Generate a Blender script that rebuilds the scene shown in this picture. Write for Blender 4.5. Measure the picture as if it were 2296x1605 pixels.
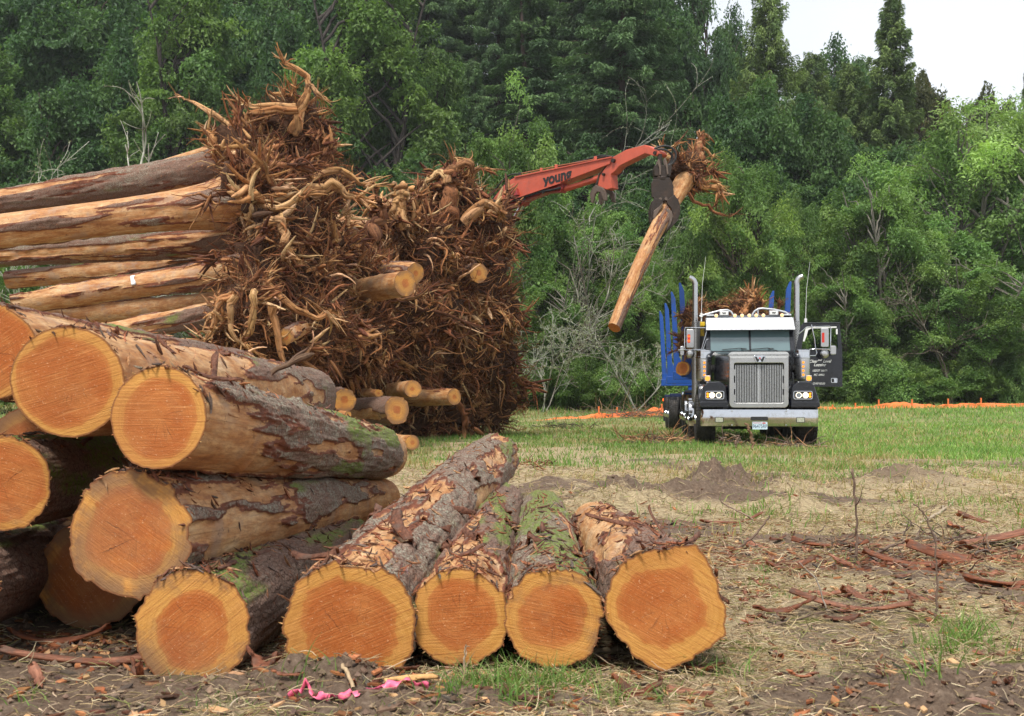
import bpy, math, random
import numpy as np
from mathutils import Vector, Matrix

SC = bpy.context.scene
for o in list(bpy.data.objects):
    bpy.data.objects.remove(o)

# ------------------------------------------------------------------ camera, sky, sun, exposure
F = 2550.0          # focal length expressed for a picture 2295 wide
CH = 1.03           # camera height
cam_d = bpy.data.cameras.new('camera')
cam = bpy.data.objects.new('camera', cam_d)
SC.collection.objects.link(cam)
cam.location = (0, 0, CH)
cam.rotation_euler = (math.radians(90), 0, 0)
cam_d.sensor_width = 36.0
cam_d.lens = 36.0 * F / 2295.0
cam_d.shift_y = 87.5 / 2295.0
cam_d.clip_start = 0.1
cam_d.clip_end = 3000
cam_d.dof.use_dof = True
cam_d.dof.focus_distance = 15.0
cam_d.dof.aperture_fstop = 9.0
SC.camera = cam

SUN_EL, SUN_ROT = 62.0, -160.0
w = bpy.data.worlds.new("World")
SC.world = w
w.use_nodes = True
nt = w.node_tree
nt.nodes.clear()
wo = nt.nodes.new('ShaderNodeOutputWorld')
bg = nt.nodes.new('ShaderNodeBackground')
sky = nt.nodes.new('ShaderNodeTexSky')
sky.sky_type = 'NISHITA'
sky.sun_disc = False
sky.sun_elevation = math.radians(SUN_EL)
sky.sun_rotation = math.radians(SUN_ROT)
sky.dust_density = 3.0
tcn = nt.nodes.new('ShaderNodeTexCoord')
cl = nt.nodes.new('ShaderNodeTexNoise')
cl.inputs['Scale'].default_value = 2.2
cl.inputs['Detail'].default_value = 5
cl.inputs['Roughness'].default_value = 0.5
rmp = nt.nodes.new('ShaderNodeValToRGB')
rmp.color_ramp.elements[0].position = 0.25
rmp.color_ramp.elements[0].color = (7.6, 8.2, 9.0, 1)
rmp.color_ramp.elements[1].position = 0.75
rmp.color_ramp.elements[1].color = (10.6, 10.9, 11.4, 1)
mxw = nt.nodes.new('ShaderNodeMix')
mxw.data_type = 'RGBA'
mxw.inputs[0].default_value = 0.88
nt.links.new(tcn.outputs['Generated'], cl.inputs['Vector'])
nt.links.new(cl.outputs['Fac'], rmp.inputs[0])
nt.links.new(sky.outputs[0], mxw.inputs[6])
nt.links.new(rmp.outputs[0], mxw.inputs[7])
nt.links.new(mxw.outputs[2], bg.inputs[0])
bg.inputs[1].default_value = 0.068
nt.links.new(bg.outputs[0], wo.inputs[0])

sd = bpy.data.lights.new('sun', 'SUN')
sd.energy = 2.5
sd.angle = math.radians(12)
sd.color = (1.0, 0.955, 0.88)
sun = bpy.data.objects.new('sun', sd)
SC.collection.objects.link(sun)
_az = math.radians(SUN_ROT)     # nishita: rotation 0 = +Y, turning clockwise seen from above
_el = math.radians(SUN_EL)
_sv = Vector((math.sin(_az) * math.cos(_el), math.cos(_az) * math.cos(_el), math.sin(_el)))
sun.rotation_euler = _sv.to_track_quat('Z', 'Y').to_euler()

SC.view_settings.view_transform = 'Standard'
SC.view_settings.look = 'None'
SC.view_settings.gamma = 1
SC.view_settings.exposure = 0.8
SC.render.engine = 'CYCLES'
try:
    SC.cycles.max_bounces = 6
    SC.cycles.diffuse_bounces = 3
    SC.cycles.glossy_bounces = 3
    SC.cycles.transparent_max_bounces = 6
    SC.cycles.transmission_bounces = 4
except Exception:
    pass

rng = np.random.default_rng(11)
random.seed(5)

def P(x, y, d):
    """photograph position (2295 wide) at distance d -> point of the place"""
    return np.array([(x - 1147.5) * d / F, d, CH - (y - 890.0) * d / F])

# ------------------------------------------------------------------ noise
def _hash(ix, iy, iz, s):
    h = (ix.astype(np.int64) * 374761393 + iy.astype(np.int64) * 668265263 + iz.astype(np.int64) * 1442695041 + s * 974634777) & 0xffffffff
    h = ((h ^ (h >> 13)) * 1274126177) & 0xffffffff
    h = ((h ^ (h >> 15)) * 2246822519) & 0xffffffff
    h = h ^ (h >> 14)
    return (h & 0xffffff) / float(0xffffff) * 2 - 1
def vnoise(p, s=0):
    i = np.floor(p).astype(np.int64); f = p - i
    u = f * f * (3 - 2 * f)
    r = 0
    for dx in (0, 1):
        wx = u[..., 0] if dx else 1 - u[..., 0]
        for dy in (0, 1):
            wy = u[..., 1] if dy else 1 - u[..., 1]
            for dz in (0, 1):
                wz = u[..., 2] if dz else 1 - u[..., 2]
                r = r + _hash(i[..., 0] + dx, i[..., 1] + dy, i[..., 2] + dz, s) * wx * wy * wz
    return r
def fbm(p, o=4, s=0, g=0.5):
    r = 0; a = 1.0; t = 0
    for k in range(o):
        r = r + a * vnoise(p * (2.03 ** k) + k * 17.3, s + k); t += a; a *= g
    return r / t
def sstep(a, b, x):
    t = np.clip((x - a) / (b - a), 0, 1)
    return t * t * (3 - 2 * t)
def nrm(v):
    return v / np.maximum(np.linalg.norm(v, axis=-1, keepdims=True), 1e-9)

# ------------------------------------------------------------------ meshes and objects
def mesh_from(name, V, Fl, smooth=True, cols=None, vecs=None):
    V = np.asarray(V, dtype=np.float32).reshape(-1, 3)
    me = bpy.data.meshes.new(name)
    if isinstance(Fl, np.ndarray):
        Fl = [Fl]
    loops = []; starts = []; n = 0
    for fa in Fl:
        fa = np.asarray(fa, dtype=np.int32)
        if fa.size == 0:
            continue
        k = fa.shape[1]
        loops.append(fa.ravel())
        starts.append(n + np.arange(fa.shape[0], dtype=np.int32) * k)
        n += fa.size
    loops = np.concatenate(loops); starts = np.concatenate(starts)
    me.vertices.add(len(V)); me.vertices.foreach_set('co', V.ravel())
    me.loops.add(len(loops)); me.loops.foreach_set('vertex_index', loops)
    me.polygons.add(len(starts)); me.polygons.foreach_set('loop_start', starts)
    me.polygons.foreach_set('use_smooth', np.full(len(starts), bool(smooth)))
    if cols:
        for k, c in cols.items():
            c = np.asarray(c, dtype=np.float32)
            if c.shape[1] == 3:
                c = np.concatenate([c, np.ones((len(c), 1), np.float32)], 1)
            a = me.color_attributes.new(k, 'FLOAT_COLOR', 'POINT')
            a.data.foreach_set('color', c.ravel())
    if vecs:
        for k, c in vecs.items():
            a = me.attributes.new(k, 'FLOAT_VECTOR', 'POINT')
            a.data.foreach_set('vector', np.asarray(c, dtype=np.float32).ravel())
    me.update(calc_edges=True)
    return me

def link(o, parent=None):
    SC.collection.objects.link(o)
    if parent is not None:
        o.parent = parent
    return o
def ob(name, me, mat=None, parent=None, loc=None):
    o = bpy.data.objects.new(name, me)
    if mat is not None:
        me.materials.clear(); me.materials.append(mat)
    link(o, parent)
    if loc is not None:
        o.location = loc
    return o
def tag(o, label=None, cat=None, group=None, kind=None):
    if label: o['label'] = label
    if cat: o['category'] = cat
    if group: o['group'] = group
    if kind: o['kind'] = kind
    return o
def thing(name, label, cat, loc=(0, 0, 0), rz=0.0, group=None):
    o = bpy.data.objects.new(name, None)
    o.empty_display_size = 0.2
    link(o)
    o.location = loc; o.rotation_euler = (0, 0, rz)
    return tag(o, label, cat, group)
def dup(root, loc=None, rot=None, scale=None, label=None, group=None):
    r = root.copy(); SC.collection.objects.link(r)
    if loc is not None: r.location = loc
    if rot is not None: r.rotation_euler = rot
    if scale is not None: r.scale = scale
    if label: r['label'] = label
    if group: r['group'] = group
    for ch in list(root.children):
        c = ch.copy(); SC.collection.objects.link(c); c.parent = r
        for g in list(ch.children):
            d = g.copy(); SC.collection.objects.link(d); d.parent = c
    return r

class MB:
    """collects simple solids into one mesh"""
    def __init__(s):
        s.v = []; s.f = []; s.n = 0; s.c = []
    def add(s, V, Fs, col=None):
        V = np.asarray(V, float).reshape(-1, 3)
        for fa in (Fs if isinstance(Fs, list) else [Fs]):
            fa = np.asarray(fa, dtype=np.int64)
            if fa.size: s.f.append(fa + s.n)
        s.v.append(V); s.n += len(V)
        s.c.append(np.tile(np.array(col if col is not None else (1, 1, 1), float), (len(V), 1)))
        return s
    def box(s, x0, x1, y0, y1, z0, z1, M=None):
        V = np.array([[x, y, z] for z in (z0, z1) for y in (y0, y1) for x in (x0, x1)], float)
        if M is not None: V = xf(M, V)
        Fq = np.array([[0, 2, 3, 1], [4, 5, 7, 6], [0, 1, 5, 4], [2, 6, 7, 3], [0, 4, 6, 2], [1, 3, 7, 5]])
        return s.add(V, Fq)
    def prism(s, pts, a, b, axis='y', M=None):
        """2D outline pts extruded from a to b along axis; pts are (x,z) for y, (y,z) for x, (x,y) for z"""
        pts = np.asarray(pts, float); n = len(pts)
        def lay(t):
            if axis == 'y': return np.stack([pts[:, 0], np.full(n, t), pts[:, 1]], 1)
            if axis == 'x': return np.stack([np.full(n, t), pts[:, 0], pts[:, 1]], 1)
            return np.stack([pts[:, 0], pts[:, 1], np.full(n, t)], 1)
        V = np.concatenate([lay(a), lay(b)])
        if M is not None: V = xf(M, V)
        i = np.arange(n); j = (i + 1) % n
        return s.add(V, [np.stack([i, j, j + n, i + n], 1), np.arange(n)[None, ::-1], (np.arange(n) + n)[None]])
    def tube(s, path, r, sides=8, cap=True):
        path = np.asarray(path, float); r = np.broadcast_to(np.asarray(r, float), (len(path),))
        V, Fq = tubes(path[None], r[None], sides)
        fs = [Fq]
        if cap:
            n = len(path)
            fs += [np.arange(sides)[None, ::-1], (np.arange(sides) + (n - 1) * sides)[None]]
        return s.add(V, fs)
    def cyl(s, p0, p1, r, sides=20, r1=None):
        return s.tube([p0, p1], [r, r if r1 is None else r1], sides)
    def lathe(s, prof, center, axis='z', sides=28):
        prof = np.asarray(prof, float); n = len(prof)
        th = np.linspace(0, 2 * math.pi, sides, endpoint=False)
        c, si = np.cos(th), np.sin(th)
        R = prof[:, 0][:, None]; H = np.repeat(prof[:, 1][:, None], sides, 1)
        a, b = R * c, R * si
        if axis == 'z': V = np.stack([a, b, H], -1)
        elif axis == 'y': V = np.stack([a, H, b], -1)
        else: V = np.stack([H, a, b], -1)
        V = V.reshape(-1, 3) + np.asarray(center, float)
        i = np.arange(n - 1)[:, None] * sides; j = np.arange(sides)[None]; k = (j + 1) % sides
        Fq = np.stack([i + j, i + k, i + sides + k, i + sides + j], -1).reshape(-1, 4)
        return s.add(V, [Fq, np.arange(sides)[None, ::-1], (np.arange(sides) + (n - 1) * sides)[None]])
    def build(s, name, mat, parent=None, smooth=False, bevel=0.0, loc=None, col=False):
        V = np.concatenate(s.v)
        if not len(V): return None
        by = {}
        for fa in s.f: by.setdefault(fa.shape[1], []).append(fa)
        fs = [np.concatenate(x) for x in by.values()]
        me = mesh_from(name, V, fs, smooth, cols={'tint': np.concatenate(s.c)} if col else None)
        o = ob(name, me, mat, parent, loc)
        if bevel > 0:
            m = o.modifiers.new('bevel', 'BEVEL'); m.width = bevel; m.segments = 2; m.limit_method = 'ANGLE'; m.angle_limit = math.radians(35)
            m.harden_normals = False
        if smooth:
            try:
                me.set_sharp_from_angle(angle=math.radians(38))
            except Exception:
                pass
        return o
def xf(M, V):
    M = np.array(M)
    return V @ M[:3, :3].T + M[:3, 3]

def tubes(paths, rad, sides=5):
    """paths (T,N,3), rad (T,N) -> verts, quads"""
    T, N, _ = paths.shape
    tan = np.empty_like(paths)
    tan[:, 1:-1] = paths[:, 2:] - paths[:, :-2]
    tan[:, 0] = paths[:, 1] - paths[:, 0]; tan[:, -1] = paths[:, -1] - paths[:, -2]
    tan = nrm(tan)
    m = nrm(paths[:, -1] - paths[:, 0] + 1e-6)
    ref = np.where(np.abs(m[:, 2:3]) < 0.75, np.array([[0, 0, 1.0]]), np.array([[0.9, 0.44, 0.0]]))
    a = np.empty_like(paths)
    v = nrm(np.cross(tan[:, 0], ref) + 1e-7)
    for k in range(N):
        v = nrm(v - tan[:, k] * np.sum(v * tan[:, k], -1, keepdims=True))
        a[:, k] = v
    b = np.cross(tan, a)
    th = np.linspace(0, 2 * math.pi, sides, endpoint=False)
    V = paths[:, :, None, :] + rad[:, :, None, None] * (a[:, :, None, :] * np.cos(th)[None, None, :, None] + b[:, :, None, :] * np.sin(th)[None, None, :, None])
    base = (np.arange(T)[:, None, None] * N + np.arange(N - 1)[None, :, None]) * sides
    j = np.arange(sides)[None, None]; k = (j + 1) % sides
    Fq = np.stack([base + j, base + k, base + sides + k, base + sides + j], -1).reshape(-1, 4)
    return V.reshape(-1, 3), Fq

def walk(start, dirs, step, N, jit=0.25, pull=None, r=None):
    r = r or rng
    p = np.array(start, float); d = nrm(np.array(dirs, float))
    out = [p.copy()]
    cur = r.normal(size=d.shape) * jit * 0.5
    for k in range(N - 1):
        cur = cur * 0.75 + r.normal(size=d.shape) * jit * 0.6
        d = nrm(d + cur + (0 if pull is None else pull))
        p = p + d * step[:, None]
        out.append(p.copy())
    return np.stack(out, 1)

# ------------------------------------------------------------------ materials
class Nd:
    def __init__(s, name):
        s.m = bpy.data.materials.new(name); s.m.use_nodes = True
        s.t = s.m.node_tree; s.t.nodes.clear()
        s.out = s.t.nodes.new('ShaderNodeOutputMaterial')
    def n(s, t, **kw):
        nd = s.t.nodes.new(t)
        for k, v in kw.items(): setattr(nd, k, v)
        return nd
    def put(s, sock, v):
        if v is None: return
        if isinstance(v, bpy.types.NodeSocket): s.t.links.new(v, sock)
        elif isinstance(v, (tuple, list)):
            sock.default_value = tuple(v) + ((1,) if len(v) == 3 and sock.type == 'RGBA' else ())
        else: sock.default_value = v
    def attr(s, name, out='Color'):
        return s.n('ShaderNodeAttribute', attribute_name=name).outputs[out]
    def sep(s, c):
        nd = s.n('ShaderNodeSeparateColor'); s.put(nd.inputs[0], c); return nd.outputs
    def sepv(s, c):
        nd = s.n('ShaderNodeSeparateXYZ'); s.put(nd.inputs[0], c); return nd.outputs
    def comb(s, x, y, z):
        nd = s.n('ShaderNodeCombineXYZ'); s.put(nd.inputs[0], x); s.put(nd.inputs[1], y); s.put(nd.inputs[2], z); return nd.outputs[0]
    def obj(s):
        return s.n('ShaderNodeTexCoord').outputs['Object']
    def pos(s):
        return s.n('ShaderNodeNewGeometry').outputs['Position']
    def noise(s, vec, scale=5, detail=4, rough=0.55, dist=0.0, out='Fac'):
        nd = s.n('ShaderNodeTexNoise'); s.put(nd.inputs['Vector'], vec)
        s.put(nd.inputs['Scale'], scale); s.put(nd.inputs['Detail'], detail); s.put(nd.inputs['Roughness'], rough); s.put(nd.inputs['Distortion'], dist)
        return nd.outputs[out]
    def voro(s, vec, scale=5, feature='F1', out='Distance'):
        nd = s.n('ShaderNodeTexVoronoi', feature=feature); s.put(nd.inputs['Vector'], vec); s.put(nd.inputs['Scale'], scale)
        return nd.outputs[out]
    def math(s, op, a, b=None, c=None, clamp=False):
        nd = s.n('ShaderNodeMath', operation=op, use_clamp=clamp)
        s.put(nd.inputs[0], a); s.put(nd.inputs[1], b)
        if c is not None: s.put(nd.inputs[2], c)
        return nd.outputs[0]
    def vmath(s, op, a, b=None):
        nd = s.n('ShaderNodeVectorMath', operation=op)
        s.put(nd.inputs[0], a); s.put(nd.inputs[1], b)
        return nd.outputs[1] if op in ('LENGTH', 'DOT_PRODUCT') else nd.outputs[0]
    def mapr(s, v, a, b, c=0.0, d=1.0, smooth=True):
        nd = s.n('ShaderNodeMapRange', interpolation_type='SMOOTHSTEP' if smooth else 'LINEAR')
        s.put(nd.inputs[0], v); s.put(nd.inputs[1], a); s.put(nd.inputs[2], b); s.put(nd.inputs[3], c); s.put(nd.inputs[4], d)
        return nd.outputs[0]
    def mix(s, f, a, b, mode='MIX'):
        nd = s.n('ShaderNodeMix', data_type='RGBA', blend_type=mode)
        s.put(nd.inputs[0], f); s.put(nd.inputs[6], a); s.put(nd.inputs[7], b)
        return nd.outputs[2]
    def ramp(s, v, stops):
        nd = s.n('ShaderNodeValToRGB'); s.put(nd.inputs[0], v)
        e = nd.color_ramp.elements
        while len(e) > 1: e.remove(e[-1])
        e[0].position = stops[0][0]; e[0].color = tuple(stops[0][1]) + (1,)
        for p, c in stops[1:]:
            x = e.new(p); x.color = tuple(c) + (1,)
        return nd.outputs[0]
    def bump(s, h, st=0.5, dist=0.01, nrm_=None):
        nd = s.n('ShaderNodeBump'); s.put(nd.inputs['Strength'], st); s.put(nd.inputs['Distance'], dist); s.put(nd.inputs['Height'], h)
        if nrm_ is not None: s.put(nd.inputs['Normal'], nrm_)
        return nd.outputs[0]
    def pbr(s, col, rough=0.6, metal=0.0, normal=None, spec=None, **kw):
        nd = s.n('ShaderNodeBsdfPrincipled')
        s.put(nd.inputs['Base Color'], col); s.put(nd.inputs['Roughness'], rough); s.put(nd.inputs['Metallic'], metal)
        if normal is not None: s.put(nd.inputs['Normal'], normal)
        if spec is not None: s.put(nd.inputs['Specular IOR Level'], spec)
        for k, v in kw.items(): s.put(nd.inputs[k], v)
        s.t.links.new(nd.outputs[0], s.out.inputs[0])
        return s.m

def simple(name, col, rough=0.5, metal=0.0, var=0.12, scale=9.0, bump=0.0, dirt=None, **kw):
    """plain surface with slight wear: colour varies a little, roughness varies"""
    m = Nd(name); p = m.obj()
    n1 = m.noise(p, scale, 5, 0.6)
    a = tuple(c * (1 - var) for c in col); b = tuple(min(1, c * (1 + var)) for c in col)
    c = m.mix(n1, a, b)
    if dirt is not None:
        n2 = m.noise(p, scale * 0.45, 6, 0.7)
        c = m.mix(m.mapr(n2, 0.52, 0.72), c, dirt)
    r = m.mapr(m.noise(p, scale * 2.3, 4), 0.3, 0.7, max(0.02, rough * 0.8), min(1, rough * 1.25))
    nn = m.bump(m.noise(p, scale * 6, 3), bump, 0.01) if bump else None
    return m.pbr(c, r, metal, nn, **kw)
def glow(name, col, st):
    m = Nd(name)
    return m.pbr(tuple(col), 0.3, 0.0, None, **{'Emission Color': tuple(col), 'Emission Strength': st})
# ------------------------------------------------------------------ ground
MOUNDS = [  # x, y, radius x, radius y, height, dirt(1)/straw(0)
    (2.0, 11.6, 0.42, 0.5, 0.27, 1.0), (2.35, 12.3, 0.5, 0.5, 0.22, 1.0), (1.75, 10.9, 0.4, 0.35, 0.14, 1.0), (2.75, 10.9, 0.8, 0.5, 0.10, 0.9), (1.05, 10.4, 0.55, 0.6, 0.22, 0.0),
    (1.0, 11.3, 0.5, 0.5, 0.20, 0.8), (4.7, 13.3, 0.9, 0.7, 0.17, 0.8), (3.2, 12.1, 0.7, 0.5, 0.12, 0.3), (2.5, 10.2, 0.35, 0.3, 0.14, 0.5),
    (-0.68, 4.02, 0.34, 0.16, 0.10, 1.0), (-0.3, 3.75, 0.5, 0.2, 0.05, 0.8), (1.6, 3.9, 0.7, 0.35, 0.07, 1.0), (0.95, 3.45, 0.6, 0.2, 0.03, 1.0),
    (5.2, 8.9, 1.0, 0.5, 0.10, 0.9), (3.4, 8.6, 0.7, 0.4, 0.07, 0.2), (5.4, 10.6, 0.7, 0.5, 0.12, 0.2), (-1.9, 3.9, 0.8, 0.4, 0.02, 1.0),
    (2.2, 8.2, 0.6, 0.3, 0.05, 0.8), (0.4, 13.2, 0.8, 0.5, 0.07, 0.5), (6.2, 15.5, 1.4, 0.6, 0.08, 0.4)]
def gz(x, y):
    x = np.asarray(x, float); y = np.asarray(y, float)
    q = np.stack([x, y, np.zeros_like(x)], -1)
    h = fbm(q * 0.22, 3, 3) * 0.07 * sstep(2, 20, y) + fbm(q * 1.4, 3, 9) * 0.035
    for (mx, my, rx, ry, mh, dd) in MOUNDS:
        e = ((x - mx) / rx) ** 2 + ((y - my) / ry) ** 2
        m = mh * np.exp(-e * 1.3)
        h = h + m * (1 + 1.3 * fbm(q * 4.5, 5, 5, 0.7))
    # the far meadow lifts slightly, then the wooded hillside climbs
    h = h + 0.70 * sstep(34, 66, y)
    hill = sstep(70, 155, y + 0.08 * np.abs(x))
    h = h + hill * (27 - 0.30 * np.clip(x, -60, 60)) * (1 + 0.1 * fbm(q * 0.03, 2, 4))
    return h
def zones(x, y):
    """green, straw, dirt, bark amounts over the ground"""
    q = np.stack([x, y, np.zeros_like(x)], -1)
    n1 = fbm(q * 0.35, 4, 21); n2 = fbm(q * 1.3, 4, 33); n3 = fbm(q * np.array([1.0, 0.6, 1]) * 0.8, 4, 41)
    green = sstep(12.0, 25, y + 9.0 * n1 + 5.0 * n2 + np.clip(x - 3, -3, 4) * 0.5)
    green = green * (1 - 0.7 * sstep(0.0, 0.45, n3) * (1 - 0.6 * sstep(24, 34, y)))
    green = green * (0.75 + 0.25 * sstep(4.0, 7.5, x)) + 0.25 * sstep(0.25, 0.55, n2) * sstep(7, 10, y)
    straw = sstep(5.6, 8.6, y + 1.6 * n1 + 0.8 * n2) * (1 - 0.55 * sstep(0.1, 0.4, n3))
    straw = np.maximum(straw, 0.45 + 0.45 * sstep(-0.1, 0.3, n2))
    dirt = sstep(0.18, 0.55, n3 - 0.25 * sstep(14, 24, y)) * 0.85
    dirt = np.maximum(dirt, 0.8 * sstep(-0.6, -1.5, x) * sstep(5.5, 4.6, y))
    moss = sstep(0.2, 0.5, fbm(q * 2.1, 3, 77)) * sstep(7.5, 5.5, y)
    for (mx, my, rx, ry, mh, dd) in MOUNDS:
        e = ((x - mx) / rx) ** 2 + ((y - my) / ry) ** 2
        m = np.exp(-e * 0.8 + 0.9 * n2)
        m = np.clip(m, 0, 1)
        if dd > 0.5: dirt = np.maximum(dirt, m * dd); green = green * (1 - 0.85 * m); straw = straw * (1 - 0.6 * m)
        else: straw = np.maximum(straw, m)
    bark = sstep(0.0, 0.45, fbm(q * np.array([0.7, 1.5, 1]), 3, 57) + 0.35 * np.exp(-((y - 7.2) / 1.1) ** 2) * sstep(0.6, 2.5, x))
    bark = bark * sstep(10.5, 8.5, y) * sstep(3.0, 5.0, y)
    return np.clip(green, 0, 1), np.clip(straw, 0, 1), np.clip(dirt, 0, 1), np.clip(bark, 0, 1), moss

def build_ground():
    ya = np.linspace(-40, 2.4, 24)
    yb = np.exp(np.linspace(math.log(2.45), math.log(62), 620))
    yc = np.exp(np.linspace(math.log(63), math.log(900), 60))
    ys = np.concatenate([ya, yb, yc])
    s = np.linspace(-1, 1, 461)
    wd = 0.56 * np.clip(ys, 3, None) + 0.5
    X = wd[:, None] * (s + 2.2 * s ** 9 + np.sign(s) * 60 / np.clip(ys, 8, 60)[:, None] * np.clip(np.abs(s) - 0.985, 0, 1) * 20)
    Y = np.repeat(ys[:, None], len(s), 1)
    X = X + 0.0
    Z = gz(X, Y)
    q = np.stack([X, Y, np.zeros_like(X)], -1)
    gr, st, di, bk, ms = zones(X, Y)
    near = sstep(30, 8, Y)
    cl = fbm(q * 14, 4, 8, 0.62)
    Z = Z + near * (0.012 * cl + 0.022 * np.clip(cl, 0, 1) * di) + 0.012 * near * fbm(q * 5, 3, 6)
    # pressed-in ground below the logs near the camera
    V = np.stack([X, Y, Z], -1).reshape(-1, 3)
    R, C = X.shape
    i = np.arange(R - 1)[:, None] * C; j = np.arange(C - 1)[None]
    Fq = np.stack([i + j, i + j + 1, i + C + j + 1, i + C + j], -1).reshape(-1, 4)
    far = sstep(60, 68, Y + 6 * sstep(8, -2, X))
    z1 = np.stack([gr, st, di], -1).reshape(-1, 3)
    z2 = np.stack([bk, ms, far], -1).reshape(-1, 3)
    me = mesh_from('ground', V, Fq, True, cols={'za': z1, 'zb': z2})
    m = Nd('ground_mat'); p = m.pos()
    a = m.sep(m.attr('za')); b = m.sep(m.attr('zb'))
    nf = m.noise(p, 38, 6, 0.7); nm = m.noise(p, 7, 6, 0.65); ng = m.noise(p, 130, 4, 0.7)
    soil = m.ramp(nf, [(0.25, (0.060, 0.038, 0.026)), (0.5, (0.150, 0.103, 0.072)), (0.72, (0.27, 0.20, 0.145))])
    soil = m.mix(m.mapr(nm, 0.35, 0.7, 0, 0.5), soil, (0.12, 0.088, 0.066))
    # straw litter: stretched noises crossing each other
    pv = m.n('ShaderNodeMapping'); m.put(pv.inputs[0], p); pv.inputs['Rotation'].default_value = (0, 0, 0.5); pv.inputs['Scale'].default_value = (1, 7, 1)
    pw = m.n('ShaderNodeMapping'); m.put(pw.inputs[0], p); pw.inputs['Rotation'].default_value = (0, 0, -0.9); pw.inputs['Scale'].default_value = (1, 8, 1)
    s1 = m.noise(pv.outputs[0], 28, 4, 0.7); s2 = m.noise(pw.outputs[0], 24, 4, 0.7)
    sm = m.math('MAXIMUM', s1, s2)
    straw = m.ramp(sm, [(0.40, (0.15, 0.11, 0.07)), (0.54, (0.36, 0.28, 0.165)), (0.68, (0.58, 0.47, 0.30))])
    green = m.ramp(nf, [(0.3, (0.075, 0.11, 0.03)), (0.55, (0.15, 0.20, 0.06)), (0.75, (0.30, 0.29, 0.13))])
    green = m.mix(m.mapr(m.noise(p, 0.5, 5, 0.7), 0.4, 0.62, 0, 0.8), green, (0.27, 0.235, 0.115))
    barkc = m.ramp(ng, [(0.3, (0.07, 0.022, 0.012)), (0.6, (0.22, 0.075, 0.035)), (0.8, (0.42, 0.20, 0.10))])
    def th(v, n, sft=0.18):
        return m.mapr(m.math('ADD', v, m.math('MULTIPLY', m.math('SUBTRACT', n, 0.5), 1.1)), 0.5 - sft, 0.5 + sft)
    c = m.mix(th(a[1], nf), soil, straw)
    c = m.mix(th(b[1], nm), c, (0.13, 0.13, 0.035))
    c = m.mix(th(a[0], nm), c, green)
    c = m.mix(th(a[2], nf), c, soil)
    c = m.mix(m.math('MULTIPLY', th(b[0], ng), m.mapr(nm, 0.48, 0.56)), c, barkc)
    c = m.mix(b[2], c, m.ramp(nm, [(0.3, (0.012, 0.016, 0.008)), (0.7, (0.035, 0.045, 0.018))]))
    h = m.math('ADD', m.math('MULTIPLY', nf, 0.7), m.math('ADD', m.math('MULTIPLY', sm, 0.5), m.math('MULTIPLY', ng, 0.25)))
    mat = m.pbr(c, 0.95, 0, m.bump(h, 0.9, 0.02), 0.15)
    o = ob('ground', me, mat)
    tag(o, kind='structure')
build_ground()

def leaf_cards(C, N_, L, Wd, tint, r=None, up=None):
    """diamond leaves: centre, normal, half length, half width, tint"""
    r = r or rng
    n = len(C)
    a = r.normal(size=(n, 3)) if up is None else up + r.normal(size=(n, 3)) * 0.35
    N_ = nrm(N_)
    u = nrm(a - N_ * np.sum(a * N_, -1, keepdims=True) + 1e-6)
    v = np.cross(N_, u)
    L = np.broadcast_to(L, (n,))[:, None]; Wd = np.broadcast_to(Wd, (n,))[:, None]
    bend = N_ * L * 0.25
    V = np.stack([C - u * L - bend, C + v * Wd, C + u * L - bend, C - v * Wd], 1).reshape(-1, 3)
    i = np.arange(n)[:, None] * 4
    Fq = i + np.arange(4)[None]
    return V, Fq, np.repeat(tint, 4, 0)

def foliage_mat(name, trans=0.35, rough=0.55):
    m = Nd(name)
    c = m.attr('tint')
    n = m.noise(m.obj(), 0.55, 3, 0.6)
    c = m.mix(1.0, c, m.ramp(n, [(0.3, (0.72, 0.8, 0.75)), (0.7, (1.2, 1.15, 1.1))]), 'MULTIPLY')
    p = m.n('ShaderNodeBsdfPrincipled'); m.put(p.inputs['Base Color'], c); m.put(p.inputs['Roughness'], rough); m.put(p.inputs['Specular IOR Level'], 0.3)
    t = m.n('ShaderNodeBsdfTranslucent'); m.put(t.inputs[0], m.mix(1.0, c, (1.35, 1.45, 0.6), 'MULTIPLY'))
    mx = m.n('ShaderNodeMixShader'); mx.inputs[0].default_value = trans
    m.t.links.new(p.outputs[0], mx.inputs[1]); m.t.links.new(t.outputs[0], mx.inputs[2]); m.t.links.new(mx.outputs[0], m.out.inputs[0])
    return m.m
M_LEAF = foliage_mat('leaf_mat')
M_NEEDLE = foliage_mat('needle_mat', 0.15, 0.6)
M_BLADE = foliage_mat('grass_blade_mat', 0.3, 0.6)
def tint_mat(name, rough=0.9, scale=30, lo=0.65, hi=1.25):
    m = Nd(name); n = m.noise(m.obj(), scale, 4, 0.65)
    c = m.mix(1.0, m.attr('tint'), m.ramp(n, [(0.3, (lo,) * 3), (0.7, (hi,) * 3)]), 'MULTIPLY')
    return m.pbr(c, rough, 0, m.bump(n, 0.6, 0.01), 0.2)
M_TINT = tint_mat('dry_fibre_mat')

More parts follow.
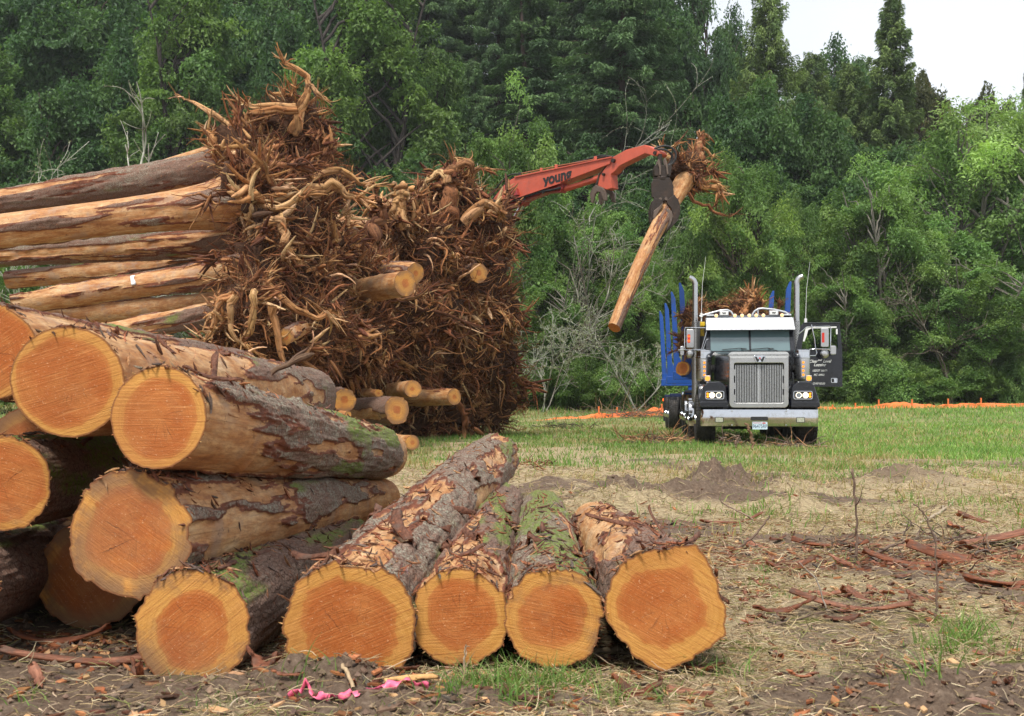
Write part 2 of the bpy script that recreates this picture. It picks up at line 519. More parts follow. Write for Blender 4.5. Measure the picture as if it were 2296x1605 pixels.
def blades(X, Y, H, W, lean, tint, name, label, cat, mat, kind='stuff', segs=2, z0=None):
    """curved grass blades: each a strip of quads that narrows to a tip"""
    n = len(X); Z = gz(X, Y) if z0 is None else z0
    th = rng.uniform(0, 2 * math.pi, n)
    dx, dy = np.cos(th), np.sin(th)
    ph = rng.uniform(0, math.pi, n)
    wx, wy = np.cos(ph), np.sin(ph)
    rows = []
    for k in range(segs + 1):
        t = k / segs
        off = lean * H * t ** 1.8
        px = X + dx * off; py = Y + dy * off; pz = Z - 0.01 + H * t * np.clip(1 - 0.45 * lean * t, 0.05, 1)
        hw = W * 0.5 * (1 - t * 0.93)
        rows += [np.stack([px - wx * hw, py - wy * hw, pz], 1), np.stack([px + wx * hw, py + wy * hw, pz], 1)]
    V = np.stack(rows, 1).reshape(-1, 3)
    k2 = 2 * (segs + 1)
    i = np.arange(n)[:, None, None] * k2 + np.arange(segs)[None, :, None] * 2
    Fq = (i + np.array([0, 1, 3, 2])[None, None]).reshape(-1, 4)
    me = mesh_from(name, V, Fq, True, cols={'tint': np.repeat(tint, k2, 0)})
    o = ob(name, me, mat)
    return tag(o, label, cat, None, kind)

def scatter(n, y0, y1, side=0.56, pw=1.0):
    u = rng.uniform(0, 1, n)
    a, b = y0 ** -pw, y1 ** -pw
    Y = (a + (b - a) * u) ** (-1 / pw)
    X = rng.uniform(-1, 1, n) * (side * Y + 0.6)
    return X, Y
def pal(n, cols, jit=0.12):
    c = np.array(cols, float)[rng.integers(0, len(cols), n)]
    return c * (1 + rng.normal(size=(n, 1)) * jit) * (1 + rng.normal(size=(n, 3)) * jit * 0.25)

def build_cover():
    # living grass of the meadow
    X, Y = scatter(300000, 8, 60, 0.54, 0.6)
    g, s, d, b, ms = zones(X, Y)
    k = rng.uniform(0, 1, len(X)) < g * 0.95 + 0.02
    X, Y = X[k], Y[k]; n = len(X)
    dry = fbm(np.stack([X, Y, 0 * X], -1) * 0.5, 3, 90)
    t = pal(n, [(0.13, 0.24, 0.045), (0.17, 0.28, 0.06), (0.22, 0.30, 0.09), (0.14, 0.24, 0.07)], 0.18)
    t2 = pal(n, [(0.36, 0.29, 0.14), (0.28, 0.24, 0.11), (0.42, 0.30, 0.17)])
    mixf = (rng.uniform(0, 1, n) < np.clip(0.32 + dry * 1.4 + 0.5 * sstep(22, 13, Y), 0.05, 0.9) * (1 - 0.6 * sstep(5, 9, X)))[:, None]
    t = np.where(mixf, t2, t)
    t = t * (1 + 0.25 * sstep(4, 8, X))[:, None]
    H = rng.uniform(0.05, 0.17, n) * (1 + 0.3 * sstep(20, 50, Y) + 0.9 * sstep(44, 50, Y)); W = 0.006 + 0.0007 * Y
    blades(X, Y, H, W, rng.uniform(0.2, 0.9, n), t, 'grass', 'green and straw coloured meadow grass around the truck', 'grass', M_BLADE)
    # straw mat
    n = 150000
    X, Y = scatter(n, 3.2, 17, 0.56, 0.9)
    g, s, d, b, ms = zones(X, Y)
    k = rng.uniform(0, 1, n) < np.clip((s * 0.9 + 0.15 - 0.6 * d) * (0.45 + 0.55 * sstep(5.5, 8.5, Y)), 0.05, 1)
    X, Y = X[k], Y[k]; n = len(X)
    t = pal(n, [(0.50, 0.38, 0.22), (0.60, 0.48, 0.31), (0.36, 0.26, 0.14), (0.42, 0.31, 0.18), (0.22, 0.15, 0.09), (0.26, 0.24, 0.09)], 0.15)
    th = rng.uniform(0, 2 * math.pi, n)
    dirs = np.stack([np.cos(th), np.sin(th), rng.uniform(-0.1, 0.35, n)], 1)
    L = rng.uniform(0.03, 0.13, n) * (0.7 + 0.04 * Y)
    p0 = np.stack([X, Y, gz(X, Y) + rng.uniform(0.0, 0.03, n)], 1)
    paths = walk(p0, dirs, L / 3, 4, 0.22, np.array([0, 0, -0.10]))
    gzp = gz(paths[..., 0], paths[..., 1]); paths[..., 2] = np.maximum(paths[..., 2], gzp + 0.004)
    rad = np.repeat((rng.uniform(0.0007, 0.0016, n) + 0.00013 * Y)[:, None], 4, 1); rad[:, -1] *= 0.4
    V, Fq = tubes(paths, rad, 3)
    me = mesh_from('straw', V, Fq, True, cols={'tint': np.repeat(t, 12, 0)})
    tag(ob('straw', me, M_TINT), 'matted dry straw and dead grass covering the open ground', 'straw', None, 'stuff')
    # bark and wood litter
    n = 16000
    X, Y = scatter(n, 3.3, 11.5, 0.56, 1.0)
    g, s, d, b, ms = zones(X, Y)
    k = rng.uniform(0, 1, n) < np.clip(b * 0.9 + 0.12, 0, 1)
    X, Y = X[k], Y[k]; n = len(X)
    t = pal(n, [(0.24, 0.085, 0.035), (0.34, 0.14, 0.06), (0.12, 0.05, 0.03), (0.47, 0.28, 0.14), (0.16, 0.10, 0.07), (0.10, 0.075, 0.06)], 0.18)
    a = rng.uniform(0, 2 * math.pi, n); L = rng.uniform(0.010, 0.045, n); Wd = L * rng.uniform(0.15, 0.5, n)
    u = np.stack([np.cos(a), np.sin(a), rng.normal(size=n) * 0.2], 1); v = np.stack([-np.sin(a), np.cos(a), rng.normal(size=n) * 0.3], 1)
    c = np.stack([X, Y, gz(X, Y) + 0.012], 1)
    top = np.stack([c - u * L[:, None], c + v * Wd[:, None] - u * (L * .2)[:, None], c + u * L[:, None], c - v * Wd[:, None] + u * (L * .3)[:, None]], 1)
    bot = top - np.array([0, 0, 0.008])
    V = np.concatenate([top, bot], 1).reshape(-1, 3)
    q = np.array([[0, 1, 2, 3], [4, 7, 6, 5], [0, 4, 5, 1], [1, 5, 6, 2], [2, 6, 7, 3], [3, 7, 4, 0]])
    Fq = (np.arange(n)[:, None, None] * 8 + q[None]).reshape(-1, 4)
    me = mesh_from('bark_litter', V, Fq, False, cols={'tint': np.repeat(t, 8, 0)})
    tag(ob('bark_litter', me, M_TINT), 'scattered reddish bark and wood chips on the soil', 'bark litter', None, 'stuff')
    # soil clods
    n = 20000
    X, Y = scatter(n, 3.3, 17, 0.56, 0.8)
    g, s, d, b, ms = zones(X, Y)
    k = rng.uniform(0, 1, n) < d
    X, Y = X[k], Y[k]; n = len(X)
    r_ = rng.uniform(0.1, 1.0, n) ** 3 * 0.018 * (0.5 + 0.10 * Y) + 0.002
    oc = np.array([[1, 0, 0], [-1, 0, 0], [0, 1, 0], [0, -1, 0], [0, 0, 1], [0, 0, -1]], float)
    fo = np.array([[0, 2, 4], [2, 1, 4], [1, 3, 4], [3, 0, 4], [2, 0, 5], [1, 2, 5], [3, 1, 5], [0, 3, 5]])
    V = np.stack([X, Y, gz(X, Y) + 0.006], 1)[:, None] + oc[None] * r_[:, None, None] * rng.uniform(0.6, 1.3, (n, 6, 1))
    Fq = (np.arange(n)[:, None, None] * 6 + fo[None]).reshape(-1, 3)
    t = pal(n, [(0.17, 0.115, 0.078), (0.13, 0.086, 0.058), (0.22, 0.155, 0.11)])
    me = mesh_from('soil_clods', V.reshape(-1, 3), Fq, False, cols={'tint': np.repeat(t, 6, 0)})
    tag(ob('soil_clods', me, M_TINT), 'loose crumbly brown soil clods on bare earth', 'soil', None, 'stuff')
    # foreground tufts (screen spots turned into places on the ground)
    spots = [(1060, 1560, 26, .16), (1130, 1545, 34, .17), (1210, 1560, 40, .18), (1290, 1540, 30, .15), (1170, 1600, 30, .15), (1010, 1590, 20, .12), (1350, 1580, 22, .13),
             (1150, 1480, 9, .24), (1170, 1470, 5, .26), (2150, 1450, 34, .20), (2180, 1425, 24, .20), (2110, 1470, 18, .17), (2230, 1470, 18, .14), (2060, 1440, 8, .14),
             (1590, 1510, 10, .17), (1640, 1510, 8, .15), (1470, 1560, 18, .12), (1880, 1270, 10, .13), (1700, 1320, 14, .10), (680, 1560, 5, .15), (860, 1350, 2, .1),
             (2060, 1570, 10, .2), (1720, 1285, 16, .10), (700, 1490, 12, .09), (500, 1585, 8, .1), (905, 1015, 14, .25), (920, 1040, 12, .2), (60, 1590, 6, .1), (1760, 1345, 10, .08)]
    XX = []; YY = []; HH = []
    for (px, py, n, hh) in spots:
        dd = CH * F / (py - 890)
        x0 = (px - 1147.5) * dd / F
        XX.append(x0 + rng.normal(size=n * 3) * 0.055); YY.append(dd + rng.normal(size=n * 3) * 0.06); HH.append(hh * rng.uniform(0.35, 1.0, n * 3))
    X = np.concatenate(XX); Y = np.concatenate(YY); H = np.concatenate(HH); n = len(X)
    t = pal(n, [(0.13, 0.24, 0.045), (0.18, 0.29, 0.07), (0.10, 0.19, 0.045), (0.24, 0.31, 0.10)], 0.12)
    blades(X, Y, H, np.full(n, 0.0065), rng.uniform(0.2, 1.1, n), t, 'grass_tufts', 'fresh green grass tufts growing between the straw in front of the logs', 'grass', M_BLADE, segs=5)
    # sparse weedy blades near
    X, Y = scatter(7000, 3.3, 13, 0.56, 1.0)
    g, s, d, b, ms = zones(X, Y)
    q = fbm(np.stack([X, Y, 0 * X], -1) * 1.1, 3, 64)
    k = q > 0.12
    X, Y = X[k], Y[k]; n = len(X)
    t = pal(n, [(0.13, 0.20, 0.05), (0.18, 0.22, 0.07), (0.10, 0.15, 0.04)], 0.15)
    blades(X, Y, rng.uniform(0.02, 0.07, n), np.full(n, 0.005), rng.uniform(0.4, 1.2, n), t, 'weeds', 'short green weeds sprouting through the litter on the ground', 'weeds', M_BLADE, segs=3)
build_cover()
# ------------------------------------------------------------------ wood materials
def make_logmat():
    m = Nd('log_surface_mat'); p = m.obj()
    z = m.sep(m.attr('zone'))      # bark, moss, lichen
    lv = m.attr('lv', 'Vector')    # x: around*r, y: along
    mp = m.n('ShaderNodeMapping'); m.put(mp.inputs[0], lv); mp.inputs['Scale'].default_value = (1, 0.16, 1)
    mq = m.n('ShaderNodeMapping'); m.put(mq.inputs[0], lv); mq.inputs['Scale'].default_value = (1, 0.4, 1)
    fib = m.noise(mp.outputs[0], 60, 5, 0.7); fb2 = m.noise(mp.outputs[0], 16, 4, 0.6)
    fine = m.noise(p, 75, 5, 0.7); mid = m.noise(p, 14, 5, 0.65); big = m.noise(p, 3.3, 4, 0.6)
    crk = m.voro(mq.outputs[0], 42, 'DISTANCE_TO_EDGE')
    wood = m.ramp(m.math('ADD', m.math('MULTIPLY', fb2, 0.55), m.math('MULTIPLY', m.noise(p, 2.4, 5, 0.65), 0.45)), [(0.34, (0.26, 0.095, 0.03)), (0.45, (0.46, 0.21, 0.075)), (0.56, (0.60, 0.36, 0.17)), (0.70, (0.70, 0.52, 0.33))])
    wood = m.mix(m.mapr(fib, 0.36, 0.62, 0.55, 0), wood, (0.24, 0.10, 0.045))
    wood = m.mix(m.mapr(big, 0.52, 0.68, 0, 0.55), wood, (0.34, 0.235, 0.17))
    wood = m.mix(m.mapr(m.noise(p, 23, 5, 0.75), 0.58, 0.70, 0, 0.8), wood, (0.09, 0.032, 0.018))
    inner = m.ramp(mid, [(0.3, (0.085, 0.028, 0.016)), (0.6, (0.20, 0.065, 0.032)), (0.8, (0.33, 0.13, 0.07))])
    bark = m.ramp(fine, [(0.26, (0.080, 0.042, 0.030)), (0.5, (0.22, 0.135, 0.098)), (0.74, (0.38, 0.28, 0.225))])
    bark = m.mix(m.mapr(mid, 0.5, 0.68, 0, 0.65), bark, (0.17, 0.068, 0.042))
    bark = m.mix(m.mapr(crk, 0.0, 0.055, 0.55, 0), bark, (0.022, 0.014, 0.012))
    lich = m.math('MULTIPLY', m.math('MULTIPLY', z[2], m.mapr(fine, 0.44, 0.60)), m.mapr(m.noise(p, 6.5, 5, 0.7), 0.40, 0.58, 0.1, 0.9))
    sc_ = m.noise(mq.outputs[0], 27, 6, 0.78)
    bark = m.mix(m.mapr(sc_, 0.56, 0.64, 0, 0.8), bark, (0.26, 0.10, 0.055))
    bark = m.mix(m.mapr(sc_, 0.63, 0.69, 0, 0.9), bark, (0.56, 0.35, 0.20))
    bark = m.mix(lich, bark, m.mix(mid, (0.24, 0.24, 0.18), (0.44, 0.45, 0.35)))
    mo = m.math('MULTIPLY', z[1], m.mapr(m.noise(p, 40, 5, 0.7), 0.38, 0.55))
    bark = m.mix(mo, bark, m.mix(fine, (0.08, 0.12, 0.02), (0.26, 0.34, 0.07)))
    bk = m.math('ADD', z[0], m.math('MULTIPLY', m.math('SUBTRACT', mid, 0.5), 0.35))
    c = m.mix(m.mapr(bk, 0.36, 0.42), wood, inner)
    c = m.mix(m.mapr(bk, 0.50, 0.57), c, bark)
    h = m.math('ADD', m.math('MULTIPLY', m.math('MULTIPLY', z[0], m.math('ADD', fine, m.mapr(crk, 0, 0.06, -0.7, 0))), 1.3), m.math('MULTIPLY', fib, 0.4))
    r = m.mapr(bk, 0.36, 0.6, 0.62, 0.95)
    return m.pbr(c, r, 0, m.bump(h, 0.8, 0.012), 0.25)
M_LOG = make_logmat()

def make_facemat():
    """sawn end: attribute fc = (x, y from the pith in metres, relative radius); par = (heart size, seed, stain)"""
    m = Nd('sawn_end_mat')
    fc = m.attr('fc', 'Vector'); par = m.sep(m.attr('par'))
    x, y, rr = m.sepv(fc)[0:3]
    seed = m.math('MULTIPLY', par[1], 37.0)
    pc = m.comb(x, y, seed)
    rad = m.vmath('LENGTH', m.comb(x, y, 0.0))
    ang = m.math('ARCTAN2', y, x)
    wob = m.noise(pc, 5, 3, 0.55)
    r2 = m.math('ADD', rad, m.math('MULTIPLY', m.math('SUBTRACT', wob, 0.5), 0.035))
    ring_f = m.mapr(m.noise(m.comb(m.math('MULTIPLY', r2, 260.0), seed, 1.0), 1.0, 2, 0.7), 0.48, 0.66)
    band = m.noise(m.comb(m.math('MULTIPLY', r2, 60.0), seed, 0.0), 1.0, 3, 0.7)
    rrw = m.math('ADD', rr, m.math('MULTIPLY', m.math('SUBTRACT', m.noise(pc, 3.2, 4, 0.55), 0.5), 0.62))
    hs = m.math('SUBTRACT', rrw, par[0])
    sap = m.ramp(band, [(0.25, (0.50, 0.225, 0.045)), (0.75, (0.64, 0.33, 0.085))])
    heart = m.ramp(band, [(0.25, (0.37, 0.095, 0.018)), (0.75, (0.48, 0.145, 0.034))])
    c = m.mix(m.mapr(hs, -0.10, 0.07), heart, sap)
    c = m.mix(m.math('MULTIPLY', m.mapr(hs, -0.10, -0.01), m.mapr(hs, 0.02, -0.01, 0, 0.6)), c, (0.44, 0.13, 0.03))
    c = m.mix(m.math('MULTIPLY', ring_f, m.mapr(m.noise(pc, 6, 3), 0.35, 0.7, 0.02, 0.34)), c, (0.27, 0.085, 0.022))
    c = m.mix(m.mapr(m.noise(pc, 7, 5, 0.7), 0.42, 0.62, 0, 0.30), c, (0.60, 0.26, 0.075))
    c = m.mix(m.mapr(m.noise(pc, 2.6, 3, 0.5), 0.5, 0.7, 0, 0.35), c, (0.34, 0.11, 0.03))
    # saw marks
    vr = m.n('ShaderNodeVectorRotate', rotation_type='Z_AXIS'); m.put(vr.inputs['Vector'], pc); m.put(vr.inputs['Angle'], m.math('SUBTRACT', m.math('MULTIPLY', par[1], 2.2), 0.9))
    mp = m.n('ShaderNodeMapping'); m.put(mp.inputs[0], vr.outputs[0]); mp.inputs['Scale'].default_value = (1.2, 30, 1)
    saw = m.noise(mp.outputs[0], 6, 3, 0.6)
    c = m.mix(m.mapr(saw, 0.50, 0.68, 0, 0.5), c, (0.32, 0.11, 0.03))
    c = m.mix(m.mapr(saw, 0.44, 0.30, 0, 0.25), c, (0.74, 0.40, 0.15))
    # fuzzy pale fibres in the heart
    sp = m.noise(pc, 120, 4, 0.75)
    c = m.mix(m.math('MULTIPLY', m.mapr(sp, 0.60, 0.70), m.mapr(hs, 0.0, -0.1, 0, 0.75)), c, (0.80, 0.50, 0.28))
    # radial checks
    aw = m.math('ADD', ang, m.math('MULTIPLY', m.noise(pc, 14, 3), 0.5))
    ck = m.noise(m.comb(m.math('MULTIPLY', m.math('SINE', aw), 5.0), m.math('MULTIPLY', m.math('COSINE', aw), 5.0), seed), 1.0, 2, 0.5)
    ckl = m.math('ABSOLUTE', m.math('SUBTRACT', ck, 0.52))
    ckm = m.math('MULTIPLY', m.mapr(ckl, 0.0, 0.016, 1, 0), m.mapr(rr, 0.3, 0.62, 0.85, 0.0))
    ckm = m.math('MULTIPLY', ckm, m.mapr(m.noise(pc, 4, 2), 0.46, 0.54))
    c = m.mix(ckm, c, (0.06, 0.02, 0.01))
    # dirt and grey stain
    st = m.noise(pc, 4.5, 5, 0.65)
    c = m.mix(m.math('MULTIPLY', m.mapr(m.math('ADD', st, m.math('MULTIPLY', par[2], 0.3)), 0.62, 0.78), m.mapr(rr, 0.5, 1.0, 0.2, 0.8)), c, (0.17, 0.10, 0.065))
    c = m.mix(m.math('MULTIPLY', m.mapr(sp, 0.30, 0.24), 0.7), c, (0.07, 0.025, 0.015))
    c = m.mix(m.mapr(rr, 0.955, 0.985, 0, 0.8), c, (0.20, 0.075, 0.03))
    h = m.math('ADD', m.math('MULTIPLY', saw, 0.6), m.math('ADD', m.math('MULTIPLY', ring_f, 0.12), m.math('MULTIPLY', sp, 0.5)))
    return m.pbr(c, 0.72, 0, m.bump(h, 0.55, 0.008), 0.25)
M_FACE = make_facemat()

def outline(seed, amt=0.07, poly=None, n=180):
    th = np.linspace(0, 2 * math.pi, n, endpoint=False)
    o = 1 + amt * vnoise(np.stack([np.cos(th) * 0.9, np.sin(th) * 0.9, np.full(n, seed * 3.7)], -1), seed) + 0.012 * vnoise(np.stack([np.cos(th) * 9, np.sin(th) * 9, np.full(n, 1.1)], -1), seed)
    if poly is not None:
        pa = np.array([math.radians(a) for a, _ in poly]); pr = np.array([r for _, r in poly])
        o = o * np.interp(th, np.concatenate([pa - 2 * math.pi, pa, pa + 2 * math.pi]), np.tile(pr, 3))
    return o

def log_body(p0, p1, r0, r1, seed, nA=180, nL=260, bark=0.55, bark_near=0.0, bark_far=0.0, moss=0.2, lichen=0.5, ol=None, bend=0.0, barkt=0.012, near_pow=2.2, flare=0.0, streak=1.0, bark_dir=None, mossy_top=True, end_peel=0.0):
    """a tapered trunk section; returns verts, faces, zone colours, lv vectors, frame"""
    p0 = np.asarray(p0, float); p1 = np.asarray(p1, float)
    L = np.linalg.norm(p1 - p0); ax = (p1 - p0) / L
    up = np.array([0, 0, 1.0]); side = nrm(np.cross(ax, up)); up2 = np.cross(side, ax)
    t = np.linspace(0, 1, nL) ** near_pow if near_pow > 0 else 1 - np.linspace(1, 0, nL) ** (-near_pow)
    th = np.linspace(0, 2 * math.pi, nA, endpoint=False)
    T, TH = np.meshgrid(t, th, indexing='ij')
    o = ol if ol is not None else outline(seed, 0.05, n=nA)
    oo = 1 + (o[None] - 1) * (0.35 + 0.65 * np.exp(-T * L * 1.6))
    rad = (r0 + (r1 - r0) * T) * oo
    q = np.stack([np.cos(TH), np.sin(TH), T * L], -1)
    rad = rad * (1 + 0.035 * fbm(q * np.array([0.8, 0.8, 0.9]), 3, seed + 3))
    if flare: rad = rad * (1 + flare * np.exp(-(1 - T) * L * 1.8) * (1 + 0.35 * np.sin(TH * 4 + seed)))
    # where bark remains
    b = fbm(q * np.array([1.1, 1.1, 0.6 * streak]) + seed * 5.1, 4, seed + 9, 0.6) * 1.6 + 0.42 * fbm(q * np.array([4.5, 4.5, 2.6 * streak]) + seed, 4, seed + 19, 0.65)
    b = b + (bark - 0.5) * 2 - end_peel * sstep(L - 0.45, L - 0.05, T * L) + bark_near * np.exp(-T * L / 0.9) + bark_far * T
    if bark_dir is not None:
        b = b + bark_dir[1] * np.cos(TH - math.radians(bark_dir[0]))
    bm = sstep(-0.10, 0.10, b)
    rough = fbm(q * np.array([7, 7, 3.2]), 4, seed + 15, 0.6)
    flk = vnoise(q * np.array([5, 5, 2.0]), seed + 31)
    rad = rad + bm * (barkt + 0.9 * barkt * rough + 0.6 * barkt * np.clip(flk, 0, 1)) + 0.0018 * rough
    rad = rad + barkt * 0.9 * np.exp(-(b / 0.09) ** 2) * np.clip(vnoise(q * np.array([3, 3, 1.5]), seed + 40) * 2, 0, 1)
    for k in range(5):   # knots
        tt = ((seed * 0.37 + k * 0.213) % 1) * 0.9 + 0.05; ta = (seed * 1.7 + k * 2.4) % (2 * math.pi)
        dth = (TH - ta + math.pi) % (2 * math.pi) - math.pi
        rad = rad + 0.022 * np.exp(-((dth * r0 / 0.04) ** 2 + ((T - tt) * L / 0.05) ** 2))
    cen = p0[None, None] + ax * (T * L)[..., None] + (up2 * bend + side * bend * 0.3) * (np.sin(T * math.pi))[..., None]
    V = cen + rad[..., None] * (side * np.cos(TH)[..., None] + up2 * np.sin(TH)[..., None])
    topf = np.clip(np.sin(TH), 0, 1)
    mo = sstep(0.18, 0.42, fbm(q * np.array([1.3, 1.3, 1.0]), 3, seed + 51) + (moss - 0.5) * 1.0 + (0.25 * topf if mossy_top else 0))
    li = sstep(-0.1, 0.35, fbm(q * np.array([1.0, 1.0, 0.7]), 3, seed + 61) + (lichen - 0.5) * 1.4)
    zone = np.stack([np.clip(b * 1.2 + 0.46, 0, 1), mo, li], -1).reshape(-1, 3)
    lv = np.stack([TH * r0, T * L, np.full_like(T, seed * 1.3)], -1).reshape(-1, 3)
    i = np.arange(nL - 1)[:, None] * nA; j = np.arange(nA)[None]; k = (j + 1) % nA
    Fq = np.stack([i + j, i + nA + j, i + nA + k, i + k], -1).reshape(-1, 4)
    return V, Fq, zone, lv, (ax, side, up2, rad, cen, b)

def face_disc(ringV, cen, ax, side, up2, heart, seed, stain, pith=(0, 0), rings=14, bulge=0.0):
    nA = len(ringV)
    tt = np.linspace(0, 1, rings + 1)[1:]
    V = cen[None, None] + (ringV - cen)[None] * tt[:, None, None] * 0.999
    rel = V - cen
    x = rel @ side - pith[0]; y = rel @ up2 - pith[1]
    wob = 0.0025 * fbm(np.stack([x * 14, y * 14, np.full_like(x, seed)], -1), 3, seed)
    V = V - ax * (0.004 + wob)[..., None]
    V[-1] = ringV - ax * 0.0035
    V = np.concatenate([V.reshape(-1, 3), (cen - ax * 0.004)[None]])
    fc = np.concatenate([np.stack([x, y, np.repeat(tt[:, None], nA, 1)], -1).reshape(-1, 3), [[-pith[0], -pith[1], 0]]])
    i = np.arange(rings - 1)[:, None] * nA; j = np.arange(nA)[None]; k = (j + 1) % nA
    Fq = np.stack([i + j, i + nA + j, i + nA + k, i + k], -1).reshape(-1, 4)
    c = rings * nA
    Ft = np.stack([np.full(nA, c), np.arange(nA), (np.arange(nA) + 1) % nA], -1)
    par = np.tile(np.array([heart, (seed * 0.137) % 1.0, stain]), (len(V), 1))
    return V, [Fq, Ft], fc, par

def bark_strip_mesh(L, Wd, curl, seed, thick=0.008, lift=0.03):
    """torn strip of bark along +Y, outer side up"""
    n, mth = 14, 5
    t = np.linspace(0, 1, n); s = np.linspace(-1, 1, mth)
    T, S = np.meshgrid(t, s, indexing='ij')
    wn = vnoise(np.stack([T * 4, S * 0 + seed, S * 0], -1), seed)
    ww = Wd * (0.30 * vnoise(np.stack([T * 13, np.sign(S) * 3 + seed, S * 0], -1), seed + 9)) + Wd * (0.55 + 0.45 * np.sin(np.clip(T, 0.02, 0.98) * math.pi) ** 0.5 + 0.25 * wn)
    x = S * ww * 0.5 + 0.25 * Wd * vnoise(np.stack([T * 2.5, S * 0 + 3, S * 0], -1), seed + 2)
    y = T * L + 0.02 * vnoise(np.stack([S * 3, T * 9, S * 0], -1), seed + 7)
    z = curl * (S ** 2 - 0.5) * Wd * 0.35 + lift * (2 * T - 1) ** 2 + 0.2 * Wd * vnoise(np.stack([T * 3, S * 1.2, S * 0], -1), seed + 4)
    top = np.stack([x, y, z], -1); bot = top - np.array([0, 0, thick])
    V = np.concatenate([top.reshape(-1, 3), bot.reshape(-1, 3)])
    i = np.arange(n - 1)[:, None] * mth; j = np.arange(mth - 1)[None]
    q = np.stack([i + j, i + j + 1, i + mth + j + 1, i + mth + j], -1).reshape(-1, 4)
    N0 = n * mth
    e = []
    for a in range(n - 1):
        e += [[a * mth, a * mth + mth, a * mth + mth + N0, a * mth + N0], [a * mth + mth - 1, a * mth + mth - 1 + N0, (a + 1) * mth + mth - 1 + N0, (a + 1) * mth + mth - 1]]
    for a in range(mth - 1):
        e += [[a, a + N0, a + 1 + N0, a + 1], [(n - 1) * mth + a, (n - 1) * mth + a + 1, (n - 1) * mth + a + 1 + N0, (n - 1) * mth + a + N0]]
    col = np.concatenate([np.tile([0.15, 0.065, 0.04], (N0, 1)), np.tile([0.30, 0.11, 0.05], (N0, 1))])
    return V, np.concatenate([q, q[:, ::-1] + N0, np.array(e)]), col
def make_barkmat():
    m = Nd('torn_bark_mat'); p = m.obj()
    mp = m.n('ShaderNodeMapping'); m.put(mp.inputs[0], p); mp.inputs['Scale'].default_value = (1, 0.12, 1)
    f = m.noise(mp.outputs[0], 60, 5, 0.7); g = m.noise(p, 11, 4, 0.6)
    c = m.mix(1.0, m.attr('tint'), m.ramp(f, [(0.3, (0.35, 0.3, 0.3)), (0.55, (1.0, 1.0, 1.0)), (0.75, (1.9, 2.0, 2.0))]), 'MULTIPLY')
    c = m.mix(m.mapr(g, 0.52, 0.68, 0, 0.6), c, (0.10, 0.075, 0.06))
    return m.pbr(c, 0.85, 0, m.bump(f, 0.8, 0.01), 0.25)
M_BARK = make_barkmat()

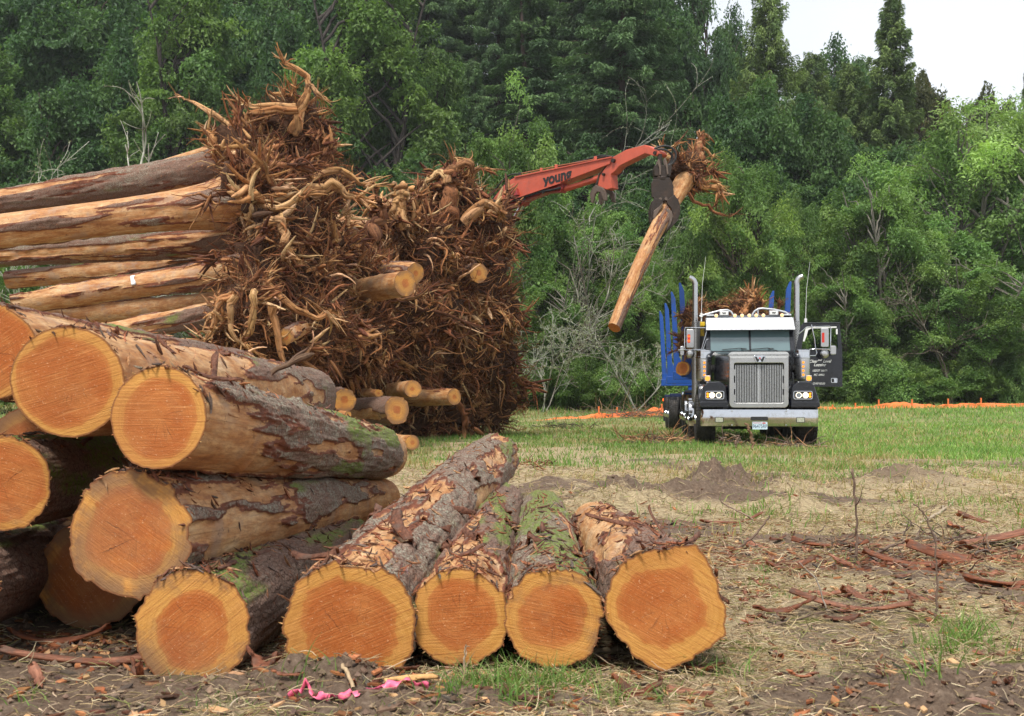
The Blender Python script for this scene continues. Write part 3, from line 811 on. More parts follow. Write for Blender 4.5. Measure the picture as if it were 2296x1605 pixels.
CUTG = 'sawn logs in the pile nearest the camera'
def cut_log(label, f0, d0, rpx, f1, d1, r1px, seed, heart=0.62, stain=0.0, pith=(0, 0), poly=None, flakes=3, nL=320, nA=220, amt=0.045, **kw):
    p0 = P(f0[0], f0[1], d0); p1 = P(f1[0], f1[1], d1)
    r0 = rpx * d0 / F; r1 = r1px * d1 / F
    ol = outline(seed, amt, poly, nA); heart = heart * 1.06
    V, Fq, zone, lv, fr = log_body(p0, p1, r0, r1, seed, nA=nA, nL=nL, ol=ol, **kw)
    ax, side, up2, rad, cen, b = fr
    loc = np.array([p0[0], p0[1], 0.0])
    root = thing('sawn_log', label, 'log', loc, 0, CUTG)
    ob('trunk', mesh_from('trunk', V.reshape(-1, 3) - loc, Fq, True, cols={'zone': zone}, vecs={'lv': lv}), M_LOG, root)
    # the sawn end sits inside the bark: bark rim stays visible round it
    rim = V[0]
    fv, ff, fc, par = face_disc(rim, cen[0, 0], ax, side, up2, heart, seed, stain, (pith[0] * r0, pith[1] * r0))
    ob('cut_face', mesh_from('cut_face', fv - loc, ff, True, cols={'par': par}, vecs={'fc': fc}), M_FACE, root)
    fv, ff, fc, par = face_disc(V[-1], cen[-1, 0], -ax, side, up2, heart, seed + 3, stain)
    ob('cut_face', mesh_from('cut_face', fv - loc, [ff[0][:, ::-1], ff[1][:, ::-1]], True, cols={'par': par}, vecs={'fc': fc}), M_FACE, root)
    r = np.random.default_rng(seed * 7 + 1)
    # splinters round the rim
    n = 42
    a = r.integers(0, nA, n)
    st = rim[a] + ax * 0.004
    dr = -ax * r.uniform(0.3, 1.0, (n, 1)) + nrm(rim[a] - cen[0, 0]) * r.uniform(-0.1, 0.7, (n, 1)) + r.normal(size=(n, 3)) * 0.25
    pth = walk(st, dr, r.uniform(0.002, 0.007, n), 4, 0.2, None, r)
    rd = np.linspace(1, 0.15, 4)[None] * r.uniform(0.0012, 0.0035, n)[:, None]
    vv, fq = tubes(pth, rd, 4)
    tint = np.repeat(pal(n, [(0.62, 0.36, 0.15), (0.30, 0.11, 0.05), (0.5, 0.25, 0.1)]), 16, 0)
    ob('splinters', mesh_from('splinters', vv - loc, fq, False, cols={'tint': tint}), M_TINT, root)['kind'] = 'stuff'
    nA_ = rad.shape[1]; L = np.linalg.norm(p1 - p0)
    # loose scraps of bark and wood lying on the upper side
    n = int(34 * flakes)
    if n:
        ti = (rad.shape[0] * r.uniform(0.01, 0.93, n)).astype(int); ai = ((0.5 + r.normal(size=n) * 0.17) % 1.0 * 0.5 * nA_).astype(int)
        c_ = V[ti, ai] + nrm(V[ti, ai] - cen[ti, 0 * ai]) * 0.004
        up_ = nrm(V[ti, ai] - cen[ti, 0 * ai]); tn = nrm(ax * r.normal(size=(n, 1)) + np.cross(ax, up_) * r.normal(size=(n, 1)) + up_ * r.uniform(-0.1, 0.35, (n, 1)))
        ln = r.uniform(0.006, 0.045, n) ** 1.0
        pth = walk(c_ - tn * ln[:, None], tn, ln * 2 / 3, 4, 0.25, None, r)
        rd = np.array([0.5, 1, 0.8, 0.15])[None] * (ln * r.uniform(0.05, 0.22, n))[:, None]
        vv, fq = tubes(pth, rd, 4)
        tint = np.repeat(pal(n, [(0.20, 0.07, 0.035), (0.30, 0.12, 0.055), (0.12, 0.055, 0.035), (0.42, 0.22, 0.11), (0.14, 0.10, 0.08)], 0.2), 16, 0)
        ob('bark_scraps', mesh_from('bark_scraps', vv - loc, fq, False, cols={'tint': tint}), M_BARK, root)['kind'] = 'stuff'
    for k in range((flakes + 1) // 2):
        ti = int(rad.shape[0] * r.uniform(0.12, 0.8)); aa = r.uniform(0.15, 0.85) * math.pi
        ai = int(aa / (2 * math.pi) * nA_)
        base = cen[ti, ai] + (V[ti, ai] - cen[ti, ai]) * 1.01
        up_ = nrm(V[ti, ai] - cen[ti, ai])
        Lk = r.uniform(0.08, 0.30); Wk = r.uniform(0.02, 0.06)
        bv, bf, bc = bark_strip_mesh(Lk, Wk, r.uniform(-1.6, -0.4), seed * 10 + k, 0.006, r.uniform(0.0, 0.03))
        yaw = r.uniform(-1.2, 1.2); tx = np.cross(ax, up_)
        dy_ = nrm(ax * math.cos(yaw) + tx * math.sin(yaw)); dx_ = np.cross(dy_, up_)
        tl = r.uniform(-0.04, 0.10); dy2 = nrm(dy_ + up_ * tl)
        Wv = bv[:, 0:1] * dx_ + bv[:, 1:2] * dy2 + (bv[:, 2:3] + 0.002) * up_ + base
        ob('bark_flake', mesh_from('bark_flake', Wv - loc, bf, True, cols={'tint': bc}), M_BARK, root)
    return root

def build_cut_pile():
    cut_log('smooth barked log cut off by the left edge, topmost of the front pile', (-28, 792), 4.55, 108, (540, 838), 11.5, 50, 1, 0.80, 0.0, bark=0.35, lichen=0.6, moss=0.1, bark_far=0.6, flakes=3)
    cut_log('wide log with the big orange sawn end at upper left, between two others', (152, 856), 4.35, 122, (690, 888), 11.0, 60, 2, 0.74, 0.15, pith=(0.1, 0.15), bark=0.36, bark_near=-1.3, bark_far=0.9, lichen=0.8, moss=0.3, flakes=7,
            poly=[(0, 1.05), (45, 1.0), (90, 0.98), (135, 1.02), (180, 1.06), (230, 0.98), (290, 1.03)])
    cut_log('mossy green log lying on top with a ragged knot on its side', (361, 936), 4.2, 112, (862, 1018), 9.6, 53, 3, 0.70, 0.2, bark=0.56, bark_near=-1.1, lichen=1.0, moss=0.5, flakes=9, end_peel=2.0, barkt=0.016,
            poly=[(0, 0.96), (60, 1.0), (120, 1.02), (200, 0.98), (240, 1.06), (300, 0.97)])
    cut_log('mossy log cut off by the left edge, in the middle layer of the front pile', (8, 1086), 4.55, 100, (480, 1010), 9.0, 52, 4, 0.80, 0.1, bark=0.95, lichen=0.3, moss=0.62, flakes=4)
    cut_log('big log with clear growth rings and grey weathered bark, second layer', (291, 1198), 4.25, 133, (852, 1118), 9.6, 46, 5, 0.68, 0.75, pith=(0.12, -0.05), bark=0.50, bark_near=0.2, lichen=0.75, moss=0.12, flakes=10, end_peel=0.5,
            poly=[(0, 0.98), (60, 1.02), (120, 1.03), (180, 0.97), (250, 1.0), (300, 1.0)])
    cut_log('shaded log low in the gap, its end half hidden behind the ringed log', (200, 1292), 5.1, 112, (640, 1180), 10.0, 60, 6, 0.72, 0.9, bark=0.85, lichen=0.2, moss=0.3, flakes=0, nL=120)
    cut_log('dark log in the shadow at the bottom left edge', (-130, 1318), 4.3, 112, (330, 1190), 9.5, 60, 7, 0.6, 0.9, bark=0.95, lichen=0.1, moss=0.3, flakes=1, nL=160)
    cut_log('dark log deep in the gap under the two top left logs', (75, 1000), 5.4, 88, (420, 960), 9.5, 56, 13, 0.7, 0.9, bark=0.9, lichen=0.1, moss=0.3, flakes=0, nL=90, nA=90)
    cut_log('dark log wedged in the shadow behind the ringed log', (205, 1090), 5.6, 84, (470, 1070), 9.5, 56, 14, 0.7, 0.9, bark=0.9, lichen=0.1, moss=0.3, flakes=0, nL=90, nA=90)
    cut_log('round log on the ground with dirty lower rim, leftmost of the front row', (430, 1408), 4.2, 124, (775, 1218), 7.8, 58, 8, 0.60, 0.55, pith=(0.0, -0.05), bark=0.92, bark_near=0.1, lichen=0.42, moss=0.32, flakes=12,
            poly=[(0, 0.97), (90, 1.02), (180, 0.99), (270, 1.01)])
    cut_log('longest ground log with peeled pale patches, its end sunk in the soil', (786, 1396), 4.22, 138, (1112, 1024), 11.6, 49, 9, 0.66, 0.05, pith=(0.02, -0.45), bark=0.38, bark_near=0.5, bark_far=0.6, lichen=0.95, moss=0.2, flakes=16, barkt=0.018, bend=0.04, nL=340,
            poly=[(0, 1.03), (90, 0.93), (180, 1.03), (270, 1.0)])
    cut_log('smaller log with horizontal saw marks, right of the long sunken log', (1029, 1378), 4.25, 103, (1128, 1128), 8.9, 42, 10, 0.66, 0.15, bark=0.80, bark_near=-0.6, lichen=0.45, moss=0.40, flakes=12, pith=(0, 0.05))
    cut_log('log with bright green moss and a rotten split in its rim', (1240, 1384), 4.22, 105, (1214, 1150), 8.6, 49, 11, 0.63, 0.25, bark=0.92, bark_near=-0.3, bark_far=-0.25, lichen=0.8, moss=0.9, flakes=10)
    cut_log('rightmost log on the ground, its orange end squarish and tilted', (1489, 1358), 4.2, 126, (1330, 1172), 8.2, 47, 12, 0.66, 0.05, pith=(0.0, -0.05), bark=0.34, bark_near=0.9, lichen=0.35, moss=0.08, flakes=9,
            poly=[(10, 0.93), (35, 0.99), (62, 1.12), (95, 0.92), (130, 1.0), (160, 0.99), (190, 0.98), (225, 0.91), (272, 1.08), (300, 0.96), (335, 1.10)], amt=0.01)
build_cut_pile()
# ------------------------------------------------------------------ trees
def make_trunkmat():
    m = Nd('tree_bark_mat'); p = m.obj()
    mp = m.n('ShaderNodeMapping'); m.put(mp.inputs[0], p); mp.inputs['Scale'].default_value = (1, 1, 0.2)
    f = m.noise(mp.outputs[0], 9, 5, 0.7)
    c = m.mix(1.0, m.attr('tint'), m.ramp(f, [(0.3, (0.45, 0.45, 0.45)), (0.7, (1.5, 1.5, 1.5))]), 'MULTIPLY')
    return m.pbr(c, 0.95, 0, m.bump(f, 0.7, 0.03), 0.15)
M_TRUNK = make_trunkmat()

def broadleaf(seed, H, R, base=0.25, K=70, n=26000, leaf=0.13, tints=None, droop=0.2, clump=0.24, trunk_t=(0.075, 0.058, 0.045), stems=1, top=1.0, aspect=0.5, cone=0.0):
    r = np.random.default_rng(seed)
    zc0 = base * H; hh = (H - zc0) / 2; zc = zc0 + hh
    u = nrm(r.normal(size=(K, 3))); q = r.uniform(0.35, 1.0, K) ** 0.6
    C = u * q[:, None] * np.array([R, R, hh]) * 0.86
    lump = 1 + 0.28 * vnoise(u * 1.7 + seed, seed)
    C = C * lump[:, None]
    if cone: C[:, :2] *= (1 - cone * np.clip(C[:, 2:3] / hh, -0.6, 1))
    C[:, 2] += zc
    cr = R * clump * r.uniform(0.65, 1.3, K)
    # trunk and limbs
    paths = []; rads = []
    N = 9
    for s_ in range(stems):
        b0 = np.array([r.normal() * 0.25 * (stems > 1), r.normal() * 0.25 * (stems > 1), -0.3])
        tp = np.array([r.normal() * R * (0.12 + 0.28 * (stems > 1)), r.normal() * R * (0.12 + 0.28 * (stems > 1)), H * 0.86])
        t = np.linspace(0, 1, N)[:, None]
        pth = b0 + (tp - b0) * t + np.cumsum(r.normal(size=(N, 3)) * 0.012 * H, 0) * np.array([1, 1, 0]) * t
        paths.append(pth); rads.append((0.020 * H / stems ** 0.4) * (1 - 0.88 * t[:, 0]) + 0.01)
    tr = paths[:]
    for k in range(K):
        src = tr[k % stems]
        zt = np.clip((C[k, 2] - 0.35 * np.linalg.norm(C[k, :2]) - 0.1 * H) / (0.86 * H), 0.08, 0.95)
        i = zt * (N - 1); i0 = min(int(i), N - 2); p0 = src[i0] + (src[i0 + 1] - src[i0]) * (i - i0)
        t = np.linspace(0, 1, N)[:, None]
        mid = (p0 + C[k]) / 2 + np.array([0, 0, 0.12 * np.linalg.norm(C[k] - p0)]) + r.normal(size=3) * 0.06 * R
        pth = (1 - t) ** 2 * p0 + 2 * t * (1 - t) * mid + t ** 2 * C[k]
        pth = pth + r.normal(size=(N, 3)) * 0.015 * R * np.sin(t * math.pi)
        paths.append(pth); rads.append(0.0065 * H * (1 - 0.85 * t[:, 0]) * (0.7 + 0.3 * (1 - zt)))
    TV, TF = tubes(np.stack(paths), np.stack(rads), 6)
    TC = np.tile(np.array(trunk_t) , (len(TV), 1))
    # leaves grouped in clumps; most on the upper and outer skin of each clump
    wgt = cr ** 2; ck = r.choice(K, n, p=wgt / wgt.sum())
    d = nrm(r.normal(size=(n, 3)) + np.array([0, 0, 0.35]))
    rad = r.uniform(0, 1, n) ** 0.42
    off = d * (rad * cr[ck])[:, None] * np.array([1.2, 1.2, 0.50])
    off[:, 2] -= droop * np.linalg.norm(off[:, :2], axis=1)
    Pn = C[ck] + off
    Pn += r.normal(size=Pn.shape) * 0.03 * R
    Pn += np.stack([vnoise(Pn * (3.2 / R) + s_ * 9.1, seed + s_) for s_ in range(3)], -1) * 0.16 * R + np.stack([vnoise(Pn * (8.0 / R) + s_ * 5.1, seed + 7 + s_) for s_ in range(3)], -1) * 0.06 * R
    nr = nrm(d * 0.5 + np.array([0, 0, 0.75]) + r.normal(size=(n, 3)) * 0.5)
    tints = tints or [(0.045, 0.095, 0.025)]
    base_t = np.array(tints)[r.integers(0, len(tints), K)][ck]
    t = base_t * (1 + r.normal(size=(n, 1)) * 0.16) * (1 + 0.14 * r.normal(size=(K, 1))[ck])
    LV, LF, LT = leaf_cards(Pn, nr, leaf * r.uniform(0.6, 1.25, n), leaf * aspect * r.uniform(0.6, 1.2, n), np.clip(t, 0.004, 1), r)
    return (mesh_from('trunk', TV, TF, True, cols={'tint': TC}), mesh_from('crown', LV, LF, False, cols={'tint': LT}), M_LEAF)

def conifer(seed, H, R, n=30000, base=0.06, droop=0.45, tints=None, spacing=0.42, leaf=0.17, shape=0.85, upturn=0.15, gap=0.0, hang=0.35, trunk_t=(0.07, 0.05, 0.04)):
    r = np.random.default_rng(seed)
    N = 8
    levels = np.arange(base * H, H * 0.985, spacing)
    bz = []; ba = []
    for z in levels:
        m_ = r.integers(3, 6)
        if r.uniform() < gap: m_ = 1
        a0 = r.uniform(0, 6.28)
        for k in range(m_):
            bz.append(z + r.normal() * spacing * 0.35); ba.append(a0 + k * 6.283 / m_ + r.normal() * 0.35)
    bz = np.array(bz); ba = np.array(ba); B = len(bz)
    f = np.clip((H - bz) / (H * (1 - base)), 0.012, 1)
    L = R * f ** shape * r.uniform(0.6, 1.15, B) * (1 - 0.35 * sstep(0.8, 1.0, f)) + 0.12
    t = np.linspace(0, 1, N)[None, :, None]
    dx = np.stack([np.cos(ba), np.sin(ba)], 1)[:, None]
    rise = r.uniform(0.1, 0.35, B)[:, None, None] * (0.4 + 0.6 * (1 - f[:, None, None]))
    zz = bz[:, None, None] + L[:, None, None] * (rise * t - droop * t ** 1.6 + upturn * t ** 4)
    xy = dx * L[:, None, None] * t + r.normal(size=(B, N, 2)) * 0.03 * L[:, None, None] * t
    paths = np.concatenate([xy, zz], -1)
    rads = (0.013 * L[:, None] + 0.008) * (1 - 0.85 * t[0, :, 0])[None]
    TV, TF = tubes(paths, rads, 4)
    tp = np.stack([np.zeros(14), np.zeros(14), np.linspace(-0.5, H, 14)], 1); tp[:, :2] += np.cumsum(r.normal(size=(14, 2)) * 0.004 * H, 0) * 0.6
    TV2, TF2 = tubes(tp[None], np.linspace(0.017 * H, 0.01, 14)[None], 9)
    V = np.concatenate([TV, TV2]); Fq = np.concatenate([TF, TF2 + len(TV)])
    # sprays: side twigs along each branch that hang down
    w_ = L / L.sum(); bi = r.choice(B, n, p=w_)
    s = r.uniform(0.12, 1.02, n) ** 0.8
    i = np.clip(s, 0, 0.999) * (N - 1); i0 = i.astype(int); fr = (i - i0)[:, None]
    pt = paths[bi, i0] * (1 - fr) + paths[bi, i0 + 1] * fr
    side = np.stack([-np.sin(ba[bi]), np.cos(ba[bi]), np.zeros(n)], 1)
    spread = L[bi] * 0.28 * (1 - 0.75 * s) + 0.10
    so = r.uniform(-1, 1, n)
    pt = pt + side * (so * spread)[:, None]
    pt[:, 2] -= np.abs(so) * spread * 0.25 + r.uniform(0, 1, n) ** 1.5 * hang
    outw = np.stack([np.cos(ba[bi]), np.sin(ba[bi]), np.zeros(n)], 1)
    upv = nrm(outw * 0.7 + side * np.sign(so)[:, None] * 0.5 + np.array([0, 0, -0.75]))
    nr = nrm(np.array([0, 0, 1.0]) + outw * 0.6 + r.normal(size=(n, 3)) * 0.5)
    tints = tints or [(0.035, 0.062, 0.026)]
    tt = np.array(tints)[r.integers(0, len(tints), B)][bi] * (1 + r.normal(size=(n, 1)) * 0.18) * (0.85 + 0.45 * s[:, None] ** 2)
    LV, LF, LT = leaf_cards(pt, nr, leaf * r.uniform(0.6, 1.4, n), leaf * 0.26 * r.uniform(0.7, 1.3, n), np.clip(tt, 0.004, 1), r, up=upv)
    return (mesh_from('trunk', V, Fq, True, cols={'tint': np.tile(np.array(trunk_t), (len(V), 1))}), mesh_from('crown', LV, LF, False, cols={'tint': LT}), M_NEEDLE)

def snag_mesh(seed, H, spread=0.5, stems=3, depth=4, r0=0.06, tint=(0.30, 0.30, 0.25), lichen=0.5, tuft=1800):
    """bare lichen covered branches"""
    r = np.random.default_rng(seed)
    N = 7
    P_, R_ = [], []
    st = np.zeros((stems, 3)); st[:, :2] = r.normal(size=(stems, 2)) * 0.12
    d = nrm(np.stack([r.normal(size=stems) * spread * 0.55, r.normal(size=stems) * spread * 0.55, np.ones(stems)], 1))
    L = H * 0.5 * r.uniform(0.8, 1.15, stems); rad = np.full(stems, r0)
    for lv in range(depth):
        pth = walk(st, d, L / (N - 1), N, 0.16, np.array([0, 0, 0.03]), r)
        tp = np.linspace(1, 0.5, N)[None]
        P_.append(pth); R_.append(np.maximum(rad[:, None] * tp, 0.011))
        nb = 5 if lv < 2 else 4
        m_ = len(pth) * nb
        idx = np.repeat(np.arange(len(pth)), nb); pos = r.integers(2, N, m_)
        st = pth[idx, pos]; tn = nrm(pth[idx, pos] - pth[idx, pos - 1])
        d = nrm(tn * 0.8 + r.normal(size=(m_, 3)) * (0.45 + 0.2 * spread) + np.array([0, 0, 0.1]))
        L = L[idx] * r.uniform(0.35, 0.62, m_); rad = rad[idx] * 0.5
    Pa = np.concatenate(P_); Ra = np.concatenate(R_)
    V, Fq = tubes(Pa, Ra, 5)
    n_ = vnoise(V * 3.0, seed)[:, None]
    dark = np.array([0.11, 0.085, 0.065]); C = dark + (np.array(tint) - dark) * np.clip(lichen + n_ * 1.2, 0, 1)
    k = r.integers(0, len(Pa), tuft); kk = r.integers(0, N, tuft)
    c = Pa[k, kk] + r.normal(size=(tuft, 3)) * 0.02
    LV, LF, LT = leaf_cards(c, r.normal(size=(tuft, 3)), 0.045 * r.uniform(0.5, 1.3, tuft), 0.02, pal(tuft, [(0.34, 0.38, 0.24), (0.26, 0.31, 0.18), (0.40, 0.42, 0.30)]), r)
    return (mesh_from('trunk', V, Fq, True, cols={'tint': C}), mesh_from('lichen', LV, LF, False, cols={'tint': LT}), M_BLADE)

G_DARK = [(0.070, 0.140, 0.048), (0.090, 0.165, 0.054), (0.056, 0.120, 0.046)]
G_MID = [(0.120, 0.200, 0.055), (0.145, 0.225, 0.062), (0.098, 0.176, 0.052)]
G_LITE = [(0.205, 0.325, 0.105), (0.250, 0.360, 0.125), (0.165, 0.285, 0.095)]
G_WIL = [(0.135, 0.235, 0.070), (0.175, 0.275, 0.085), (0.205, 0.290, 0.080)]
G_CED = [(0.125, 0.180, 0.052), (0.145, 0.205, 0.060), (0.100, 0.155, 0.050)]
G_FIR = [(0.074, 0.132, 0.050), (0.090, 0.155, 0.056), (0.062, 0.114, 0.048)]
G_BRN = [(0.085, 0.095, 0.035), (0.115, 0.090, 0.045), (0.070, 0.085, 0.030)]
KINDS = {
 'maple_tree': dict(f=broadleaf, look='dark green broadleaf tree', cat='tree', v=[
    dict(H=20, R=6.5, base=0.12, K=90, n=60000, leaf=0.19, tints=G_DARK, clump=0.21),
    dict(H=18, R=6.0, base=0.10, K=80, n=52000, leaf=0.19, tints=G_DARK, clump=0.23)]),
 'alder_tree': dict(f=broadleaf, look='mid green leafy tree', cat='tree', v=[
    dict(H=24, R=6.0, base=0.10, K=110, n=70000, leaf=0.17, tints=G_MID, clump=0.18, stems=2, cone=0.35, trunk_t=(0.06, 0.05, 0.045)),
    dict(H=22, R=5.4, base=0.10, K=100, n=60000, leaf=0.17, tints=G_MID, clump=0.19, cone=0.4)]),
 'fir_tree': dict(f=conifer, look='dense dark fir with drooping boughs', cat='tree', v=[
    dict(H=34, R=6.2, n=125000, tints=G_FIR, leaf=0.17, spacing=0.5, droop=0.42, hang=0.6, shape=0.55),
    dict(H=34, R=5.6, n=105000, tints=G_FIR, leaf=0.17, spacing=0.58, droop=0.5, hang=0.6, gap=0.12, shape=0.6)]),
 'cedar_tree': dict(f=conifer, look='olive green cedar with hanging sprays', cat='tree', v=[
    dict(H=26, R=4.8, n=110000, tints=G_CED, leaf=0.15, spacing=0.40, droop=0.35, hang=0.9, upturn=0.25, shape=0.5),
    dict(H=26, R=3.6, n=90000, tints=G_CED, leaf=0.15, spacing=0.48, droop=0.30, hang=0.7, upturn=0.25, shape=0.62, gap=0.12)]),
 'willow_tree': dict(f=broadleaf, look='bright feathery willow', cat='tree', v=[
    dict(H=11, R=4.2, base=0.02, K=100, n=62000, leaf=0.13, tints=G_WIL, clump=0.2, droop=0.45, aspect=0.26, stems=3)]),
 'ash_tree': dict(f=broadleaf, look='spreading light green tree', cat='tree', v=[
    dict(H=14, R=5.6, base=0.03, K=130, n=80000, leaf=0.125, tints=G_LITE, clump=0.17, droop=0.25, aspect=0.42, stems=4, trunk_t=(0.16, 0.145, 0.12)),
    dict(H=13, R=4.6, base=0.03, K=110, n=64000, leaf=0.12, tints=G_LITE + G_MID, clump=0.18, droop=0.25, aspect=0.42, stems=4, trunk_t=(0.16, 0.145, 0.12))]),
 'shrub': dict(f=broadleaf, look='leafy green shrub', cat='shrub', v=[
    dict(H=4.2, R=2.6, base=-0.05, K=60, n=26000, leaf=0.085, tints=G_MID + G_WIL, clump=0.25, stems=4),
    dict(H=3.4, R=2.8, base=-0.08, K=55, n=24000, leaf=0.08, tints=G_LITE + G_MID, clump=0.25, stems=4)]),
 'autumn_maple': dict(f=broadleaf, look='brownish green maple crown', cat='tree', v=[
    dict(H=17, R=5.5, base=0.1, K=90, n=34000, leaf=0.19, tints=G_BRN, clump=0.17)]),
}
PROTO = {}
def plant(kind, var, x, top, d, w=None, base_z=None, count={}, row='front', where=''):
    """x: photo column of the stem, top: photo row of the crown top, d: distance; w: photo width of the crown"""
    spec = KINDS[kind]; v = spec['v'][var]
    d = d + (4 + 7 * float(sstep(1500, 1850, x)) if row == FRONT else (6 if row == MIDR else 4))
    X = (x - 1147.5) * d / F
    zb = float(gz(X, d)) - 0.1 if base_z is None else base_z
    Zt = CH - (top - 890) * d / F
    H = max(2.0, Zt - zb) * (1.08 if spec['f'] is broadleaf else 1.0); s = H / v['H']
    sw = s if w is None else (w * d / F) / (2 * v['R'])
    rz = rng.uniform(0, 6.28)
    key = (kind, var)
    if key not in PROTO:
        tm, cm, mat = spec['f'](300 + sum(map(ord, kind)) + var, **v)
        root = thing(kind, 'x', spec['cat'])
        ob('trunk', tm, M_TRUNK, root); ob('crown', cm, mat, root)
        PROTO[key] = root
    else:
        root = dup(PROTO[key])
    root.location = (X, d, zb); root.rotation_euler = (0, 0, rz); root.scale = (sw, sw, s)
    root['_x'] = x; root['_row'] = row; root['_kind'] = kind
    PLANTED.append((x, row, kind, root))
    return root
PLANTED = []

FRONT, MIDR, BACK = 'at the meadow edge', 'just behind the meadow edge', 'high on the slope behind'
def build_forest():
    # back row on the slope, reaching past the top of the picture
    for (k, v, x, top, d, w_) in [
        ('maple_tree', 0, -120, -160, 84, 420), ('fir_tree', 1, 60, -260, 92, 330), ('maple_tree', 1, 190, -80, 86, 400), ('fir_tree', 0, 330, -300, 96, 340),
        ('maple_tree', 0, 480, -60, 90, 380), ('fir_tree', 1, 600, -120, 98, 300), ('maple_tree', 1, 650, -60, 88, 330),
        ('maple_tree', 0, 780, -120, 92, 330), ('fir_tree', 1, 960, -240, 95, 300), ('fir_tree', 0, 1110, -150, 88, 300),
        ('fir_tree', 1, 1200, -260, 92, 320), ('fir_tree', 0, 1330, -300, 90, 360), ('maple_tree', 1, 1420, -70, 96, 300), ('maple_tree', 0, 1560, -70, 98, 230), ('maple_tree', 1, 1635, 30, 96, 160),
        ('cedar_tree', 0, 1722, -70, 84, 270), ('cedar_tree', 0, 1820, 110, 96, 240), ('maple_tree', 1, 1850, 100, 102, 210), ('cedar_tree', 0, 1905, 135, 86, 250), ('maple_tree', 0, 1930, 95, 110, 160),
        ('cedar_tree', 1, 2000, -40, 84, 250), ('autumn_maple', 0, 2105, 165, 92, 240), ('autumn_maple', 0, 2185, 205, 96, 190), ('autumn_maple', 0, 2060, 185, 88, 190), ('cedar_tree', 1, 2310, 105, 82, 120),
        ('fir_tree', 0, 20, -420, 102, 460), ('maple_tree', 1, 100, -240, 98, 420), ('maple_tree', 0, 300, -260, 104, 420), ('fir_tree', 1, 470, -420, 104, 460), ('maple_tree', 1, 560, -230, 104, 400), ('fir_tree', 0, 720, -420, 106, 460),
        ('maple_tree', 0, 880, -200, 104, 380), ('fir_tree', 1, 1020, -300, 104, 400), ('maple_tree', 1, 1260, -160, 106, 360), ('maple_tree', 0, 1440, -130, 104, 300), ('fir_tree', 0, 1270, -420, 98, 460), ('fir_tree', 1, 1420, -380, 100, 420), ('fir_tree', 1, 880, -400, 98, 440),
        ('maple_tree', 1, 2260, 290, 94, 200), ('maple_tree', 0, 2420, 270, 92, 260), ('maple_tree', 1, 2080, 330, 80, 260)]:
        plant(k, v, x, top, d, w_, row=BACK)
    # middle row
    for (k, v, x, top, d, w_) in [
        ('alder_tree', 1, -60, 60, 72, 330), ('maple_tree', 0, 110, 170, 70, 340), ('maple_tree', 1, 250, 90, 74, 300), ('alder_tree', 0, 430, -60, 70, 360), ('maple_tree', 1, 590, 120, 74, 260),
        ('alder_tree', 0, 830, -90, 70, 400), ('alder_tree', 1, 990, 60, 74, 220), ('fir_tree', 0, 1395, -250, 72, 460), ('fir_tree', 1, 1190, -120, 74, 380), ('fir_tree', 0, 1060, 120, 72, 190),
        ('maple_tree', 0, 1520, 170, 78, 260), ('maple_tree', 0, 1690, 165, 68, 330), ('maple_tree', 1, 1830, 235, 66, 260), ('maple_tree', 0, 1960, 290, 68, 260), ('maple_tree', 1, 1610, 240, 70, 220),
        ('maple_tree', 1, 1780, 400, 64, 300), ('maple_tree', 0, 1330, 300, 66, 300), ('maple_tree', 1, 700, 330, 66, 300), ('maple_tree', 0, 930, 330, 66, 300), ('maple_tree', 1, 380, 360, 66, 300),
        ('maple_tree', 0, 60, 380, 64, 330), ('maple_tree', 1, 560, 420, 62, 280), ('maple_tree', 0, 1100, 480, 64, 300), ('maple_tree', 1, 1480, 420, 64, 280), ('maple_tree', 0, -110, 300, 66, 300)]:
        plant(k, v, x, top, d, w_, row=MIDR)
    # front row
    for (k, v, x, top, d, w_) in [
        ('ash_tree', 1, 1128, 255, 52, 300), ('ash_tree', 1, 1290, 470, 54, 240), ('willow_tree', 0, 1650, 355, 52, 300), ('willow_tree', 0, 1775, 440, 54, 190), ('willow_tree', 0, 1560, 500, 54, 200),
        ('ash_tree', 0, 2150, 225, 56, 500), ('ash_tree', 1, 1985, 390, 52, 320), ('ash_tree', 0, 2330, 235, 60, 380), ('ash_tree', 1, 1890, 600, 50, 240), ('ash_tree', 1, 2170, 560, 50, 300),
        ('willow_tree', 0, 1420, 560, 52, 230), ('ash_tree', 1, 1210, 600, 50, 220), ('willow_tree', 0, 1700, 600, 50, 240), ('alder_tree', 1, 100, 470, 56, 260), ('alder_tree', 1, 320, 500, 56, 260),
        ('ash_tree', 0, 2420, 480, 52, 300), ('ash_tree', 1, 1350, 430, 58, 230)]:
        plant(k, v, x, top, d, w_, row=FRONT)
    for i in range(34):
        x = 1130 + i * 37 + rng.normal() * 12
        d = 48 + rng.uniform(-1, 6)
        plant('shrub', int(rng.integers(0, 2)), x, rng.uniform(745, 825) if x < 1850 else rng.uniform(770, 845), d, rng.uniform(110, 190), row=FRONT)
    for i in range(6):
        plant('shrub', i % 2, -40 + i * 190, rng.uniform(560, 700), 46 + rng.uniform(-2, 3), 230, row=FRONT)
    # labels: look + place counted from the left within its row
    groups = {}
    for (x, row, kind, root) in PLANTED: groups.setdefault((kind, row), []).append((x, root))
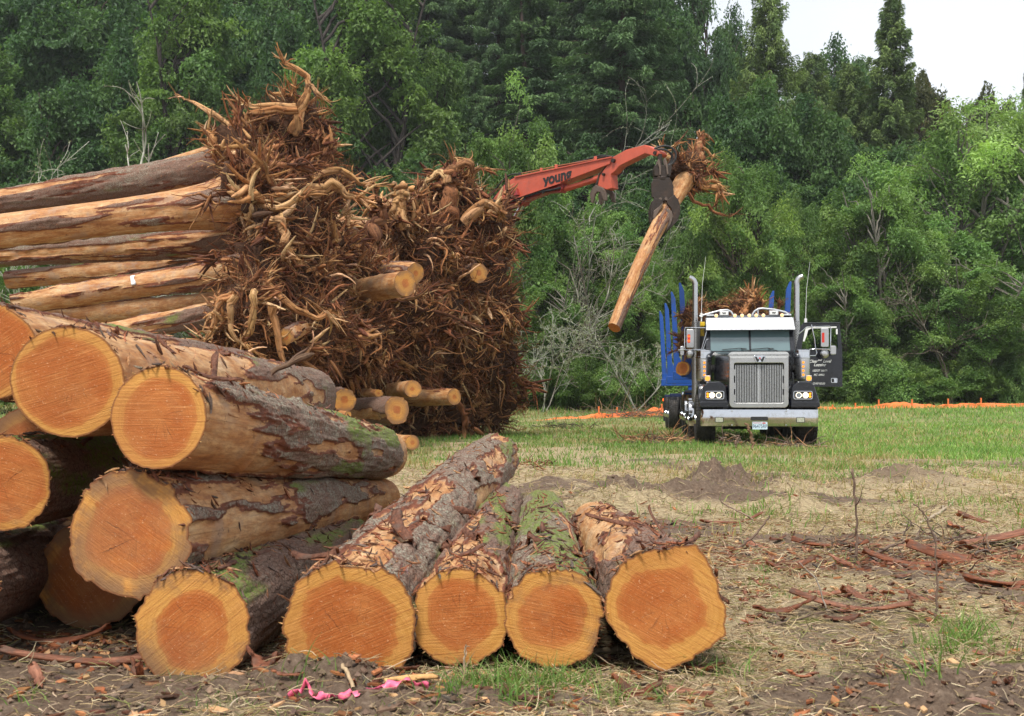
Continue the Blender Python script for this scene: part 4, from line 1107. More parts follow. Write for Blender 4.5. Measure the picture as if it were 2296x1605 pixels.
    ords = ['leftmost', 'second', 'third', 'fourth', 'fifth', 'sixth', 'seventh', 'eighth', 'ninth', 'tenth', 'eleventh', 'twelfth', 'thirteenth', 'fourteenth', 'fifteenth', 'sixteenth', 'seventeenth', 'eighteenth', 'nineteenth', 'twentieth',
            'twenty-first', 'twenty-second', 'twenty-third', 'twenty-fourth', 'twenty-fifth', 'twenty-sixth', 'twenty-seventh', 'twenty-eighth', 'twenty-ninth', 'thirtieth', 'thirty-first', 'thirty-second', 'thirty-third', 'thirty-fourth', 'thirty-fifth', 'thirty-sixth', 'thirty-seventh', 'thirty-eighth', 'thirty-ninth', 'fortieth', 'forty-first', 'forty-second']
    for (kind, row), lst in groups.items():
        lst.sort(key=lambda t: t[0])
        for i, (x, root) in enumerate(lst):
            look = KINDS[kind]['look']
            if len(lst) == 1: root['label'] = f'{look}, the only one {row}'
            elif i == 0: root['label'] = f'{look}, leftmost of its kind {row}'
            elif i == len(lst) - 1: root['label'] = f'{look}, rightmost of its kind {row}'
            else: root['label'] = f'{look}, {ords[i]} from the left {row}'
            root['group'] = 'trees and shrubs ' + row
            for kk in ('_x', '_row', '_kind'): del root[kk]
build_forest()

def build_snags():
    def sn(label, x, base, d, H, seed, name='dead_tree', **kw):
        d = d + (5 if x < 1600 else 10); H = H * 1.25
        tm, cm, mat = snag_mesh(seed, H, **kw)
        X = (x - 1147.5) * d / F
        z = float(gz(X, d)) - 0.1
        root = thing(name, label, 'dead tree', (X, d, z + base), 0)
        ob('trunk', tm, M_TRUNK, root); l = ob('lichen', cm, mat, root); l['kind'] = 'stuff'
        return root
    sn('bare forked snag standing behind the long root logs at left', 385, 0, 38, 12.4, 3, spread=0.45, stems=2, r0=0.14, tint=(0.42, 0.41, 0.34), lichen=0.8)
    sn('pale lichen covered bush above the left end of the root logs', 110, 0, 38, 12.0, 8, spread=0.55, stems=6, r0=0.05, lichen=0.9, tint=(0.42, 0.42, 0.34), tuft=6000)
    sn('grey dead stems with whitish bark right of the stump pile, under the boom', 1265, 0, 49, 10.0, 14, spread=0.35, stems=4, r0=0.07, tint=(0.27, 0.26, 0.21))
    sn('dead tree with pale twigs rising above the red boom', 1310, 0, 51, 16.0, 21, spread=0.40, stems=4, r0=0.07, lichen=0.75, tuft=4000)
    sn('tangled lichen twigs low beside the blue truck stakes', 1425, 0, 44, 5.0, 30, spread=1.0, stems=3, r0=0.04, lichen=0.6, tuft=2500)
    sn('leafless lichen bush low at the right foot of the stump pile', 1215, 0, 45, 5.2, 31, spread=0.9, stems=3, r0=0.035, lichen=0.6, tuft=2000)
    sn('thin dead branches standing among the light green trees at far right', 2130, 0, 49.5, 7.0, 36, spread=0.35, stems=3, r0=0.06, tint=(0.20, 0.18, 0.15), lichen=0.3, tuft=300)
    sn('pale dead branches reaching up at the right edge of the trees', 2275, 0, 51, 9.0, 37, spread=0.4, stems=3, r0=0.06, tint=(0.30, 0.28, 0.22), lichen=0.4, tuft=500)
    sn('leafless scrub below the lowest root logs at left', 520, 0, 46, 7.5, 45, spread=0.9, stems=5, r0=0.04, lichen=0.7, tuft=4000)
build_snags()
# ------------------------------------------------------------------ root wads
def make_rootmat():
    m = Nd('root_mat'); p = m.obj()
    lv = m.attr('lv', 'Vector')
    mp = m.n('ShaderNodeMapping'); m.put(mp.inputs[0], lv); mp.inputs['Scale'].default_value = (1, 0.10, 1)
    f = m.noise(mp.outputs[0], 26, 4, 0.7); g = m.noise(p, 9, 5, 0.65)
    c = m.mix(1.0, m.attr('tint'), m.ramp(f, [(0.28, (0.30, 0.26, 0.24)), (0.5, (1.0, 1.0, 1.0)), (0.72, (1.7, 1.8, 1.9))]), 'MULTIPLY')
    c = m.mix(m.mapr(g, 0.52, 0.66, 0, 0.75), c, (0.085, 0.042, 0.026))
    return m.pbr(c, 0.9, 0, m.bump(f, 0.9, 0.02), 0.15)
M_ROOT = make_rootmat()
def make_soilmat():
    m = Nd('root_soil_mat'); p = m.obj()
    f = m.noise(p, 16, 7, 0.7); g = m.noise(p, 4, 4, 0.6)
    c = m.ramp(f, [(0.3, (0.035, 0.018, 0.012)), (0.55, (0.095, 0.050, 0.031)), (0.8, (0.19, 0.11, 0.068))])
    c = m.mix(m.mapr(g, 0.5, 0.7, 0, 0.5), c, (0.115, 0.058, 0.036))
    return m.pbr(c, 0.97, 0, m.bump(f, 1.0, 0.06), 0.1)
M_SOIL = make_soilmat()
TAN = [(0.50, 0.285, 0.13), (0.44, 0.22, 0.09), (0.60, 0.38, 0.20), (0.34, 0.15, 0.06), (0.40, 0.19, 0.075)]
RED = [(0.20, 0.075, 0.036), (0.28, 0.112, 0.050), (0.15, 0.060, 0.032), (0.10, 0.043, 0.026), (0.36, 0.17, 0.075)]

def root_tubes(paths, rad, sides, cols, lump=0.0, seed=0):
    V, Fq = tubes(paths, rad, sides)
    T, N, _ = paths.shape
    if lump:
        c = np.repeat(paths.reshape(-1, 3), sides, 0)
        V = c + (V - c) * (1 + lump * vnoise(V * 7, seed) + lump * 0.7 * vnoise(V * 19, seed + 1))[:, None]
    th = np.tile(np.arange(sides) / sides * 2 * math.pi, T * N)
    al = np.tile(np.repeat(np.arange(N), sides), T) * (np.linalg.norm(paths[:, 1] - paths[:, 0], axis=1).repeat(N * sides))
    rr = rad.reshape(-1).repeat(sides)
    idx = np.repeat(np.arange(T), N * sides)
    lv = np.stack([np.cos(th) * rr * 4 + idx * 0.7, al, np.sin(th) * rr * 4], 1)
    return V, Fq, np.repeat(cols, N * sides, 0), lv

def splinters(tip, dr, n, L, w_, r, cols):
    """flat tapered slivers fanning out of a broken end"""
    tip = np.repeat(tip[None], n, 0) + r.normal(size=(n, 3)) * w_ * 0.5
    d = nrm(dr[None] * 1.0 + r.normal(size=(n, 3)) * 0.45)
    pth = walk(tip - d * L * 0.3, d, L * r.uniform(0.10, 0.34, n), 6, 0.10, None, r)
    rad = np.array([0.7, 1.0, 0.95, 0.82, 0.6, 0.22])[None] * w_ * r.uniform(0.14, 0.40, n)[:, None]
    return root_tubes(pth, rad, 4, pal(n, cols, 0.15), 0, 0)

class Geo:
    def __init__(s): s.v = []; s.f = []; s.c = []; s.l = []; s.n = 0
    def add(s, g):
        V, Fq, c, lv = g
        s.v.append(V); s.f.append(Fq + s.n); s.c.append(c); s.l.append(lv); s.n += len(V)
    def mesh(s, name):
        return mesh_from(name, np.concatenate(s.v), np.concatenate(s.f), True, cols={'tint': np.clip(np.concatenate(s.c), 0.003, 1)}, vecs={'lv': np.concatenate(s.l)})

def blob(rx, ry, rz, seed, nu=36, nv=24, amp=0.3, c=(0, 0, 0)):
    u = np.linspace(0, 2 * math.pi, nu, endpoint=False); v = np.linspace(0.001, math.pi - 0.001, nv)
    Vv, U = np.meshgrid(v, u, indexing='ij')
    d = np.stack([np.sin(Vv) * np.cos(U), np.sin(Vv) * np.sin(U), np.cos(Vv)], -1)
    rr = 1 + amp * fbm(d * 1.6 + seed, 3, seed) * 1.6 + 0.16 * fbm(d * 7, 3, seed + 2)
    V = d * rr[..., None] * np.array([rx, ry, rz]) + np.array(c)
    i = np.arange(nv - 1)[:, None] * nu; j = np.arange(nu)[None]; k = (j + 1) % nu
    Fq = np.stack([i + j, i + nu + j, i + nu + k, i + k], -1).reshape(-1, 4)
    return V.reshape(-1, 3), Fq

def strands(cr, rad, ns, r, cols, fray=1.2, sides=6, twist=2.0):
    """a torn root: fibrous strands lying side by side and fraying towards the end"""
    N = len(cr); t = np.linspace(0, 1, N)
    tan = nrm(np.gradient(cr, axis=0)); ref = np.array([0.3, 0.2, 0.93]); a = nrm(np.cross(tan, ref)); b = np.cross(tan, a)
    P_ = []; R_ = []; C_ = []
    tone = pal(1, cols, 0.12)[0]
    for k in range(ns):
        ph = k / ns * 6.283 + r.normal() * 0.4 + twist * t * r.uniform(0.5, 1.5)
        off = rad * (0.10 if k == 0 else 0.52) * (1 + fray * 1.4 * t ** 5 * r.uniform(0.3, 1.6))
        wob = 0.18 * rad * np.interp(t, np.linspace(0, 1, 6), r.normal(size=6))
        P_.append(cr + a * (np.cos(ph) * off + wob)[:, None] + b * (np.sin(ph) * off)[:, None])
        cut = 1.0 if k == 0 else r.uniform(0.72, 1.0)
        rr = rad * (0.72 if k == 0 else r.uniform(0.34, 0.58)) * np.interp(t, [0, 0.04, cut - 0.14, cut, 1.0001], [0.9, 1, 1, 0.12, 0.05])
        R_.append(rr); C_.append((tone * 0.6 + pal(1, cols, 0.15)[0] * 0.4) * r.uniform(0.75, 1.25))
    return root_tubes(np.array(P_), np.array(R_), sides, np.array(C_), 0.10, int(r.integers(0, 999)))

def big_root(start, dr, L, r0, r, cols=TAN, N=14, jit=0.22, pull=None, split=True, sides=10, splits=10, taper=0.78):
    g = Geo()
    pth = walk(np.array([start]), np.array([dr]), np.array([L / (N - 1)]), N, jit, pull, r)
    t = np.linspace(0, 1, N)[None]
    rad = r0 * (1 - taper * t ** 0.8)
    c = pal(1, cols, 0.15)
    g.add(strands(pth[0], rad[0], 6, r, cols))
    if split:
        tip = pth[0, -2]; d = nrm(pth[0, -1] - pth[0, -3])
        g.add(splinters(tip, d, splits, min(0.8, max(0.25, L * 0.35)), r0 * 0.9, r, cols))
        k = int(N * 0.6)
        g.add(splinters(pth[0, k], nrm(d + r.normal(size=3) * 0.6), max(3, splits // 3), min(0.4, L * 0.25), r0 * 0.5, r, cols))
        # side rootlets
        m_ = 7
        ks = r.integers(2, N - 1, m_)
        st = pth[0, ks]; dd = nrm(nrm(pth[0, ks] - pth[0, ks - 1]) + r.normal(size=(m_, 3)) * 0.9)
        p2 = walk(st, dd, r.uniform(0.3, 0.8, m_) * L / 9, 10, 0.24, None, r)
        g.add(root_tubes(p2, r0 * 0.28 * r.uniform(0.5, 1.1, m_)[:, None] * np.linspace(1, 0.2, 10)[None], 5, pal(m_, cols + RED, 0.15)))
    return g

def rootwad(seed, R, trunk_L, trunk_r, name_len='', bark=0.35, nfine=700, nmed=70, nbig=17, extra=None, spire=0, axis_cut=True, trunk_dir_bend=0.0, droop=0.0):
    """local frame: +X is the root side, the trunk runs along -X. Returns list of (part name, mesh, material, kind)"""
    r = np.random.default_rng(seed)
    parts = []
    # trunk with flared butt
    V, Fq, zone, lv, fr = log_body((-trunk_L, 0, trunk_dir_bend), (0.12 * R, 0, 0), trunk_r * 0.70, trunk_r * 0.98, seed, nA=72, nL=200, bark=bark, bark_far=0.25, lichen=0.5, moss=0.22, barkt=0.034, near_pow=1.0, flare=0.9, streak=0.55)
    parts.append(('trunk', mesh_from('trunk', V.reshape(-1, 3), Fq, True, cols={'zone': zone}, vecs={'lv': lv}), M_LOG, None))
    ax, side, up2, rad, cen, b = fr
    fv, ff, fc, par = face_disc(V[0], cen[0, 0], ax, side, up2, 0.6, seed, 0.3, rings=6)
    parts.append(('cut_face', mesh_from('cut_face', fv, ff, True, cols={'par': par}, vecs={'fc': fc}), M_FACE, None))
    # soil and wood core
    bv, bf = blob(0.44 * R, 0.60 * R, 0.60 * R, seed, amp=0.5)
    parts.append(('soil_clump', mesh_from('soil_clump', bv, bf, True), M_SOIL, None))
    # thick roots
    for k in range(nbig):
        a = k / nbig * 2 * math.pi + r.normal() * 0.3
        xx = r.uniform(-0.35, 0.9)
        dr = nrm(np.array([xx, math.cos(a), math.sin(a)]))
        g = big_root(np.array([0.02, math.cos(a) * trunk_r * 0.7, math.sin(a) * trunk_r * 0.7]), dr, R * r.uniform(0.5, 1.2), trunk_r * r.uniform(0.20, 0.62), r, TAN if r.uniform() < 0.5 else RED, jit=0.17)
        parts.append(('root', g.mesh('root'), M_ROOT, None))
    # medium and fine roots, fibre slivers
    g = Geo()
    def shell(n, k=0.45):
        a = r.uniform(0, 2 * math.pi, n); q = r.uniform(0.1, 1, n) ** 0.5 * k * R
        x = r.uniform(-0.3, 0.45, n) * R
        return np.stack([x * (1 - (q / (k * R)) ** 2 * 0.4), np.cos(a) * q, np.sin(a) * q], 1)
    st = shell(nmed); dr = nrm(nrm(st * np.array([0.4, 1, 1])) + np.array([0.55, 0, -droop]) + r.normal(size=(nmed, 3)) * 0.5)
    g.add(root_tubes(walk(st, dr, R * r.uniform(0.4, 1.05, nmed) / 11, 12, 0.27, None, r), R * r.uniform(0.012, 0.042, nmed)[:, None] * np.linspace(1, 0.25, 12)[None], 5, pal(nmed, RED * 2 + TAN, 0.2), 0.25, seed))
    st = shell(nfine, 0.6); dr = nrm(nrm(st * np.array([0.5, 1, 1])) + np.array([0.5, 0, -droop]) + r.normal(size=(nfine, 3)) * 0.75)
    g.add(root_tubes(walk(st, dr, R * r.uniform(0.3, 1.0, nfine) / 9, 10, 0.34, None, r), R * r.uniform(0.003, 0.0085, nfine)[:, None] * np.linspace(1, 0.35, 10)[None], 3, pal(nfine, RED * 5 + TAN, 0.3)))
    parts.append(('fine_roots', g.mesh('fine_roots'), M_ROOT, 'stuff'))
    g = Geo()
    for k in range(22):
        a = r.uniform(0, 6.28); q = r.uniform(0.2, 0.85) * R
        p = np.array([r.uniform(-0.1, 0.5) * R, math.cos(a) * q, math.sin(a) * q]); d = nrm(p + r.normal(size=3) * 0.5 * R)
        g.add(splinters(p, d, 7, R * r.uniform(0.22, 0.5), R * r.uniform(0.07, 0.16), r, TAN if k % 3 else RED))
    parts.append(('torn_fibres', g.mesh('torn_fibres'), M_ROOT, 'stuff'))
    return parts

def put_parts(parts, root):
    for nm, me, mat, kind in parts:
        o = ob(nm, me, mat, root)
        if kind: o['kind'] = kind

def axis_rot(to):
    """rotation taking local +X to the direction `to`"""
    return Vector((1, 0, 0)).rotation_difference(Vector(to).normalized()).to_euler()

GR = np.random.default_rng(5)
def guided(name, label, pts, d, r0, r1, cols, cat='broken root', splits=12, side=4, lump=0.13, parent=None, ploc=None):
    r = GR
    pt = np.array([P(x, y, d + k * 0.04) for k, (x, y) in enumerate(pts)])
    n = len(pt); t = np.linspace(0, n - 1, n * 5)
    i = np.clip(t.astype(int), 0, n - 2); f = (t - i)[:, None]
    pm = pt[np.clip(i - 1, 0, n - 1)]; pa = pt[i]; pb = pt[i + 1]; pn = pt[np.clip(i + 2, 0, n - 1)]
    cr = 0.5 * ((2 * pa) + (-pm + pb) * f + (2 * pm - 5 * pa + 4 * pb - pn) * f ** 2 + (-pm + 3 * pa - 3 * pb + pn) * f ** 3)
    cr = cr + np.stack([np.interp(np.arange(len(cr)), np.arange(0, len(cr) + 3, 3), r.normal(size=len(np.arange(0, len(cr) + 3, 3)))) for _ in range(3)], 1) * r0 * 0.28
    g = Geo()
    rad = np.linspace(r0, r1, len(cr))
    rad = rad * 0.86 * np.interp(np.linspace(0, 1, len(rad)), np.linspace(0, 1, 7), r.uniform(0.8, 1.15, 7))
    g.add(strands(cr, rad, 7 if r0 > 0.03 else 2, r, cols))
    dr = nrm(cr[-1] - cr[-3])
    g.add(splinters(cr[-1], dr, splits, 0.35, max(r1, 0.03) * 1.3, r, cols))
    if side:
        ks = r.integers(3, len(cr) - 1, side); st = cr[ks]
        p2 = walk(st, nrm(r.normal(size=(side, 3)) + dr), r.uniform(0.02, 0.06, side), 9, 0.45, None, r)
        g.add(root_tubes(p2, r1 * 0.5 * np.linspace(1, 0.2, 9)[None].repeat(side, 0), 5, pal(side, cols, 0.15)))
    me = g.mesh(name)
    c = cr[0].copy() if ploc is None else np.array(ploc)
    co = np.empty(len(me.vertices) * 3, np.float32); me.vertices.foreach_get('co', co); co = co.reshape(-1, 3) - c.astype(np.float32); me.vertices.foreach_set('co', co.ravel())
    if parent is not None: return ob('root', me, M_ROOT, parent)
    o = ob(name, me, M_ROOT, None, c)
    return tag(o, label, cat, 'broken roots sticking out of the pile')

WADF = {}
WADG = 'uprooted trees with root wads in the big pile'
def build_root_pile():
    protos = []
    specs = [(71, 6.5, 0.30, 0.42), (72, 6.5, 0.34, 0.30), (73, 5.5, 0.26, 0.40), (74, 6.0, 0.32, 0.50), (75, 5.0, 0.28, 0.36)]
    for s, L, tr, bk in specs:
        root = thing('uprooted_tree', 'x', 'uprooted tree')
        put_parts(rootwad(s, 1.1, L, tr, bark=bk), root)
        protos.append(root)
    used = set()
    def wad(label, x, y, d, R, v, trunk_to=None, spin=None, dirv=None, group=WADG):
        """trunk_to: photo position (x, y, distance) the trunk points at"""
        c = P(x, y, d)
        if trunk_to is not None:
            dv = c - P(*trunk_to)
        else: dv = np.array(dirv)
        if v in used: root = dup(protos[v])
        else: root = protos[v]; used.add(v)
        q = Vector((1, 0, 0)).rotation_difference(Vector(dv).normalized())
        from mathutils import Quaternion
        sp = Quaternion((1, 0, 0), spin if spin is not None else rng.uniform(0, 6.28))
        root.rotation_euler = (q @ sp).to_euler()
        root.location = c; s = R / 1.1; root.scale = (s, s, s)
        root['label'] = label; root['group'] = group
        return root
    WADF['wad'] = wad
    # near stack: trunks run off to the left
    W = [
     ('upper peeled root log running off the left edge, highest of the stack', 545, 372, 22.6, 1.12, 0, (-120, 470, 21.8)),
     ('second root log with a mossy band next to its wad, below the highest one', 560, 452, 21.4, 1.20, 1, (-150, 535, 20.4)),
     ('root wad at the very top of the pile crowned by a broken spire root', 655, 292, 23.2, 0.90, 2, (200, 420, 28.0)),
     ('root wad hanging over the right shoulder of the near stack', 700, 415, 22.9, 0.88, 3, (250, 480, 27.5)),
     ('reddish root log directly under the see-through gap at left', 566, 540, 22.2, 0.88, 3, (-150, 582, 21.6)),
     ('grey barked root log in the middle of the left stack', 590, 580, 22.8, 0.85, 0, (-130, 640, 22.4)),
     ('root log with a white paint mark near its middle', 585, 600, 20.8, 0.95, 4, (-90, 700, 19.8)),
     ('pale root log partly hidden low in the left stack', 600, 672, 22.4, 0.8, 1, (60, 715, 22.4)),
     ('lowest root log of the left stack resting behind the sawn logs', 545, 692, 20.0, 0.86, 2, (110, 770, 19.2)),
     ('root wad bulging toward the meadow from mid height of the near stack', 690, 525, 22.4, 1.0, 4, (380, 560, 27)),
     ('root wad above the short sawn log with a round end', 660, 615, 21.6, 0.95, 1, (400, 640, 27)),
     ('root wad with long hanging fibres over the lowest left log', 545, 742, 19.6, 0.72, 0, (350, 700, 24)),
     ('root wad right beside the small round cut end', 690, 735, 21.4, 1.0, 3, (450, 720, 27)),
     ('root wad above the front pile where the dark branch sticks out', 600, 800, 20.4, 0.9, 2, (380, 780, 25)),
     ('root wad between the near stack and the long sawn log', 795, 640, 24.6, 1.0, 2, (500, 600, 30)),
     ('root wad low under the long sawn log', 790, 755, 23.8, 1.05, 0, (520, 720, 29)),
     # far stack
     ('root wad at the left end of the far stack crest', 890, 525, 26.8, 1.02, 1, (640, 480, 34)),
     ('root wad with an upright broken stem on top of the far stack', 1010, 462, 28.6, 1.12, 4, (760, 470, 36)),
     ('root wad at the upper right corner where the boom emerges', 1072, 520, 28.8, 1.12, 3, (830, 500, 36)),
     ('root wad on the crest between the two upright stubs', 940, 560, 27.0, 1.15, 0, (700, 540, 34)),
     ('root wad at the right end above the protruding short log', 1060, 618, 28.6, 1.18, 2, (820, 600, 36)),
     ('root wad in the middle of the far stack face', 985, 680, 27.6, 1.22, 1, (740, 650, 35)),
     ('root wad left of the middle, right of the long sawn log', 890, 700, 26.0, 1.1, 3, (640, 680, 33)),
     ('root wad fanning its thin roots toward the grey stems', 1085, 700, 29.2, 1.15, 0, (840, 680, 37)),
     ('root wad sprawling lowest but one at the right end', 1092, 800, 29.6, 1.12, 4, (850, 780, 37)),
     ('root wad low in the middle of the far stack face', 1000, 790, 28.2, 1.2, 3, (760, 760, 36)),
     ('root wad over the stack of short sawn butts', 895, 800, 26.6, 1.1, 4, (650, 780, 34)),
     ('root wad behind the left short butts', 800, 850, 25.8, 0.95, 1, (560, 820, 33)),
     ('root wad on the ground at the right foot of the pile', 1088, 895, 30.2, 1.12, 2, (850, 860, 38)),
     ('root wad on the ground behind the tip of the longest log', 1000, 905, 29.2, 1.12, 0, (760, 880, 37)),
     ('root wad on the ground right of the short butts', 930, 940, 28.4, 0.95, 3, (700, 900, 36)),
    ]
    for (lab, x, y, d, R, v, tt) in W:
        o = wad(lab, x, y, d, R, v, tt)
        if 'white paint mark' in lab: marked = o
    # special big roots on the skyline
    guided('broken_root', 'long thin root reaching left from the top wad', [(545, 300), (500, 268), (450, 240), (405, 217)], 22.4, 0.12, 0.02, TAN, splits=4)
    guided('broken_root', 'crooked spire root, the highest tip of the whole pile', [(655, 300), (680, 235), (695, 200), (690, 178), (660, 152), (637, 133)], 22.6, 0.13, 0.05, TAN, splits=9)
    guided('broken_root', 'short curved fork branching right off the spire root', [(692, 190), (705, 198), (718, 218)], 22.55, 0.07, 0.04, TAN, splits=10, side=2)
    guided('broken_root', 'upper of two parallel pale roots pointing left below the spire', [(665, 240), (620, 236), (575, 240), (545, 232)], 22.3, 0.085, 0.05, TAN)
    guided('broken_root', 'lower of two parallel pale roots pointing left below the spire', [(670, 252), (620, 250), (570, 252), (556, 262), (556, 300)], 22.2, 0.09, 0.05, TAN)
    guided('broken_root', 'stubby splintered root standing on the left shoulder of the top wad', [(490, 345), (482, 318), (475, 300), (466, 288)], 22.0, 0.11, 0.06, TAN)
    guided('broken_root', 'pale root jutting right with a frayed tip, uppermost on the right side', [(700, 395), (745, 382), (790, 398), (825, 412)], 22.2, 0.11, 0.05, TAN)
    guided('broken_root', 'thick frayed root jutting right below the pale one', [(690, 428), (730, 418), (765, 425), (800, 445)], 22.0, 0.15, 0.08, TAN, splits=18)
    guided('broken_root', 'bright knee shaped root hanging over the dark soil of the second wad', [(585, 380), (578, 372), (568, 395), (556, 425), (535, 440)], 20.6, 0.07, 0.10, TAN, splits=8)
    guided('broken_root', 'heavy pale root sweeping right across the second wad', [(535, 440), (580, 448), (630, 455), (680, 440)], 20.6, 0.14, 0.06, TAN, splits=14)
    guided('broken_root', 'arched root with a blunt hook above the dark upright stem', [(640, 545), (632, 510), (612, 492), (590, 505)], 20.2, 0.10, 0.09, TAN)
    guided('broken_root', 'dark upright stem between the wads of the left stack', [(588, 660), (592, 620), (592, 560), (590, 490)], 20.3, 0.24, 0.20, [(0.085, 0.045, 0.03)], splits=3, side=2, lump=0.12)
    guided('broken_root', 'long curved root sweeping down right over the low wads', [(585, 640), (620, 655), (665, 690), (710, 712), (735, 705)], 19.8, 0.12, 0.06, TAN, splits=14)
    guided('broken_root', 'first of the pale fibrous roots hanging before the lowest left log', [(520, 660), (495, 675), (482, 720), (460, 765)], 19.0, 0.10, 0.05, TAN, splits=14)
    guided('broken_root', 'second pale fibrous root hanging down, right of its neighbour', [(530, 665), (515, 700), (520, 745), (560, 780)], 18.9, 0.08, 0.04, TAN, splits=12)
    guided('broken_root', 'third hanging root, closest to the small round cut end', [(570, 650), (565, 690), (562, 730), (548, 760)], 19.0, 0.08, 0.05, TAN, splits=12)
    guided('broken_root', 'twisted root with cut stub tip just above the front pile', [(610, 690), (615, 730), (628, 775), (642, 820)], 18.8, 0.09, 0.05, TAN, splits=6)
    guided('broken_root', 'upright broken stem on the crest of the far stack', [(1005, 485), (1003, 455), (1000, 425), (1006, 398)], 27.6, 0.26, 0.19, RED, splits=12)
    guided('broken_root', 'root bent like a crook from the stem on the far crest', [(1003, 410), (1015, 378), (1040, 368), (1062, 376), (1098, 382)], 27.5, 0.19, 0.05, TAN + RED, splits=9)
    guided('broken_root', 'root drooping left from the stem on the far crest', [(1000, 402), (985, 388), (970, 400), (950, 412)], 27.5, 0.13, 0.04, TAN)
    guided('broken_root', 'stout frayed stub pointing up at the left of the far crest', [(895, 500), (890, 465), (900, 440), (893, 425)], 26.0, 0.22, 0.15, TAN, splits=18)
    guided('broken_root', 'second stout frayed stub, lower left of the far crest', [(848, 540), (846, 500), (852, 470), (845, 455)], 25.2, 0.22, 0.14, TAN + RED, splits=16)
    guided('broken_root', 'frayed root bundle leaning right on the far crest', [(1040, 500), (1075, 470), (1100, 462), (1120, 478)], 27.4, 0.18, 0.08, TAN, splits=16)
    guided('broken_root', 'thin root trailing right from the pile toward the grey stems', [(1090, 690), (1120, 700), (1150, 712), (1180, 742)], 28.6, 0.05, 0.012, RED, splits=2)
    guided('broken_root', 'dark crooked root crossing in front of the far stack', [(870, 650), (900, 672), (940, 660), (965, 640)], 24.2, 0.07, 0.04, RED, splits=3)
    guided('broken_root', 'long dark root running right below the long sawn log', [(900, 660), (930, 690), (985, 700), (1040, 720), (1090, 735)], 25.6, 0.06, 0.03, RED, splits=4)
    guided('broken_root', 'dark leaning stem at the foot of the pile, right of the pale butt', [(1020, 880), (1028, 905), (1040, 935), (1048, 958)], 27.2, 0.09, 0.12, RED, splits=2)
    guided('broken_root', 'barked branch stub poking up out of the front pile', [(555, 868), (600, 842), (650, 812), (702, 788)], 7.6, 0.018, 0.042, [(0.15, 0.09, 0.06)], splits=0, side=0, lump=0.2)
    # sawn short logs lodged among the roots
    def butt(label, a, da, b, db, rpx, seed, bark=0.3, **kw):
        """a = visible cut end, b = other end (photo positions)"""
        p0 = P(a[0], a[1], da); p1 = P(b[0], b[1], db); r0 = rpx * da / F
        V, Fq, zone, lv, fr = log_body(p0, p1, r0, r0 * 1.05, seed, nA=48, nL=60, bark=bark, lichen=0.2, moss=0.1, barkt=0.02, near_pow=1.0, **kw)
        loc = p0
        root = thing('sawn_butt', label, 'log', loc, 0, 'short sawn logs lodged in the root pile')
        ob('trunk', mesh_from('trunk', V.reshape(-1, 3) - loc, Fq, True, cols={'zone': zone}, vecs={'lv': lv}), M_LOG, root)
        ax, side, up2, rad, cen, b_ = fr
        for e, s_ in ((0, 1), (-1, -1)):
            fv, ff, fc, par = face_disc(V[e], cen[e, 0], ax * s_, side, up2, 0.30, seed, 0.8, rings=6)
            if s_ < 0: ff = [ff[0][:, ::-1], ff[1][:, ::-1]]
            ob('cut_face', mesh_from('cut_face', fv - loc, ff, True, cols={'par': par}, vecs={'fc': fc}), M_FACE, root)
    butt('long peeled log with a sawn end poking right out of the pile at mid height', (908, 635), 22.6, (700, 672), 25.5, 29, 81, bark=0.12)
    butt('pale log lying just behind the long peeled one', (932, 612), 24.2, (770, 604), 26.5, 22, 82, bark=0.3)
    butt('short barked butt with a bright sawn end, leftmost above the front pile', (772, 897), 20.6, (690, 887), 22.6, 24, 83, bark=0.75)
    butt('thick short butt with mottled bark in front of the other butts', (890, 919), 21.6, (770, 925), 23.8, 29, 84, bark=0.5)
    butt('stubby butt lying on top of the other short butts', (925, 872), 22.6, (880, 876), 25.4, 19, 85, bark=0.2)
    butt('pale peeled butt pointing right beside the leaning dark stem', (1018, 889), 25.0, (910, 892), 26.4, 19, 86, bark=0.12)
    butt('small yellow butt sitting low on the ground at the foot of the pile', (924, 992), 20.5, (880, 992), 21.6, 17, 87, bark=0.1)
    butt('small round cut end facing the camera among the roots', (640, 756), 18.9, (690, 730), 21.4, 17, 88, bark=0.3)
    butt('tiny wedge of pale wood between the stacked butts', (848, 882), 23.2, (815, 880), 24.2, 9, 89, bark=0.2)
    butt('short log stub poking out at the right of the far stack', (1072, 612), 27.2, (1000, 622), 29.0, 20, 90, bark=0.9)
    butt('thin pale plank-like log under the leftmost short butt', (780, 930), 20.4, (690, 926), 21.4, 9, 91, bark=0.05)
    # white paint band brushed across the marked log
    Mw = Matrix.LocRotScale(marked.location, marked.rotation_euler, marked.scale)
    ld = Mw.to_3x3().inverted() @ Vector((0, -1, 0.55)); a0 = math.atan2(ld[1], ld[2])
    tr_ = [c for c in marked.children if c.name.startswith('trunk')][0]
    co = np.empty(len(tr_.data.vertices) * 3, np.float32); tr_.data.vertices.foreach_get('co', co); co = co.reshape(-1, 3)
    pm = []
    for i_ in range(9):
        a = a0 + (i_ - 4) * 0.13
        for xx in (-2.63, -2.55 + 0.015 * math.sin(i_)):
            sel = co[(np.abs(co[:, 0] - xx) < 0.06)]; an = np.arctan2(sel[:, 1], sel[:, 2]); dlt = np.abs((an - a + math.pi) % (2 * math.pi) - math.pi)
            rr_ = np.hypot(sel[:, 1], sel[:, 2])[dlt < 0.35].max() + 0.012
            pm.append((xx, math.sin(a) * rr_, math.cos(a) * rr_))
    Fm = np.array([[2 * i_, 2 * i_ + 1, 2 * i_ + 3, 2 * i_ + 2] for i_ in range(8)])
    om = ob('paint_mark', mesh_from('paint_mark', np.array(pm), Fm, True), simple('mark_paint_mat', (0.75, 0.76, 0.78), 0.6), marked)
